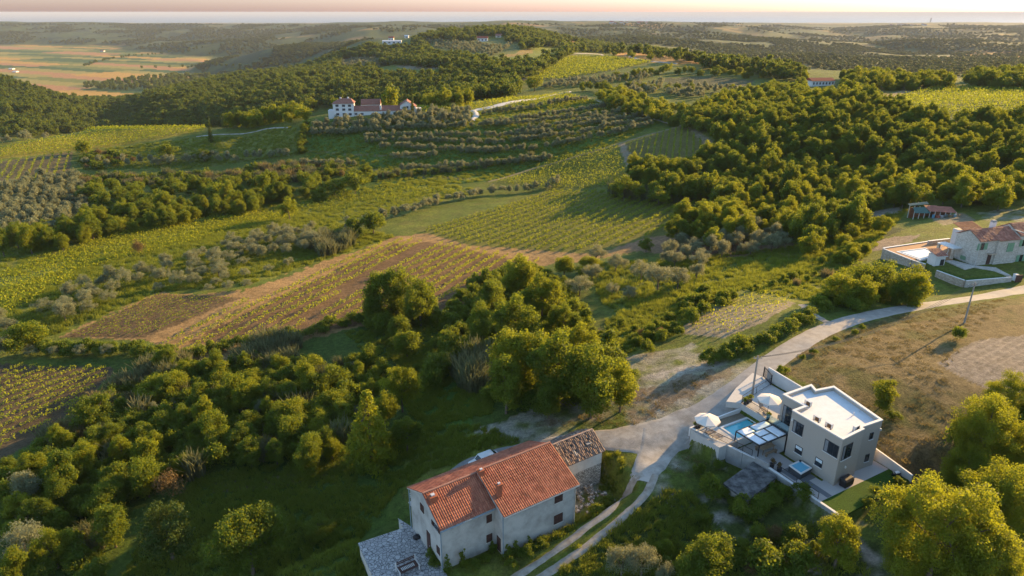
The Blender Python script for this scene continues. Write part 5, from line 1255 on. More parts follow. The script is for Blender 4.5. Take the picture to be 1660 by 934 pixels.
# pool house
ph4 = [W(q, 1.3)[:2] for q in ((560, 290), (690, 330), (775, 285), (650, 245))]
phs = empty('pool_house', (*np.mean(ph4, axis=0), 1), 'tiny white pool house with a red tiled roof beside the covered pool', 'hut')
c_ = W((665, 260), 1.0)[:2]; Fh = Frame(c_, uS)
b = MB(); b.prism(Fh.poly([(-1.1, -1.0), (1.1, -1.0), (1.1, 1.0), (-1.1, 1.0)]), -1, 3.0); b.build('wall', M_WHITE, phs, phs)
tiles('roof', Fh(-1.35, 1.3, 3.75), uS, 2.7, -wS, 2.7, .75, M_TILE_OLD, phs, seed=51, pitch=.28, course=.4, seg=3)
b = MB(); A0, A1, B1, B0 = Fh(-1.3, 1.28, 3.65), Fh(1.3, 1.28, 3.65), Fh(1.3, -1.35, 2.93), Fh(-1.3, -1.35, 2.93); b.add([A0, A1, B1, B0] + [(q[0], q[1], q[2] - .1) for q in (A0, A1, B1, B0)], [(0, 1, 2, 3), (7, 6, 5, 4), (0, 3, 7, 4), (1, 5, 6, 2), (3, 2, 6, 7), (0, 4, 5, 1)]); b.build('roof_deck', M_COPE, phs, phs)
b = MB(); wbox(b, Fh(-1.1, -1.0), uS, -wS, 1.1, 2.0, 1.0, 2.2, -.05, .03); b.build('opening', M_BLACK, phs, phs)
# hanging chair and lounger on the deck
q = W((755, 140), zd + .5); hc_ = empty('egg_chair', (q[0], q[1], zd), 'white hoop-framed sun chair beside the covered pool', 'chair')
b = MB()
for k in range(14): a0, a1 = 2 * math.pi * k / 14, 2 * math.pi * (k + 1) / 14; b.bar((math.cos(a0) * .9, .1 * math.sin(a0), 1.0 + math.sin(a0) * .95), (math.cos(a1) * .9, .1 * math.sin(a1), 1.0 + math.sin(a1) * .95), .07)
b.build('hoop', M_COPE, hc_); b = MB(); b.box((0, -.2, .35), (1.1, .9, .12)); b.build('seat', M_COPE, hc_); b = MB(); b.box((0, -.1, 0), (1.4, 1.0, .06)); b.build('base', M_COPE, hc_)
# ------------------------------------------------------------------ ramshackle shed
sx = lambda x, y: (1440 + x / 7.545, 310 + y / 7.545)
p0 = hit(*sx(300, 345)); p1 = hit(*sx(820, 310)); a_s = unit(p1[:2] - p0[:2]); Fs_ = Frame(p0[:2], a_s); Ls = float(np.linalg.norm(p1[:2] - p0[:2])); z0_ = float(p0[2])
sd_ = empty('ramshackle_shed', (*p0[:2], z0_), 'ramshackle farm shed of posts, tarpaulins and patched red roof sheets', 'shed')
b = MB()
for k in range(9): b.bar(Fs_(k * Ls / 8, 0, z0_ - .5), Fs_(k * Ls / 8, 0, z0_ + 2.2), .14); b.bar(Fs_(k * Ls / 8, 3.2, z0_ - .5), Fs_(k * Ls / 8, 3.2, z0_ + 2.7), .14)
b.build('posts', M_SLATW, sd_, sd_)
b = MB(); b.prism(Fs_.poly([(.2, 3.0), (Ls, 3.0), (Ls, 3.2), (.2, 3.2)]), z0_ - .5, z0_ + 2.4)
for s0, s1 in ((Ls * .46, Ls * .55), (Ls * .57, Ls * .64)): b.prism(Fs_.poly([(s0, .1), (s1, .1), (s1, .2), (s0, .2)]), z0_ - .3, z0_ + 2.1)
b.build('wall', M_RUST, sd_, sd_)
b = MB(); b.add([Fs_(Ls * .34, -.4, z0_ + 2.35), Fs_(Ls * .66, -.4, z0_ + 2.3), Fs_(Ls * .66, 3.5, z0_ + 3.0), Fs_(Ls * .34, 3.5, z0_ + 3.05)], [(0, 1, 2, 3)]); b.add([Fs_(Ls * .62, -.3, z0_ + 2.2), Fs_(Ls * 1.02, -.3, z0_ + 2.1), Fs_(Ls * 1.02, 3.5, z0_ + 2.75), Fs_(Ls * .62, 3.5, z0_ + 2.9)], [(0, 1, 2, 3)]); b.build('roof', M_TILE_OLD, sd_, sd_)
b = MB(); b.add([Fs_(-.2, -.8, z0_ + 1.9), Fs_(Ls * .36, -.8, z0_ + 1.95), Fs_(Ls * .3, 1.6, z0_ + 3.0), Fs_(.1, 1.6, z0_ + 2.8)], [(0, 1, 2, 3)]); b.add([Fs_(-.4, 2.4, z0_ + 3.0), Fs_(Ls * .42, 2.4, z0_ + 3.6), Fs_(Ls * .42, 3.8, z0_ + 3.9), Fs_(-.4, 3.8, z0_ + 3.2)], [(0, 1, 2, 3)]); b.build('tarpaulin', M_TARP, sd_, sd_)
rg_ = np.random.default_rng(12)
for k, (c, nm) in enumerate((((.12, .30, .42), 'blue barrel'), ((.35, .10, .06), 'rust-red crate'), ((.42, .40, .38), 'pale box'), ((.10, .12, .10), 'dark drum'), ((.30, .20, .10), 'wooden crate'), ((.20, .28, .30), 'grey-blue tub'))):
    p = Fs_(Ls * (.45 + .1 * k), -.5 - .3 * (k % 2)); z = gz(*p); b = MB()
    if k in (0, 3, 5): b.bar((p[0], p[1], z - .05), (p[0], p[1], z + .8), .62, n=12); b.bar((p[0], p[1], z + .3), (p[0], p[1], z + .36), .66, n=12)
    else: b.box((p[0], p[1], z - .05), (.8, .6, .6), uS); b.box((p[0], p[1], z + .2), (.84, .64, .06), uS)
    o = b.build(('barrel' if k in (0, 3, 5) else 'crate'), mat(nm.replace(' ', '_'), c, .7)); tag(o, nm + ' standing in front of the ramshackle shed', 'barrel' if k in (0, 3, 5) else 'crate')

# ------------------------------------------------------------------ white estate across the valley
M_EST = mat('estate_white', (.62, .61, .60), .85, .2, var=.04); M_ESTR = mat('estate_roof', (.20, .085, .06), .85, .2, nscale=1.5, col2=(.30, .15, .11)); M_WIN = mat('estate_shutter', (.06, .055, .06), .6)
e3 = lambda x, y: (520 + x / 9.765, 150 + y / 9.765)
E0 = hit(*e3(240, 412)); YE = float(E0[1]); zE = float(E0[2])
FE = Frame((E0[0], YE), (1, .12))
def eu(px):                                             # distance along the front for a column of the photograph
    t = float(t_of(px, 185)); k = (t * FE.o[1] - FE.o[0]) / (FE.u[0] - t * FE.u[1]); return k
def ez(py, u=10): return EYE - (FE.o[1] + FE.u[1] * u) * float(slope_of(py))
est = empty('white_estate', (*FE(15, 5), zE), 'big white three-storey manor with a long red roofed wing on the ridge', 'manor')
u0, u1 = eu(540.7), eu(573.8); ze_ = ez(168.5, u0); zt = ez(162.5, u0)
b = MB(); b.prism(FE.poly([(u0, 0), (u1, 0), (u1, 8), (u0, 8)]), zE - 3, ze_); b.prism(FE.poly([(eu(532), .5), (u0 - .01, .5), (u0 - .01, 6), (eu(532), 6)]), zE - 3, ez(179.3, 0))
ul, ur = u1 + .01, eu(653); zl, zt2 = ez(180.3, 20), ez(174.7, 20)
b.prism(FE.poly([(ul, .4), (ur, .4), (ur, 6.5), (ul, 6.5)]), zE - 3, zl)
ub0, ub1 = eu(582), eu(615); b.prism(FE.poly([(ub0, 13), (ub1, 13), (ub1, 19), (ub0, 19)]), zE - 2, ez(172.5, 25) - .6)
ug0, ug1 = eu(649), eu(674.5); zg, zgr = ez(171.5, 35), ez(164.3, 35); um = (eu(660.3))
P_ = [(*FE(ug0, 1), zE - 3), (*FE(ug1, 1), zE - 3), (*FE(ug1, 1), zg - .8), (*FE(um, 1), zgr), (*FE(ug0, 1), zg)]; Q_ = [(x + FE.w[0] * 9, y + FE.w[1] * 9, z) for x, y, z in P_]
b.add(P_ + Q_, [(0, 1, 2, 3, 4), (9, 8, 7, 6, 5), (0, 5, 6, 1), (1, 6, 7, 2), (2, 7, 8, 3), (3, 8, 9, 4), (4, 9, 5, 0)])
b.prism(FE.poly([(ug1 + .01, 2), (eu(683), 2), (eu(683), 6), (ug1 + .01, 6)]), zE - 3, ez(176.5, 40)); b.build('wall', M_EST, est, est)
b = MB(); z9 = ze_ + .15
def hip(u0, u1, w0, w1, z0, z1, o=.5):
    c = [FE(u0 - o, w0 - o, z0), FE(u1 + o, w0 - o, z0), FE(u1 + o, w1 + o, z0), FE(u0 - o, w1 + o, z0)]; h = (w1 - w0) / 2
    r0, r1 = FE(u0 + h * .9, (w0 + w1) / 2, z1), FE(u1 - h * .35, (w0 + w1) / 2, z1)
    b.add(c + [r0, r1], [(0, 1, 5, 4), (1, 2, 5), (2, 3, 4, 5), (3, 0, 4), (3, 2, 1, 0)])
hip(u0, u1, 0, 8, ze_ + .02, zt + .5)
b.build('roof', M_ESTR, est, est); b = MB()
def saddle(u0, u1, w0, w1, z0, z1, o=.4):
    wm = (w0 + w1) / 2; b.add([FE(u0, w0 - o, z0), FE(u1, w0 - o, z0), FE(u1, wm, z1), FE(u0, wm, z1), FE(u1, w1 + o, z0), FE(u0, w1 + o, z0)], [(0, 1, 2, 3), (3, 2, 4, 5), (0, 3, 5), (1, 4, 2), (0, 5, 4, 1)])
saddle(ul, ur, .4, 6.5, zl + .02, zt2 + .7); b.build('roof', M_ESTR, est, est); b = MB()
saddle(ub0, ub1, 13, 19, ez(172.5, 25) - .58, ez(167, 25) + .3); b.build('roof', M_ESTR, est, est); b = MB()
b.add([FE(ug0 - .4, .6, zg - .05), FE(um, .6, zgr + .15), FE(um, 10.2, zgr + .15), FE(ug0 - .4, 10.2, zg - .05), FE(ug1 + .4, .6, zg - .9), FE(ug1 + .4, 10.2, zg - .9)], [(0, 1, 2, 3), (1, 4, 5, 2)]); b.build('roof', M_ESTR, est, est)
nE = -FE.w
for rows, cols_ in (((171.4, 177.7, 185.3), (547.5, 558, 567.7)),):
    for py in rows:
        for px in cols_:
            u = eu(px); z = ez(py, u); b = MB(); wbox(b, FE(u, 0), FE.u, nE, -.75, .75, z - .55, z + .55, -.05, .05); wo_ = b.build('window', M_WIN, est, est)
            b = MB(); wbox(b, FE(u, 0), FE.u, nE, -.85, .85, z - .68, z - .56, -.05, .12); b.build('sill', M_EST, wo_, est)
for px, py in ((571, 185), (577, 185), (587, 185)):
    u = eu(px); z = ez(py, u); b = MB(); wbox(b, FE(u, .4), FE.u, nE, -.7, .7, z - .45, z + .45, -.05, .05); b.build('window', M_WIN, est, est)
for px, py in ((661, 174.5), (670, 174)): u = eu(px); z = ez(py, u); b = MB(); wbox(b, FE(u, 1), FE.u, nE, -.5, .5, z - .6, z + .6, -.05, .05); b.build('window', M_WIN, est, est)
u = eu(606); z = ez(186, u); b = MB(); b.add([(*(np.array(FE(u, .34)) + FE.u * math.cos(math.pi * k / 10) * 1.9), z - 1 + math.sin(math.pi * k / 10) * 2.0) for k in range(11)], [tuple(range(11))]); b.build('arch', M_WIN, est, est)
u = eu(557); b = MB(); wbox(b, FE(u, 0), FE.u, nE, -.4, .4, zE - .5, zE + 2.3, -.05, .06); d_ = b.build('door', M_WIN, est, est)
for px, py in ((552.8, 162), (565, 161.5)): u = eu(px); b = MB(); b.box(FE(u, 4), (.8, .8, 1.6), FE.u, ez(py, u) - .8); b.build('chimney', M_COPE, est, est)
u = eu(617.5); b = MB(); b.box(FE(u, 1.2), (.9, .9, 2.4), FE.u, zl + .2); b.build('chimney', M_EST, est, est)
wl_ = empty('garden_wall', (*FE(eu(600), -3), zE - 2), 'low pinkish wall in front of the estate courtyard', 'wall'); b = MB(); b.prism(FE.poly([(eu(598), -3), (eu(634), -4), (eu(634), -3.6), (eu(598), -2.6)]), zE - 3, zE + .7); b.build('wall_body', M_TAN, wl_, wl_)
# the long white barn on the right, houses on the far hill
def farm(name, label, px, py, wpx, hpx, depth, roofh, mw, mr, nwin=0, ang=0.0, cat='house', lean=None):
    p = hit(px, py); d = p[1] * CP - (p[2] - EYE) * SP; L_ = wpx * d / FPX; Hh = hpx * d / FPX / 1.02
    Ff = Frame((p[0], p[1]), (math.cos(ang), math.sin(ang))); r = empty(name, p, label, cat)
    b = MB(); b.prism(Ff.poly([(-L_ / 2, 0), (L_ / 2, 0), (L_ / 2, depth), (-L_ / 2, depth)]), p[2] - 4, p[2] + Hh); b.build('wall', mw, r, r)
    if mr is not None:
        b = MB(); z = p[2] + Hh + .02; o = .5; wm = depth / 2
        b.add([Ff(-L_ / 2 - o, -o, z), Ff(L_ / 2 + o, -o, z), Ff(L_ / 2 + o, wm, z + roofh), Ff(-L_ / 2 - o, wm, z + roofh), Ff(L_ / 2 + o, depth + o, z), Ff(-L_ / 2 - o, depth + o, z)], [(0, 1, 2, 3), (3, 2, 4, 5), (0, 3, 5), (1, 4, 2), (0, 5, 4, 1)]); b.build('roof', mr, r, r)
    for k in range(nwin):
        s = -L_ / 2 + L_ * (k + .5) / nwin; b = MB(); wbox(b, Ff(s, 0), Ff.u, -Ff.w, -L_ / nwin * .22, L_ / nwin * .22, p[2] + Hh * .3, p[2] + Hh * .75, -.05, .06); b.build('window', M_WIN, r, r)
    return r
M_REDR = mat('far_red_roof', (.30, .085, .05), .85, .2, var=.15)
farm('white_barn', 'long low white building with a red roof standing by the right hand vineyard', 1334, 139.5, 38, 8, 8, 1.6, M_EST, M_REDR, 7, .12, 'barn')
farm('hilltop_house', 'grey-white long house on the far left end of the hilltop', 635, 72, 30, 5, 10, 1.5, M_EST, M_EST, 4)
farm('hilltop_house', 'narrow two-storey house rising behind the grey-white hilltop house', 634, 68, 8, 6, 8, 2.5, M_EST, M_REDR, 2)
farm('hilltop_house', 'house with a red roof at the right end of the far hilltop olives', 782, 67.5, 17, 5, 10, 3, M_EST, M_REDR, 3)
farm('hilltop_annex', 'white annex left of the red roofed hilltop house', 769, 64, 14, 3, 8, .8, M_EST, M_EST, 2)
farm('hilltop_house', 'small brown house in the trees behind the red roofed hilltop house', 808, 61, 9, 3, 8, 2.5, M_PLASTER2, M_ESTR, 1)
farm('hilltop_house', 'tiny grey house among the trees in the middle of the hilltop', 659, 62, 6, 3, 8, 2, M_EST, M_EST, 1)
rg_ = np.random.default_rng(77)
for k in range(26):
    px, py = rg_.uniform(985, 1050), 36.5 + rg_.random() * 3; farm('village_house', 'house of the distant village on the hazy skyline', px, py, rg_.uniform(2, 4), 1.4, 14, 4, M_EST if k % 3 else M_PLASTER2, M_REDR, 0)['group'] = 'distant village houses'
for k in range(12):
    px, py = rg_.uniform(1440, 1510), 40.5 + rg_.random() * 2; farm('hamlet_house', 'house of the hazy hilltop hamlet near the right skyline', px, py, rg_.uniform(2.5, 4.5), 1.5, 12, 4, M_PLASTER2, M_ESTR, 0)['group'] = 'hazy hamlet houses'
farm('valley_farm', 'pale farmhouse on the flat valley floor beside the tree line', 165, 84, 6, 1.6, 14, 3, M_EST, M_REDR, 2)
for q, lb in (((17, 113), 'white glasshouse roof half hidden by trees on the valley floor'), ((23, 117.5), 'smaller white shed just below the glasshouse on the valley floor')): farm('valley_shed', lb, q[0], q[1], 6, 1.4, 14, 1.5, M_EST, M_EST, 2, cat='shed')
ct = hit(1508, 36.5) ; tw = empty('church_tower', ct, 'thin church tower on the hazy right skyline', 'tower'); d = ct[1] / CP; b = MB(); b.box((ct[0], ct[1], ct[2] - 5), (d / FPX * 1.4,) * 2 + (d / FPX * 4.5 + 5,)); b.build('wall', M_PLASTER2, tw, tw); b = MB(); z = ct[2] + d / FPX * 4.5; w_ = d / FPX * .8; b.add([(ct[0] - w_, ct[1] - w_, z), (ct[0] + w_, ct[1] - w_, z), (ct[0] + w_, ct[1] + w_, z), (ct[0] - w_, ct[1] + w_, z), (ct[0], ct[1], z + w_ * 2.5)], [(0, 1, 4), (1, 2, 4), (2, 3, 4), (3, 0, 4)]); b.build('spire', M_ESTR, tw, tw)

# ------------------------------------------------------------------ poles, car, brushwood
def pole(px, py, top, label):
    p = hit(px, py); r = empty('utility_pole', p, label, 'pole', 'utility poles along the road')
    d = p[1] * CP - (p[2] - EYE) * SP; H = top * d / FPX / .9
    b = MB(); b.bar((0, 0, -.5), (0, 0, H), .3, n=8, taper=.6); b.build('shaft', mat('pole_concrete', (.27, .25, .225), .9, .1), r)
    b = MB(); b.bar((-.5, 0, H - .35), (.5, 0, H - .35), .08); [b.bar((s, 0, H - .3), (s, 0, H - .12), .08, n=6) for s in (-.45, 0, .45)]; b.build('crossarm', M_CONC, r)
    return (p[0], p[1], p[2] + H)
t1 = pole(1219, 642, 66, 'concrete utility pole beside the road at the villa gate')
t2 = pole(1563, 524, 64, 'concrete utility pole between the road bend and the ploughed field')
b = MB()
for off in (-.45, 0, .45):
    pr = None
    for k in range(25):
        f = k / 24; q = np.array(t1) * (1 - f) + np.array(t2) * f; q[2] -= 2.2 * 4 * f * (1 - f) + .2; q[0] += off
        if pr is not None: b.bar(pr, q, .03, n=4)
        pr = q
o = b.build('power_line', M_FRAME); tag(o, 'thin sagging wires strung between the two utility poles', 'wires')
p = hit(788, 754); cr_ = empty('parked_car', p, 'white parked car half hidden behind the red roof', 'car', None, math.atan2(uO[1], uO[0]))
b = MB(); prof = [(-2.0, .35), (-2.05, .75), (-1.2, .9), (-.7, 1.42), (1.0, 1.42), (1.7, .95), (2.0, .8), (2.0, .35)]
vs = [(x, y, z) for y, k in ((-.85, 1), (.85, 1)) for x, z in prof]; n = len(prof); b.add(vs, [tuple(range(n)), tuple(range(n, 2 * n))[::-1]] + [(i, n + i, n + (i + 1) % n, (i + 1) % n) for i in range(n)]); b.build('body', M_COPE, cr_, None, bevel=.06)
b = MB(); b.add([(-1.16, -.70, .955), (-1.16, .70, .955), (-.76, .66, 1.375), (-.76, -.66, 1.375)], [(0, 1, 2, 3)]); b.add([(1.64, -.70, 1.02), (1.64, .70, 1.02), (1.06, .66, 1.42), (1.06, -.66, 1.42)], [(3, 2, 1, 0)]); [b.box((.1, s, .98), (1.7, .02, .34)) for s in (-.862, .862)]; b.build('window', M_GLASS, cr_)
for sx_ in (-1.25, 1.25):
    for sy in (-.8, .8): b = MB(); b.bar((sx_, sy - .1, .32), (sx_, sy + .1, .32), .64, n=14); wl2 = b.build('wheel', M_PLASTIC, cr_); b = MB(); b.bar((sx_, sy - .11, .32), (sx_, sy + .11, .32), .34, n=10); b.build('rim', M_STEEL, wl2)
p = hit(975, 545); b = MB(); rg_ = np.random.default_rng(3)
for k in range(260):
    a = rg_.uniform(0, math.pi); c = rg_.normal(size=2) * (1.5, .9); z = p[2] + max(.05, 1.0 - np.hypot(*c) * .4) * rg_.random(); L_ = rg_.uniform(.6, 1.7); dx, dy, dz = math.cos(a) * L_ / 2, math.sin(a) * L_ / 2, rg_.normal() * .25
    b.bar((p[0] + c[0] - dx, p[1] + c[1] - dy, z - dz), (p[0] + c[0] + dx, p[1] + c[1] + dy, z + dz), rg_.uniform(.025, .07))
o = b.build('brushwood_pile', mat('dead_branches', (.085, .062, .055), .9, .1, col2=(.17, .13, .115), nscale=3)); tag(o, 'heap of dead grey-brown branches on the slope right of the copse', 'brushwood')
T_, O_, S_ = 'broadleaf_tree', 'olive_tree', 'shrub'
# ---- single plants near the camera, each with its own description
single(270, 862, 92, 'evergreen', 'evergreen_tree', 'dense dark egg-shaped evergreen with golden top in the shady lower meadow', 'tree', 1.0, 0)
single(400, 872, 128, 'oak', T_, 'loose pale-green round tree beside the dark egg-shaped evergreen', 'tree', .95, 0)
single(178, 850, 78, 'oak', T_, 'slim green tree growing just beyond the dark egg-shaped evergreen towards the scrub', 'tree', 1.1, 2)
single(45, 790, 60, 'olive', O_, 'silvery willow-like bush rising from the scrub at the bottom left corner', 'tree', 1.1, 0)
single(40, 880, 70, 'olive', O_, 'lower silvery bush in the scrub nearest the bottom left corner', 'tree', 1.0, 1)
single(515, 850, 54, 'bushy', S_, 'low round green bush alone in the meadow left of the paved terrace', 'shrub', .6, 0)
single(272, 785, 54, 'redshrub', S_, 'pinkish brown dry bush at the edge of the lower meadow', 'shrub', 1.3, 0)
single(597, 682, 82, 'conifer', 'conifer_tree', 'golden-green pointed conifer at the edge of the scrub below the copse', 'tree', 1.15, 0)
single(650, 625, 62, 'acacia', T_, 'tall golden-crowned tree right beside the pointed conifer', 'tree', 1.3, 0)
single(622, 660, 60, 'acacia', T_, 'yellow-green tree squeezed between the pointed conifer and its tall golden neighbour', 'tree', 1.1, 2)
single(658, 700, 52, 'oak', T_, 'dark low tree at the foot of the golden trees facing the red roof', 'tree', 1.0, 3)
single(700, 610, 46, 'shrub', S_, 'loose dark bush standing in the grass left of the big copse', 'shrub', 1.3, 1)
single(632, 468, 78, 'oak', T_, 'tall dark tree at the lower edge of the vineyard with young staked vines', 'tree', 1.15, 0)
single(680, 485, 70, 'oak', T_, 'dark tree leaning against its taller neighbour below the young vineyard', 'tree', 1.0, 1)
single(605, 495, 48, 'oak', T_, 'smallest of the three dark trees below the young vineyard', 'tree', .9, 3)
for a in [(842, 445, 74, 'acacia', 2, 'topmost yellow-green tree at the far tip of the big copse'), (800, 478, 62, 'oak', 0, 'dark tree on the left flank near the far tip of the big copse'),
          (880, 480, 70, 'acacia', 3, 'orange-tinted tree on the right flank of the big copse'), (836, 520, 84, 'oak', 1, 'broad tree in the middle of the big copse'),
          (778, 520, 60, 'oak', 1, 'dark-leaved tree on the left edge in the middle of the big copse'), (912, 520, 56, 'oak', 3, 'tree bordering the olive trees on the right edge of the big copse'),
          (850, 575, 112, 'acacia', 0, 'big tree with a bright yellow-green crown at the front of the big copse'), (905, 590, 110, 'oak', 1, 'wide dark tree at the front centre of the big copse'),
          (820, 615, 80, 'oak', 3, 'deep green tree at the left front corner of the big copse above the canes'), (960, 612, 104, 'oak', 1, 'broad tree overhanging the gravel at the right front of the big copse'),
          (1008, 622, 72, 'acacia', 1, 'low golden tree at the right tip of the big copse beside the gravel'), (890, 640, 70, 'oak', 0, 'shaded tree at the foot of the big copse next to the gravel yard'),
          (770, 570, 46, 'shrub', 2, 'dark bushy growth on the left front of the big copse'), (940, 555, 66, 'acacia', 1, 'yellowish tree behind the front row on the right of the big copse')]:
    single(a[0], a[1], a[2], a[3], T_ if a[3] != 'shrub' else S_, a[5], 'tree' if a[3] != 'shrub' else 'shrub', 1.05, a[4], 'trees of the big copse')
for a in [(1530, 850, 190, 'grand', 1, 'largest yellow-green acacia filling the slope below the villa lawn'), (1605, 690, 130, 'grand', 0, 'tall bright yellow acacia at the edge of the ploughed field'),
          (1640, 640, 90, 'grand', 2, 'golden acacia nearest the ploughed strip at the picture edge'),
          (1628, 800, 150, 'grand', 0, 'dense acacia behind the largest one at the picture edge'), (1570, 760, 100, 'grand', 0, 'shaded tree between the two big acacias beside the brown field'),
          (1600, 900, 140, 'grand', 1, 'darker tree in the bottom right corner'), (1470, 900, 90, 'grand', 0, 'slender acacia rising in front of the largest acacia at the bottom edge'),
          (1660, 730, 90, 'grand', 2, 'acacia cut by the picture edge right of the brown field')]:
    single(a[0], a[1], a[2], a[3], T_, a[5], 'tree', 1.05, a[4], 'acacias below the villa')
single(1362, 872, 86, 'acacia', T_, 'round bush-like tree with an orange-gold top in front of the villa lawn corner', 'tree', .95, 3)
single(1145, 905, 96, 'oak', T_, 'dark rounded tree at the bottom edge between the track and the villa', 'tree', .9, 1)
scatter([(930, 934), (1010, 870), (1080, 830), (1180, 870), (1190, 940), (930, 940)], 2.1, ['shrub', 'shrub', 'olive'], (.35, .8), S_, 'bush in the long grass between the track and the bottom edge', 'shrub', 'bushes right of the track', keep=.55, hoff=.4, ylim=(40, 75))
single(1240, 905, 70, 'shrub', S_, 'dark bush at the bottom edge below the concrete hut', 'shrub', 1.0, 1)
single(1300, 905, 60, 'shrub', S_, 'bush between the gold-topped tree and the dark bush at the bottom edge', 'shrub', 1.1, 2)
single(1152, 790, 40, 'shrub', S_, 'leafy green bush against the left side of the concrete hut', 'shrub', 1.3, 0)
along([(1222, 838), (1245, 822), (1268, 802)], .8, ['shrub'], (.6, .85), S_, 'bush against the front of the concrete hut', 'shrub', 'bushes at the concrete hut', jit=.25)
along([(1172, 812), (1188, 826), (1208, 840)], 1.0, ['shrub'], (.4, .6), S_, 'bush against the front of the concrete hut', 'shrub', 'bushes at the concrete hut', jit=.25)
single(1300, 795, 34, 'shrub', S_, 'small bush under the white retaining wall of the villa', 'shrub', .9, 3)
single(1438, 633, 36, 'gold', T_, 'small yellow tree standing alone in the brown field behind the villa', 'tree', .9, 2)
single(1432, 655, 32, 'shrub', S_, 'low green bush at the foot of the small yellow tree', 'shrub', .8, 1)
single(1448, 672, 24, 'shrub', S_, 'lower end of the green strip in the brown field behind the villa', 'shrub', .7, 2)
single(1555, 540, 26, 'shrub', S_, 'round green bush at the foot of the utility pole by the ploughed field', 'shrub', 1.2, 0)
single(1270, 600, 22, 'shrub', S_, 'rounded weed clump at the top end of the white boundary wall', 'shrub', .9, 3)
for a in [(1420, 442, 84, 'bushy', 0, 'tallest golden tree in the clump beside the stone house pool'), (1484, 455, 72, 'bushy', 1, 'wide rounded tree of the clump touching the stone garden wall'),
          (1365, 460, 58, 'bushy', 3, 'darker tree at the road end of the clump by the stone house'), (1402, 466, 58, 'bushy', 1, 'low shaded tree at the foot of the clump along the road'),
          (1450, 468, 50, 'bushy', 0, 'dark green tree in the middle foot of the clump along the road')]:
    single(a[0], a[1], a[2], a[3], T_, a[5], 'tree', 1.0, a[4], 'clump of trees beside the stone house')
single(467, 336, 32, 'gold_mid', T_, 'single yellow-green tree standing alone at the edge of the left vineyards', 'tree', 1.2, 1)
single(604, 357, 40, 'broad_mid', T_, 'dark round tree alone among the olive line below the terraced slope', 'tree', 1.05, 0)
single(575, 366, 26, 'broad_mid', T_, 'smaller dark tree just left of the round one in the olive line', 'tree', 1.1, 2)
single(224, 401, 24, 'redshrub', S_, 'pale pinkish bush alone in the left vineyards', 'shrub', 1.5, 1)
single(38, 546, 60, 'gold', T_, 'rounded yellow-green tree at the left end of the long hedge', 'tree', .9, 5)
single(632, 156, 34, 'gold_mid', T_, 'large golden lime tree behind the white estate', 'tree', 1.15, 3)
single(867, 132, 26, 'gold_mid', T_, 'round golden tree alone beside the white estate drive', 'tree', 1.0, 0)
single(667, 150, 7, 'cypress', 'cypress_tree', 'thin dark cypress behind the white estate', 'tree', 1.0, 0)
single(339, 207, 9, 'cypress', 'cypress_tree', 'dark columnar cypress at the end of the lane left of the estate', 'tree', .8, 0)
single(678, 59, 3, 'cypress', 'cypress_tree', 'tiny cypress by the grey-white house on the far hilltop', 'tree', .9, 0)
single(505, 168, 18, 'gold_mid', T_, 'golden round tree left of the estate main house', 'tree', 1.2, 1)
single(546, 160, 16, 'gold_mid', T_, 'golden tree peeping over the roof corner of the estate main house', 'tree', 1.2, 2)
single(271, 241, 30, 'broad_mid', T_, 'dark round tree alone at the lower edge of the left meadow', 'tree', .95, 0)
single(330, 250, 26, 'broad_mid', T_, 'dark low tree at the meadow edge among the hedge olives', 'tree', .8, 3)
single(133, 236, 28, 'gold_mid', T_, 'yellow-green bushy tree at the corner of the spur vineyard', 'tree', .9, 3)
single(595, 275, 22, 'broad_mid', T_, 'dark bushy tree at the bottom left of the terraced slope', 'tree', 1.0, 2)
single(1048, 396, 26, 'broad_mid', T_, 'dark round bush-tree beside the tan field corner', 'tree', .9, 1)
single(1155, 385, 26, 'gold', T_, 'yellow-green young tree in front of the silver olives', 'tree', 1.3, 2)
single(1490, 318, 40, 'broad_mid', T_, 'dark round tree directly behind the ramshackle shed', 'tree', .9, 1)
for px_, nm in ((1023, 'first'), (1056, 'second'), (995, 'third')):
    single(px_, {1023: 88, 1056: 92, 995: 87}[px_], {1023: 15, 1056: 13, 995: 9}[px_], 'broad_mid', T_, {'first': 'largest lone tree along the hilltop road by the golden stubble field', 'second': 'rightmost lone tree along the hilltop road by the golden stubble field', 'third': 'smallest lone tree along the hilltop road by the golden stubble field'}[nm], 'tree', .95, 1)
# gardens and olive trees near the right hand house
for a in [(1020, 474, 28, 'nearest olive tree on the green slope right of the copse'), (993, 468, 24, 'small round olive tree left of the nearest one on the green slope'), (1068, 446, 50, 'widest orange-tinted olive crown on the green slope'),
          (1040, 438, 36, 'olive tree behind the widest olive crown'), (1100, 448, 40, 'olive tree right of the widest olive crown'), (960, 440, 34, 'olive tree touching the right edge of the copse'), (940, 462, 36, 'dark olive tree at the edge of the copse'),
          (1000, 425, 34, 'olive tree at the back of the group on the green slope'), (1130, 440, 30, 'olive tree at the right end of the group on the green slope'), (967, 410, 34, 'grey olive bush at the tan vineyard corner')]:
    single(a[0], a[1], a[2], 'olive', O_, a[3], 'olive tree', 1.0, int(rng.integers(4)), 'olive trees on the green slope')
single(915, 430, 34, 'gold', T_, 'bright yellow-green tree between vineyard and copse', 'tree', .9, 3); single(955, 425, 30, 'gold', T_, 'second bright yellow-green tree at the vineyard corner', 'tree', .9, 5)
scatter([(1070, 420), (1090, 385), (1150, 372), (1250, 362), (1275, 372), (1260, 395), (1180, 410), (1110, 425)], 4.6, 'olive', (.95, 1.25), O_, 'silvery olive tree in the brown-floored grove under the golden wood', 'olive tree', 'olive grove under the golden wood')
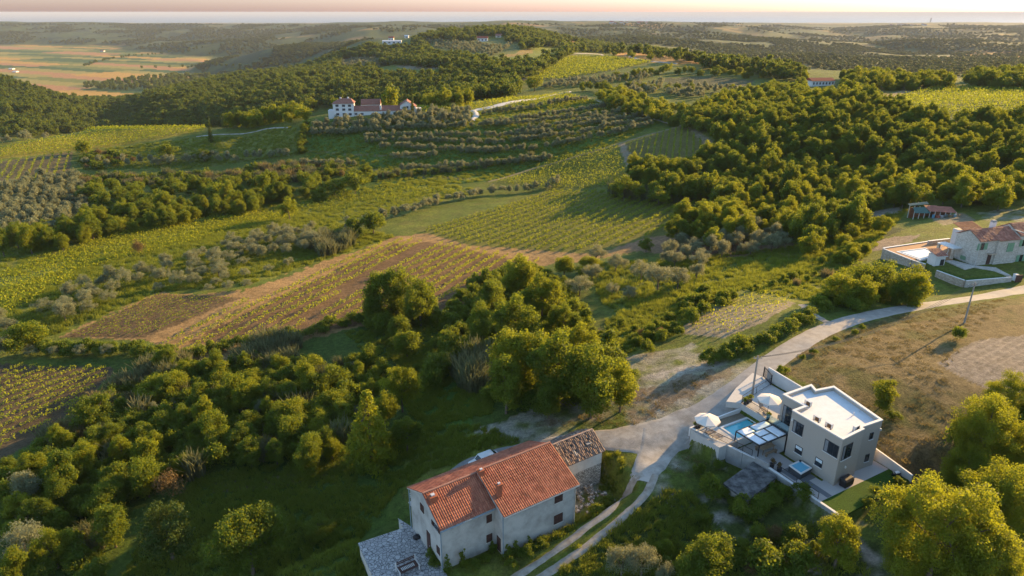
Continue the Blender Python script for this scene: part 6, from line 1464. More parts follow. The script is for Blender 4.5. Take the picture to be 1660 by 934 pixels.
# ---- olive lines of the left fields
scatter([(0, 520), (60, 490), (170, 445), (300, 410), (390, 380), (480, 365), (540, 372), (520, 400), (430, 415), (330, 450), (200, 480), (100, 520), (0, 575)], 4.2, 'olive', (.75, 1.1), O_, 'sunlit olive tree in the diagonal grove across the left fields', 'olive tree', 'diagonal olive grove on the left', keep=.8)
along([(395, 470), (330, 478), (350, 462), (420, 446), (480, 425)], 4.5, 'olive', (.55, .8), O_, 'small young olive tree on the grass strip above the ploughed crop', 'olive tree', 'young olives on the grass strip', jit=1.0)
along([(560, 378), (640, 352), (720, 330), (800, 315), (860, 312), (910, 300)], 2.9, 'olive_mid', (.85, 1.15), O_, 'olive tree in the line along the top edge of the central vineyard', 'olive tree', 'olive line along the central vineyard', jit=.8)
along([(12, 578), (52, 580), (85, 581), (120, 580), (160, 578), (196, 577)], 4.6, 'olive', (.62, .72), O_, 'small round olive tree in the row at the head of the bottom left vineyard', 'olive tree', 'small olives at the vineyard head', jit=.2)
# ---- dense grove at left and hedge olives
scatter([(0, 300), (60, 285), (128, 282), (145, 335), (105, 362), (40, 375), (0, 382)], 4.6, 'olive_mid', (1.0, 1.15), O_, 'olive tree in the dense regular grove at the left edge', 'olive tree', 'dense olive grove at the left edge', jit=.18, hoff=.4)
along([(140, 268), (220, 268), (300, 266), (380, 262), (440, 254), (480, 248)], 4.0, 'olive_mid', (1.0, 1.3), O_, 'round grey olive tree in the double row below the left meadow', 'olive tree', 'double row of olives below the left meadow', wide=2.0)
along([(0, 233), (40, 228), (75, 221)], 4.0, 'olive_mid', (1.0, 1.2), O_, 'olive tree in the short row behind the spur vineyard', 'olive tree', 'short olive row behind the spur vineyard')
# ---- terraced slope under the estate: rows follow the contours
cz = lambda L: [(550 + a / 2.918, b / 2.918) for a, b in L]
TER = [[(690, 548), (820, 530), (940, 516), (1180, 478)], [(690, 592), (850, 578), (1060, 545), (1290, 512)], [(0, 640), (300, 618), (600, 608), (700, 603), (900, 592), (1150, 566), (1400, 532)],
       [(130, 660), (330, 652), (500, 652), (720, 652), (880, 650), (1100, 612), (1440, 560)], [(130, 682), (400, 676), (560, 684), (740, 688), (900, 668), (1150, 638), (1470, 578)],
       [(200, 706), (330, 710), (500, 720), (700, 724), (900, 714), (1050, 692), (1300, 642), (1500, 590)], [(260, 752), (360, 752), (480, 746)], [(300, 812), (500, 806), (650, 794), (800, 780), (1000, 758)], [(-160, 785), (0, 788), (90, 790)],
       [(550, 726), (720, 730), (760, 720)], [(850, 640), (1100, 596), (1300, 560)], [(-150, 640), (-60, 640), (60, 640)]]
for r_ in TER:
    along(cz(r_), 2.5, 'olive_mid', (.85, 1.1), O_, 'olive tree on the grassy terraces below the white estate', 'olive tree', 'olive trees on the terraced slope', jit=.35, keep=.95)
scatter(cz([(-130, 600), (-60, 570), (100, 556), (300, 538), (480, 512), (600, 515), (660, 545), (600, 590), (300, 604), (0, 622), (-130, 632)]), 4.2, 'olive_mid', (.9, 1.15), O_, 'olive tree in the close-planted grove right under the white estate', 'olive tree', 'close-planted olives under the estate', hoff=.4)
along([(560, 298), (640, 288), (700, 282), (760, 276), (830, 262), (890, 258)], 2.2, ['cane', 'shrub_mid'], (.8, 1.15), 'cane_clump', 'green reedy growth along the foot of the olive terraces', 'reeds', 'reeds at the foot of the terraces', jit=.9)
scatter([(870, 143), (960, 137), (1080, 122), (1010, 122), (900, 132)], 5.5, 'olive_mid', (1.0, 1.2), O_, 'olive tree in the pale grove above the estate drive', 'olive tree', 'pale olive grove above the drive', hoff=.4)
scatter([(985, 148), (1040, 132), (1110, 136), (1220, 148), (1140, 158), (1040, 150)], 6, 'olive_mid', (1.1, 1.3), O_, 'olive tree in the orchard on the upper slope', 'olive tree', 'orchard on the upper slope', hoff=.4, keep=.7)
scatter([(550, 100), (590, 94), (620, 100), (615, 108), (560, 110)], 7, 'olive_mid', (1.3, 1.6), O_, 'olive tree in the far grove beyond the wood', 'olive tree', 'far grove beyond the wood', hoff=.4)
scatter([(680, 62), (800, 74), (830, 72), (800, 90), (700, 76)], 8, 'olive_mid', (1.3, 1.7), O_, 'olive tree on the far hilltop slope', 'olive tree', 'hilltop olives', hoff=.4, keep=.6)
# ---- tree belts (nearer ones in full detail)
B1 = 'trees of the belt between the left fields and the olive grove'
scatter([(0, 385), (60, 368), (140, 345), (230, 335), (330, 325), (430, 305), (480, 312), (420, 335), (300, 352), (180, 375), (80, 395), (0, 402)], 4.4, ['oak', 'oak', 'acacia', 'bushy'], (.55, .95), T_, 'tree of the dark belt between the left vineyards and the dense olive grove', 'tree', B1)
scatter([(130, 300), (240, 295), (360, 292), (490, 280), (600, 278), (610, 292), (520, 318), (400, 320), (200, 330), (140, 330)], 4.6, ['broad_mid', 'shrub_mid', 'broad_mid'], (.55, .9), T_, 'tree in the shady hollow above the dark belt', 'tree', 'trees in the shady hollow', keep=.75)
scatter([(130, 285), (220, 282), (360, 280), (480, 262), (560, 268), (560, 280), (470, 290), (300, 297), (150, 298)], 3.2, ['shrub_mid', 'drycane', 'shrub_mid', 'cane'], (1.0, 1.5), S_, 'bush in the overgrown bank below the double row of olives', 'shrub', 'bushes on the overgrown bank', keep=.85)
scatter([(120, 252), (160, 244), (230, 258), (140, 275)], 3.4, ['shrub_mid', 'redshrub'], (1.0, 1.5), S_, 'brownish bush at the corner between spur vineyard and olive rows', 'shrub', 'bushes at the spur corner', keep=.8)
along([(495, 210), (492, 225), (488, 240), (485, 255)], 3.0, ['broad_mid'], (.5, .7), T_, 'tree in the hedge down the left edge of the terraced slope', 'tree', 'hedge left of the terraces')
W5 = [(1085, 365), (1110, 345), (1180, 318), (1250, 295), (1330, 300), (1400, 282), (1450, 290), (1500, 285), (1560, 290), (1600, 300), (1560, 318), (1500, 312), (1400, 335), (1350, 350), (1290, 368), (1200, 378), (1100, 384)]
scatter(W5, 4.6, ['oak', 'acacia', 'acacia', 'bushy'], (.75, 1.05), T_, 'sunlit tree of the golden wood edge below the dark wooded hill', 'tree', 'trees of the golden wood edge')
scatter([(1270, 375), (1350, 340), (1400, 330), (1410, 350), (1340, 380), (1290, 395)], 4.4, ['broad', 'gold'], (.75, 1.0), T_, 'tree of the small grove left of the ramshackle shed', 'tree', 'small grove left of the shed')
scatter([(1535, 305), (1600, 290), (1670, 270), (1690, 320), (1640, 330), (1560, 328)], 5, ['gold'], (.7, .95), T_, 'golden tree in the row behind the shed and the stone house', 'tree', 'golden row behind the stone house')
scatter([(990, 305), (1020, 288), (1060, 285), (1110, 300), (1150, 308), (1100, 322), (1020, 312)], 4.0, ['broad_mid', 'cane', 'cane'], (.7, 1.0), T_, 'dark tree in the reedy hollow between the vineyards', 'tree', 'trees in the reedy hollow')
# dark wooded hill, right
WR = [(1010, 292), (1030, 262), (1110, 262), (1155, 245), (1160, 222), (1110, 190), (1160, 158), (1250, 140), (1310, 138), (1400, 152), (1450, 168), (1540, 190), (1660, 180), (1700, 175), (1700, 270), (1640, 265), (1540, 285), (1460, 285), (1380, 290), (1260, 300), (1180, 320), (1100, 312)]
scatter(WR, 3.9, ['broad_mid', 'oak', 'oak', 'oak', 'acacia'], (.58, 1.05), T_, 'tree of the dark wood covering the hill on the right', 'tree', 'trees of the dark wood on the right hill', ylim=(200, 440))
scatter([(960, 158), (1000, 148), (1060, 168), (1120, 178), (1160, 165), (1200, 170), (1140, 205), (1090, 198), (1040, 185)], 5.4, ['broad_mid', 'gold_mid'], (.7, 1.0), T_, 'tree in the hedge line right of the olive terraces', 'tree', 'hedge line right of the terraces')
# rows and hedges on the upper slope
for pl, k_ in (([(925, 150), (970, 146), (1010, 160)], .8), ([(1010, 142), (1060, 150), (1120, 152), (1190, 148)], .7)):
    along(pl, 5, ['broad_mid', 'gold_mid'], (.7, .95), T_, 'tree in the short hedge on the upper slope', 'tree', 'short hedges on the upper slope', keep=k_)
along([(1000, 128), (1080, 120), (1150, 122), (1230, 128), (1300, 130)], 6, ['broad_mid', 'gold_mid'], (.8, 1.1), T_, 'tree in the row below the hilltop road', 'tree', 'row below the hilltop road', wide=6)
scatter([(1340, 140), (1360, 122), (1420, 118), (1480, 124), (1545, 128), (1540, 140), (1450, 138), (1400, 142)], 5.5, ['broad_mid', 'gold_mid'], (.75, 1.1), T_, 'tree in the belt right of the long white barn', 'tree', 'belt right of the long white barn')
scatter([(1560, 132), (1580, 120), (1640, 118), (1700, 120), (1700, 140), (1640, 142)], 6, ['broad_mid'], (.9, 1.2), T_, 'tree in the dark belt on the skyline at the right', 'tree', 'dark belt at the right')
scatter([(1340, 170), (1370, 150), (1420, 155), (1400, 175)], 5, ['broad_mid', 'gold_mid'], (.7, .95), T_, 'tree in front of the long white barn', 'tree', 'trees in front of the long white barn')
# left ridge trees before the valley
along([(0, 212), (60, 208), (150, 205), (240, 200), (330, 196), (400, 192), (440, 190)], 5.5, ['gold_mid', 'broad_mid'], (.85, 1.2), T_, 'tree along the rim behind the spur vineyard', 'tree', 'trees along the rim behind the spur', wide=8)
scatter([(360, 188), (420, 175), (470, 172), (500, 182), (490, 196), (420, 202), (370, 203)], 6, ['gold_mid'], (.8, 1.25), T_, 'golden tree in the park left of the white estate', 'tree', 'park trees left of the estate', keep=.7)
scatter([(680, 158), (740, 152), (780, 152), (740, 168), (690, 170)], 6, ['gold_mid', 'broad_mid'], (.7, 1.0), T_, 'tree beyond the estate garden', 'tree', 'trees beyond the estate')
# ---- woods of the background: one mass each
def wood(poly, ylim, spacing, size, avoid=None): scatter(poly, spacing, 'wood', size, 'woodland', None, None, 'WOOD', ylim=ylim, hoff=.5, avoid=avoid)
CLEAR = [[(556, 92), (622, 90), (616, 108), (548, 112)], [(688, 60), (845, 66), (840, 86), (780, 93), (700, 83)], [(612, 56), (668, 56), (668, 76), (612, 76)], [(770, 55), (820, 55), (820, 70), (770, 70)], [(612, 104), (640, 101), (728, 108), (716, 122), (640, 120), (612, 116)], [(785, 92), (860, 74), (908, 72), (912, 88), (860, 99), (800, 100)], [(842, 128), (935, 87), (1000, 91), (1062, 100), (1000, 115), (900, 132)],
         [(985, 83), (1040, 83), (1132, 97), (1137, 104), (1070, 104), (1010, 96)], [(895, 63), (930, 65), (946, 72), (920, 73)], [(1060, 101), (1140, 105), (1262, 118), (1250, 124), (1130, 112)]]
wood([(0, 216), (0, 118), (40, 120), (110, 138), (165, 158), (190, 150), (300, 132), (400, 112), (480, 95), (560, 86), (640, 88), (700, 98), (780, 105), (842, 128), (840, 148), (760, 162), (690, 168), (600, 168), (540, 170), (480, 172), (440, 195), (330, 205), (150, 212)], (420, 1400), 5.8, (.65, 1.3), CLEAR)
wood([(540, 92), (600, 72), (640, 70), (690, 56), (730, 46), (790, 42), (860, 48), (930, 64), (1000, 75), (1100, 88), (1240, 105), (1330, 118), (1300, 128), (1180, 110), (1120, 100), (1000, 84), (930, 80), (900, 100), (860, 125), (700, 105), (600, 98)], (430, 1500), 6.4, (.7, 1.4), CLEAR)
# ---- scrub and bushes, bottom left
SCR = [(0, 770), (40, 740), (110, 695), (210, 620), (260, 585), (330, 590), (420, 580), (520, 590), (600, 580), (640, 600), (600, 640), (560, 690), (560, 735), (440, 745), (330, 755), (262, 780), (205, 812), (150, 934), (0, 934)]
scatter(SCR, 3.6, ['broad', 'oak', 'gold', 'oak', 'acacia', 'broad', 'olive'], (.28, .74), T_, 'scrubby young tree in the thicket filling the lower left', 'tree', 'young trees of the lower left thicket', hoff=.5, ylim=(38, 140))
scatter(SCR, 1.9, ['shrub'] * 9 + ['cane'], (.65, 1.15), S_, 'bush in the dark thicket filling the lower left', 'shrub', 'bushes of the lower left thicket', hoff=.4, ylim=(38, 140))
scatter([(60, 700), (160, 640), (230, 590), (310, 570), (300, 610), (200, 670), (110, 720)], 2.2, ['drycane', 'cane'], (.8, 1.15), 'cane_clump', 'straw-coloured cane clump between vineyard and thicket', 'reeds', 'canes beside the bottom left vineyard', hoff=.4, keep=.65)
along([(62, 572), (120, 578), (190, 570), (240, 575), (310, 590)], 1.5, ['shrub'], (.9, 1.25), S_, 'bush of the long dark hedge under the ploughed crop', 'shrub', 'bushes of the long dark hedge', jit=.5)
along([(310, 580), (380, 565), (440, 556), (500, 545), (560, 525), (600, 520), (720, 520)], 1.6, ['shrub'], (.7, 1.1), S_, 'bush of the hedge along the foot of the young vineyard', 'shrub', 'hedge at the foot of the young vineyard', jit=.5)
scatter([(380, 580), (430, 545), (480, 555), (470, 590), (400, 600)], 1.7, ['cane'], (.9, 1.2), 'cane_clump', 'bluish-green cane clump in the hollow under the young vineyard', 'reeds', 'canes under the young vineyard', hoff=.4, keep=.8)
scatter([(730, 580), (790, 575), (800, 620), (750, 620)], 1.6, ['cane'], (.9, 1.3), 'cane_clump', 'drooping cane clump at the left foot of the big copse', 'reeds', 'canes at the copse foot', hoff=.4)
scatter([(500, 390), (560, 378), (580, 385), (560, 400), (520, 412)], 1.9, ['cane'], (.9, 1.2), 'cane_clump', 'fresh green cane clump at the upper corner of the young vineyard', 'reeds', 'canes at the vineyard corner', hoff=.4)
scatter([(980, 312), (1010, 300), (1110, 312), (1150, 318), (1080, 325)], 2.4, ['cane'], (.9, 1.2), 'cane_clump', 'cane clump along the far end of the central vineyard', 'reeds', 'canes beyond the central vineyard', hoff=.4)
scatter([(560, 540), (700, 530), (760, 560), (740, 600), (640, 600), (600, 570)], 3.2, ['shrub', 'broad'], (.4, .9), S_, 'loose bush in the shady dip left of the big copse', 'shrub', 'bushes in the shady dip', keep=.5)
scatter([(740, 480), (800, 440), (860, 430), (930, 470), (960, 540), (1030, 610), (1000, 640), (900, 660), (800, 655), (740, 600), (700, 560)], 2.6, ['shrub'], (.8, 1.3), S_, 'undergrowth bush between the trunks of the big copse', 'shrub', 'undergrowth of the big copse', hoff=.3)
scatter([(590, 505), (700, 500), (720, 520), (600, 530)], 2.2, ['shrub'], (.9, 1.3), S_, 'dark bush under the three trees below the young vineyard', 'shrub', 'bushes under the three trees')
scatter([(960, 545), (1010, 520), (1080, 540), (1060, 570), (1000, 575)], 2.6, ['shrub', 'redshrub'], (.4, .75), S_, 'low weedy bush on the slope beside the brushwood heap', 'shrub', 'weeds beside the brushwood heap', keep=.6)
scatter([(1050, 545), (1080, 500), (1130, 470), (1200, 478), (1170, 492), (1110, 520), (1100, 548)], 1.9, ['shrub'], (.6, .95), S_, 'bright green bush on the bank above the small stony plot', 'shrub', 'bushes above the stony plot', keep=.7)
along([(1150, 590), (1200, 570), (1260, 545), (1300, 525), (1325, 505), (1330, 490)], 1.1, ['shrub'], (.7, 1.0), S_, 'bush of the rounded hedge bank between road and stony plot', 'shrub', 'hedge bank by the road', jit=.4)
scatter([(1200, 470), (1260, 440), (1330, 420), (1400, 390), (1390, 420), (1340, 450), (1280, 470)], 2.8, ['shrub', 'drycane', 'shrub'], (.4, .8), S_, 'tuft of tall weeds in the meadow between olives and stone house', 'shrub', 'weeds of the meadow', keep=.5)
scatter([(1290, 400), (1350, 375), (1400, 360), (1440, 350), (1460, 362), (1380, 385), (1320, 410)], 3.0, ['shrub', 'gold'], (.35, .7), S_, 'bush on the green bank below the vegetable plots', 'shrub', 'bushes on the green bank', keep=.6)
scatter([(1355, 405), (1410, 398), (1400, 415), (1360, 420)], 2.2, ['gold'], (.3, .45), T_, 'low yellow-green tree on the bank left of the pool wall', 'tree', 'low trees left of the pool wall')
scatter([(1340, 480), (1400, 495), (1480, 490), (1530, 480), (1520, 492), (1400, 505)], 1.8, ['shrub'], (.6, .9), S_, 'bush at the foot of the clump along the upper road', 'shrub', 'bushes along the upper road')
scatter([(1110, 790), (1170, 800), (1230, 830), (1330, 860), (1420, 900), (1420, 934), (1100, 934)], 2.3, ['shrub', 'shrub', 'redshrub'], (.45, .9), S_, 'bush on the rough slope below the concrete hut', 'shrub', 'bushes on the rough slope', keep=.75)
scatter([(1470, 815), (1510, 775), (1560, 700), (1660, 640), (1690, 934), (1440, 934)], 3.0, ['shrub'], (.8, 1.4), S_, 'undergrowth bush beneath the yellow acacias', 'shrub', 'undergrowth of the acacias')
scatter([(1080, 752), (1115, 730), (1175, 745), (1150, 790), (1100, 790)], 2.0, ['shrub'], (.4, .7), S_, 'weed clump on the gravel below the villa wall', 'shrub', 'weeds below the villa wall', keep=.5)
scatter([(480, 770), (560, 740), (640, 720), (660, 745), (560, 790)], 2.6, ['shrub'], (.5, .9), S_, 'bush in the grass above the paved terrace', 'shrub', 'bushes above the paved terrace', keep=.4)
along([(690, 934), (740, 925), (830, 912), (900, 880), (960, 845), (990, 810)], 1.3, ['shrub'], (.4, .65), S_, 'low bush in the strip between the old house and the track', 'shrub', 'bushes along the old house front', jit=.5)
scatter([(965, 755), (1005, 735), (1020, 770), (1000, 800), (980, 800)], 1.8, ['shrub'], (.2, .38), S_, 'weed bush at the corner of the ruined barn', 'shrub', 'weeds by the ruined barn')
along([(1410, 815), (1440, 800), (1460, 785)], 1.3, ['shrub'], (.35, .5), S_, 'scrubby weed along the lower lawn edge', 'shrub', 'weeds along the lawn', jit=.3)
along([(1290, 590), (1330, 560), (1400, 533), (1480, 515)], 2.0, ['shrub'], (.3, .5), S_, 'weed tuft on the verge of the brown field', 'shrub', 'weeds on the field verge', keep=.7)
# flood plain trees
along([(140, 108), (160, 100), (210, 92), (280, 84), (330, 80)], 22, ['wood'], (1.2, 1.7), 'woodland', None, None, 'WOOD', wide=12)
along([(230, 112), (300, 110), (370, 109), (440, 108), (500, 108)], 40, ['wood'], (1.2, 1.8), 'woodland', None, None, 'WOOD')
scatter([(130, 135), (200, 128), (300, 120), (400, 124), (480, 118), (490, 128), (400, 138), (250, 142), (140, 143)], 14, ['wood'], (1.2, 1.9), 'woodland', None, None, 'WOOD', ylim=(1400, 3000), keep=.6)
# hazy hills: crowns too far to count
scatter([(0, 78), (0, 38), (300, 38), (640, 40), (830, 38), (1100, 36), (1660, 38), (1720, 125), (1300, 110), (1000, 76), (760, 46), (620, 52), (560, 90), (470, 100), (300, 130), (290, 110), (240, 86), (190, 76)], 13, ['farwood'], (1.0, 1.7), 'woodland', None, None, 'FAR', ylim=(560, 2700), keep=.85, zs=(.5, .8),
        mask=lambda x, y: (lookup(x, y) > -112) & (fbm(x / 160, y / 260, 51) < .12) & (y > np.where(x > 150, 620, 1500)))
scatter([(0, 78), (0, 38), (300, 38), (640, 40), (830, 38), (1100, 36), (1660, 38), (1720, 125), (1300, 110), (1000, 76), (760, 46), (620, 52), (560, 90), (470, 100), (300, 130), (290, 110), (240, 86), (190, 76)], 25, ['farwood'], (1.5, 2.4), 'woodland', None, None, 'FAR', ylim=(2700, 6000), keep=.85, zs=(.5, .8),
        mask=lambda x, y: (lookup(x, y) > -112) & (fbm(x / 160, y / 260, 51) < .05) & (y > np.where(x > 150, 620, 1500)))

for tr_ in TRACKS:
    PLACED[:] = [p for p in PLACED if p['sp'] or np.min(np.hypot(tr_[:, 0] - p['x'], tr_[:, 1] - p['y']) - tr_[:, 2]) > .25]
# ---- the 300 largest of each kind become plants of their own, the rest one mass each
def mean_leaf(kd): return kd
CAP = {'tree': 296, 'olive tree': 296, 'shrub': 296, 'reeds': 290}
def app(p): return p['s'] * KIND[p['k']][p['v']][3] / math.hypot(p['x'], p['y'])
stuff = {}
groups = {}
for p in PLACED:
    if p['cat'] is None: stuff.setdefault(p['group'], []).append(p)
    else: groups.setdefault(p['cat'], []).append(p)
for cat, lst in groups.items():
    vis = []
    for p in lst:
        h = KIND[p['k']][p['v']][2] * p['s'] * p['zs']
        px, py = to_px(p['x'], p['y'], p['z'] + h * .6)
        p['in'] = -40 < px < 1700 and py < 960
    lst.sort(key=lambda p: (not p['sp'], not p['in'], -app(p)))
    for i, p in enumerate(lst):
        if i < CAP[cat] and p['in'] or p['sp']:
            crown, trunk, h, r = KIND[p['k']][p['v']]
            sc = (p['s'], p['s'], p['s'] * p['zs'])
            small = app(p) < .012
            if p['k'] in ('shrub', 'redshrub', 'shrub_mid', 'cane', 'drycane') or trunk is None or (small and not p['sp']):
                o = obj(p['name'], crown, None, (p['x'], p['y'], p['z']))
            else:
                o = empty(p['name'], (p['x'], p['y'], p['z']))
                obj('trunk', trunk, o); obj('crown', crown, o)
            o.rotation_euler = (0, 0, p['r']); o.scale = sc
            tag(o, p['label'], p['cat'], p['group'])
        else:
            stuff.setdefault(cat, []).append(p)

def mass(name, lst):
    """one object of kind stuff: a point per plant, geometry nodes set a crown on each"""
    combos = sorted({(p['k'], p['v']) for p in lst}); idx = {c: i for i, c in enumerate(combos)}
    src = []
    for c in combos:
        me = KIND[c[0]][c[1]][0]
        o = next((o for o in C.objects if o.data == me), None)
        src.append(o)
    combos2 = [i for i, o in enumerate(src) if o is not None]
    remap = {}
    for c, i in idx.items():
        remap[i] = combos2.index(i) if i in combos2 else combos2[i % len(combos2)] if False else (combos2.index(i) if i in combos2 else i % len(combos2))
    me = bpy.data.meshes.new(name)
    me.vertices.add(len(lst)); me.vertices.foreach_set('co', np.array([[p['x'], p['y'], p['z']] for p in lst], np.float32).ravel())
    for nm, ty, dat in (('pick', 'INT', [remap[idx[(p['k'], p['v'])]] for p in lst]), ('turn', 'FLOAT', [p['r'] for p in lst])):
        a = me.attributes.new(nm, ty, 'POINT'); a.data.foreach_set('value', np.array(dat, np.int32 if ty == 'INT' else np.float32))
    a = me.attributes.new('size', 'FLOAT_VECTOR', 'POINT'); a.data.foreach_set('vector', np.array([[p['s'], p['s'], p['s'] * p['zs']] for p in lst], np.float32).ravel())
    o = obj(name, me); o['kind'] = 'stuff'
    ng = bpy.data.node_groups.new(name, 'GeometryNodeTree')
    ng.interface.new_socket('Geometry', in_out='INPUT', socket_type='NodeSocketGeometry'); ng.interface.new_socket('Geometry', in_out='OUTPUT', socket_type='NodeSocketGeometry')
    N, L = ng.nodes, ng.links
    gi, go = N.new('NodeGroupInput'), N.new('NodeGroupOutput')
    jn = N.new('GeometryNodeJoinGeometry')
    for i in combos2[::-1]:
        oi = N.new('GeometryNodeObjectInfo'); oi.inputs['Object'].default_value = src[i]; oi.transform_space = 'ORIGINAL'; oi.inputs['As Instance'].default_value = False
        g2 = N.new('GeometryNodeGeometryToInstance'); L.new(oi.outputs['Geometry'], g2.inputs[0]); L.new(g2.outputs[0], jn.inputs[0])
    ip = N.new('GeometryNodeInstanceOnPoints'); ip.inputs['Pick Instance'].default_value = True
    L.new(gi.outputs[0], ip.inputs['Points']); L.new(jn.outputs[0], ip.inputs['Instance'])
    def attr(nm, ty):
        a = N.new('GeometryNodeInputNamedAttribute'); a.data_type = ty; a.inputs['Name'].default_value = nm
        return next(s for s in a.outputs if s.enabled and s.name == 'Attribute')
    L.new(attr('pick', 'INT'), ip.inputs['Instance Index'])
    cx = N.new('ShaderNodeCombineXYZ'); L.new(attr('turn', 'FLOAT'), cx.inputs['Z'])
    er = N.new('FunctionNodeEulerToRotation'); L.new(cx.outputs[0], er.inputs[0]); L.new(er.outputs[0], ip.inputs['Rotation'])
    L.new(attr('size', 'FLOAT_VECTOR'), ip.inputs['Scale'])
    L.new(ip.outputs[0], go.inputs[0])
    md = o.modifiers.new('plants', 'NODES'); md.node_group = ng
    return o
# a few trees of the near wood edge stand on their own in the coarse detail of the distant woods
names = {'tree': 'distant_treeline', 'olive tree': 'olive_grove_foliage', 'shrub': 'undergrowth', 'reeds': 'reed_vegetation', 'WOOD': 'woodland', 'FAR': 'hill_woodland'}
wl = sorted(stuff['WOOD'], key=lambda p: p['y']); stuff['WOOD'] = wl[5:]
for i, p in enumerate(wl[:5]):
    o = obj('broadleaf_tree', KIND['wood'][i][0], None, (p['x'], p['y'], p['z'])); o.rotation_euler = (0, 0, p['r']); o.scale = (p['s'],) * 3
    tag(o, 'tree at the near edge of the big background wood', 'tree', 'near edge of the background wood')
wl = sorted(stuff['FAR'], key=lambda p: p['y']); stuff['FAR'] = wl[5:]
for i, p in enumerate(wl[:5]):
    o = obj('broadleaf_tree', KIND['farwood'][i][0], None, (p['x'], p['y'], p['z'])); o.rotation_euler = (0, 0, p['r']); o.scale = (p['s'] * .5,) * 3
    tag(o, 'tree at the near edge of the hazy valley woods', 'tree', 'near edge of the valley woods')
for k, lst in stuff.items():
    mass(names[k], lst); print('STUFF', k, len(lst))
for k, l in groups.items(): print('KIND', k, len(l))
# ================================================================== VINEYARDS: each row is a thing
VR = 0
def vineyard(poly, d0, d1, spacing, label, group, m, plant=1.1, per=14, size=.30, gap=.1, hgt=1.35, wid=.2, trim=0.0, name='vine_row', every=1):
    """rows parallel to the photographed line d0-d1, clipped to the field"""
    global VR
    P = np.array([hit(*q)[:2] for q in poly]); a = unit(hit(*d1)[:2] - hit(*d0)[:2]); n = np.array([-a[1], a[0]])
    S = P @ a; Wd = P @ n; rg = np.random.default_rng(len(poly) * 7 + int(abs(poly[0][0])))
    for wv in np.arange(Wd.min() + spacing * .4, Wd.max(), spacing):
        xs = []
        for i in range(len(P)):
            j = (i + 1) % len(P)
            if (Wd[i] > wv) != (Wd[j] > wv): xs.append(S[i] + (S[j] - S[i]) * (wv - Wd[i]) / (Wd[j] - Wd[i]))
        xs.sort()
        for s0, s1 in zip(xs[::2], xs[1::2]):
            if s1 - s0 < 4: continue
            ss = np.arange(s0 + rg.random(), s1, plant); ss = ss[rg.random(len(ss)) > gap]
            if len(ss) < 3: continue
            sz = np.clip(rg.normal(1, .22, len(ss)), .4, 1.5)
            k = np.maximum(3, (per * sz).astype(int)); idx = np.repeat(np.arange(len(ss)), k); N = len(idx)
            al = ss[idx] + rg.normal(size=N) * plant * .30; ac_ = wv + rg.normal(size=N) * wid
            X = a[0] * al + n[0] * ac_; Y = a[1] * al + n[1] * ac_; Z = lookup(X, Y) + .25 + rg.random(N) ** .8 * hgt * sz[idx]
            nn = rg.normal(size=(N, 3)) + [0, 0, .5]; nn /= np.linalg.norm(nn, axis=1)[:, None]
            o0 = np.array([X[0], Y[0], lookup(X[:1], Y[:1])[0]])
            v, f = quads(np.stack([X, Y, Z], -1) - o0, nn, size * (.6 + .8 * rg.random(N)), .8, rg)
            o = obj(name, mesh_np(name, v, f, m, tint=np.repeat(np.clip(rg.random(len(ss))[idx] * .6 + rg.random(N) * .4, 0, 1), 4)), None, o0)
            tag(o, label, 'vine row', group); VR += 1
vineyard([(248, 557), (405, 488), (640, 388), (692, 394), (560, 470), (470, 545), (400, 578), (300, 575)], (330, 560), (640, 398), 3.1, 'row of young bright green vines on stakes in the brown field', 'rows of young staked vines', L_VINE, .62, 13, .30, .07, .85, .11)
vineyard([(720, 396), (880, 424), (860, 440), (790, 470), (720, 500), (600, 520), (520, 535), (480, 545), (580, 470), (700, 395)], (560, 520), (760, 405), 3.0, 'row of vines in the field left of the big copse', 'vine rows left of the copse', L_VINE, .6, 13, .29, .04, .85, .11)
vineyard([(676, 374), (780, 345), (890, 310), (1040, 314), (1185, 324), (1090, 374), (960, 410), (760, 396)], (690, 378), (900, 312), 3.4, 'long leafy vine row in the central vineyard', 'vine rows of the central vineyard', L_VINE_FAR, .55, 13, .34, .015, 1.0, .13)
vineyard([(0, 592), (185, 598), (120, 660), (60, 705), (0, 745)], (0, 677), (190, 594), 2.3, 'thick vine row in the bottom left vineyard', 'vine rows of the bottom left vineyard', L_VINE, .55, 15, .25, .015, .65, .11)
vineyard([(105, 545), (258, 478), (330, 481), (390, 483), (300, 521), (228, 547)], (110, 545), (262, 480), 1.3, 'low row of seedlings in the ploughed crop strip', 'seedling rows of the crop strip', L_VINE_FAR, .6, 7, .24, .15, .3, .1, name='crop_row')
vineyard([(0, 445), (60, 425), (150, 392), (260, 362), (420, 345), (480, 352), (380, 372), (300, 400), (160, 432), (0, 475)], (60, 430), (400, 355), 3.3, 'leafy vine row in the vineyard above the diagonal olives', 'vine rows above the diagonal olives', L_VINE, .6, 11, .34, .02, .95, .13)
vineyard([(0, 520), (0, 470), (140, 440), (60, 488)], (0, 500), (120, 446), 2.3, 'vine row at the left edge under the diagonal olives', 'vine rows under the diagonal olives', L_VINE, .7, 8, .36, .03)
vineyard([(460, 338), (520, 318), (640, 302), (760, 312), (640, 330), (540, 345)], (480, 340), (640, 308), 2.6, 'vine row in the narrow strip below the terraces', 'vine rows below the terraces', L_VINE_FAR, .75, 6, .42, .1)
vineyard([(802, 296), (905, 258), (1000, 236), (1016, 285), (985, 304), (880, 306)], (830, 300), (1000, 260), 2.4, 'dark green vine row on the curved slope', 'vine rows on the curved slope', L_VINE_FAR, .75, 6, .48, .04)
vineyard([(1016, 238), (1106, 207), (1150, 240), (1126, 258), (1034, 270)], (1040, 268), (1050, 228), 2.6, 'vine row running down the small slope between two paths', 'vine rows between two paths', L_VINE_FAR, .75, 6, .46, .04)
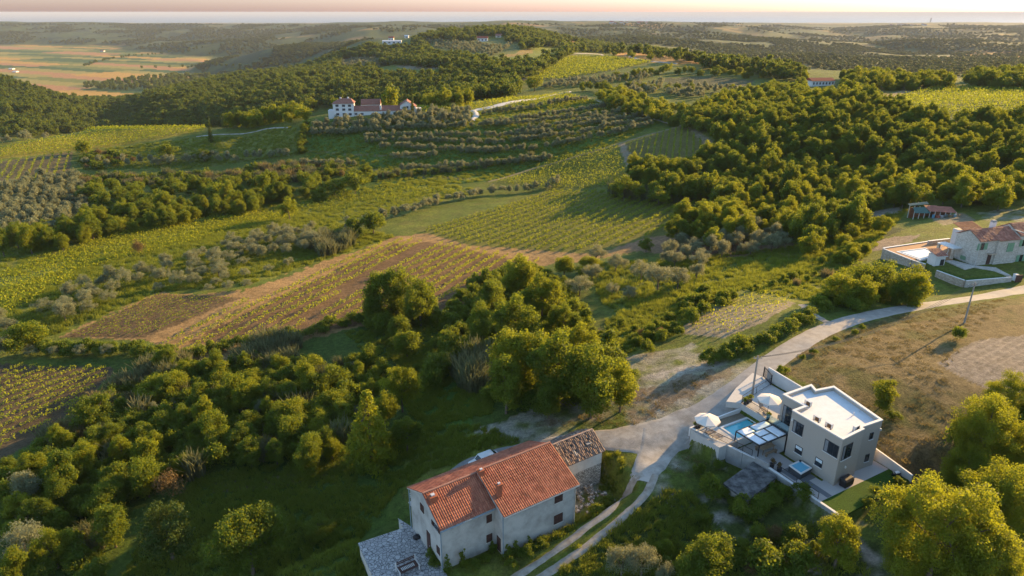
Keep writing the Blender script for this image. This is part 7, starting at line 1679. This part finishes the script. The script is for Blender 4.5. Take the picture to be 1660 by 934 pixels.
vineyard([(2, 300), (2, 264), (116, 248), (110, 280), (50, 296)], (20, 296), (40, 260), 3.2, 'vine row of the small striped vineyard at the left edge', 'vine rows of the striped vineyard', L_VINE_FAR, .75, 5, .5, .04)
vineyard([(0, 256), (0, 242), (130, 218), (340, 205), (368, 206), (330, 215), (180, 237)], (0, 250), (300, 210), 2.6, 'yellow-green vine row along the crest of the spur', 'vine rows on the spur', L_VINE, .75, 5, .55, .04)
vineyard([(570, 187), (700, 172), (770, 168), (920, 150), (925, 152), (790, 178), (770, 180)], (700, 175), (900, 152), 2.6, 'vine row between estate and its drive', 'vine rows by the estate drive', L_VINE, .75, 5, .6, .04)
vineyard([(800, 182), (920, 156), (970, 168), (860, 180)], (800, 184), (930, 158), 2.8, 'vine row just below the estate drive', 'vine rows below the drive', L_VINE_FAR, .75, 5, .6, .04)
vineyard([(850, 128), (925, 92), (1000, 94), (1056, 101), (1000, 114), (900, 130)], (870, 128), (1000, 98), 3.4, 'vine row of the upper hill vineyard', 'vine rows of the upper hill', L_VINE_FAR, 1.1, 5, .95, .04, 1.6, .35)
vineyard([(1420, 164), (1520, 140), (1700, 148), (1700, 185), (1550, 194), (1450, 178)], (1440, 172), (1650, 180), 3.0, 'vine row of the vineyard on the right hand ridge', 'vine rows on the right ridge', L_VINE_FAR, .75, 4, .70, .04, 1.5, .3)
vineyard([(1110, 540), (1130, 508), (1200, 482), (1255, 478), (1285, 492), (1240, 518), (1170, 545)], (1120, 540), (1270, 486), 1.6, 'row of leafy plants in the small stony plot', 'plant rows of the stony plot', L_VINE, .7, 8, .24, .12, .7, .16, name='crop_row')
print('VINE ROWS', VR)
# ================================================================== long grass near the camera: one mass
def grass_mass(name, regions, n, m, h, w):
    proto = cane_mesh(900 + n % 7, 46, h, w, m, .03, name + '_blades')
    pts = []
    for poly, dens in regions:
        Q = np.array([hit(min(max(q[0], -60), 1720), q[1]) for q in poly]); x0, x1, y0, y1 = Q[:, 0].min(), Q[:, 0].max(), Q[:, 1].min(), Q[:, 1].max()
        k = int((x1 - x0) * (y1 - y0) * dens); X = rng.uniform(x0, x1, k); Y = rng.uniform(y0, y1, k); Z = lookup(X, Y); a, b = to_px(X, Y, Z)
        ok = inpoly(a, b, poly) & (fbm(X / 3, Y / 3, 77) > -.45)
        for tr_ in TRACKS: ok &= np.min(np.hypot(X[:, None] - tr_[None, ::3, 0], Y[:, None] - tr_[None, ::3, 1]), axis=1) > tr_[0, 2]
        ok &= ~inpoly(X, Y, FO.poly([(-.3, -1.8), (22, -1.8), (22, 7.2), (-.3, 7.2)])) & ~inpoly(X, Y, tp) & ~inpoly(X, Y, FV.poly([(-4.4, -3.8), (8.4, -3.8), (8.4, 15), (-7.5, 15)])) & ~inpoly(X, Y, hk)
        pts += list(zip(X[ok], Y[ok], Z[ok]))
    return name, proto, pts
def grass_obj(name, proto, pts):
    """tufts merged by geometry nodes on one points object; the tuft mesh itself is the first tuft"""
    me = bpy.data.meshes.new(name); me.vertices.add(len(pts)); me.vertices.foreach_set('co', np.array(pts, np.float32).ravel())
    o = obj(name, me); o['kind'] = 'stuff'
    src = obj(name.replace('_', ' ').split()[0] + '_tuft', proto, None, pts[0]); src['kind'] = 'stuff'
    ng = bpy.data.node_groups.new(name, 'GeometryNodeTree'); ng.interface.new_socket('Geometry', in_out='INPUT', socket_type='NodeSocketGeometry'); ng.interface.new_socket('Geometry', in_out='OUTPUT', socket_type='NodeSocketGeometry')
    N, L = ng.nodes, ng.links; gi, go = N.new('NodeGroupInput'), N.new('NodeGroupOutput')
    oi = N.new('GeometryNodeObjectInfo'); oi.inputs['Object'].default_value = src; oi.transform_space = 'ORIGINAL'
    ip = N.new('GeometryNodeInstanceOnPoints'); L.new(gi.outputs[0], ip.inputs['Points']); L.new(oi.outputs['Geometry'], ip.inputs['Instance'])
    rv = N.new('FunctionNodeRandomValue'); rv.data_type = 'FLOAT_VECTOR'; rv.inputs[0].default_value = (-.1, -.1, 0); rv.inputs[1].default_value = (.1, .1, 6.28)
    er = N.new('FunctionNodeEulerToRotation'); L.new(rv.outputs[0], er.inputs[0]); L.new(er.outputs[0], ip.inputs['Rotation'])
    r2 = N.new('FunctionNodeRandomValue'); r2.data_type = 'FLOAT'; r2.inputs[2].default_value = .5; r2.inputs[3].default_value = 1.3; L.new(next(s for s in r2.outputs if s.enabled), ip.inputs['Scale'])
    L.new(ip.outputs[0], go.inputs[0]); md = o.modifiers.new('tufts', 'NODES'); md.node_group = ng
g1 = grass_mass('long_grass', [([(330, 770), (560, 740), (690, 690), (780, 690), (860, 720), (700, 760), (640, 800), (580, 880), (610, 934), (200, 934), (260, 830)], 5.0), ([(640, 570), (790, 620), (800, 670), (700, 695), (650, 660)], 5.0),
                               ([(870, 934), (960, 868), (1060, 790), (1120, 800), (1170, 860), (1180, 934)], 4.5), ([(1170, 860), (1330, 850), (1420, 934), (1180, 934)], 1.2), ([(970, 745), (1010, 730), (1025, 770), (960, 840), (880, 890), (720, 934), (730, 915), (940, 830)], 6.0),
                               ([(980, 520), (1100, 480), (1160, 470), (1100, 540), (1000, 580)], 2.5), ([(1150, 460), (1330, 430), (1400, 430), (1400, 470), (1330, 490), (1200, 470)], 2.0), ([(560, 540), (760, 510), (740, 600), (600, 580)], 3.0)], 1, L_GRASS, .55, .42)
grass_obj(*g1)
g2 = grass_mass('dry_grass', [([(1255, 600), (1335, 545), (1440, 515), (1640, 482), (1560, 560), (1530, 600), (1560, 700), (1500, 800), (1440, 760), (1380, 650)], .8), ([(860, 690), (1030, 640), (1180, 595), (1040, 690)], 1.2), ([(1030, 720), (1120, 700), (1160, 760), (1060, 800)], 1.0)], 2, L_DRYGRASS, .22, .5)
grass_obj(*g2)
g3 = grass_mass('meadow_grass', [([(0, 470), (160, 420), (400, 350), (480, 345), (540, 360), (640, 384), (400, 462), (258, 474), (100, 540), (0, 565)], 1.3), ([(0, 400), (300, 345), (480, 320), (700, 290), (780, 310), (640, 345), (420, 380), (140, 430), (0, 450)], .6),
                                  ([(130, 246), (330, 222), (480, 206), (490, 250), (300, 275), (130, 275)], .5), ([(490, 200), (780, 180), (920, 152), (1080, 195), (990, 235), (790, 295), (640, 305), (500, 275)], .45), ([(930, 430), (1100, 420), (1300, 400), (1400, 360), (1470, 340), (1400, 420), (1200, 470), (1000, 520)], 1.0)], 3, L_GRASS, .8, .7)
grass_obj(*g3)
print('GRASS', len(g1[2]), len(g2[2]), len(g3[2]))
HAZE = .48e-4
# ------------------------------------------------------------------ haze: one even body of air round everything
hz = MB().prism([(-170000, -300), (170000, -300), (170000, 160000), (-170000, 160000)], -180, 52)
m = bpy.data.materials.new('air'); m.use_nodes = True
nt = m.node_tree; nt.nodes.remove(nt.nodes['Principled BSDF'])
pv = nt.nodes.new('ShaderNodeVolumePrincipled')
pv.inputs['Color'].default_value = (.55, .605, .72, 1); pv.inputs['Density'].default_value = HAZE; pv.inputs['Anisotropy'].default_value = .0
nt.links.new(pv.outputs[0], nt.nodes['Material Output'].inputs['Volume'])
o = hz.build('haze', m); o['kind'] = 'stuff'
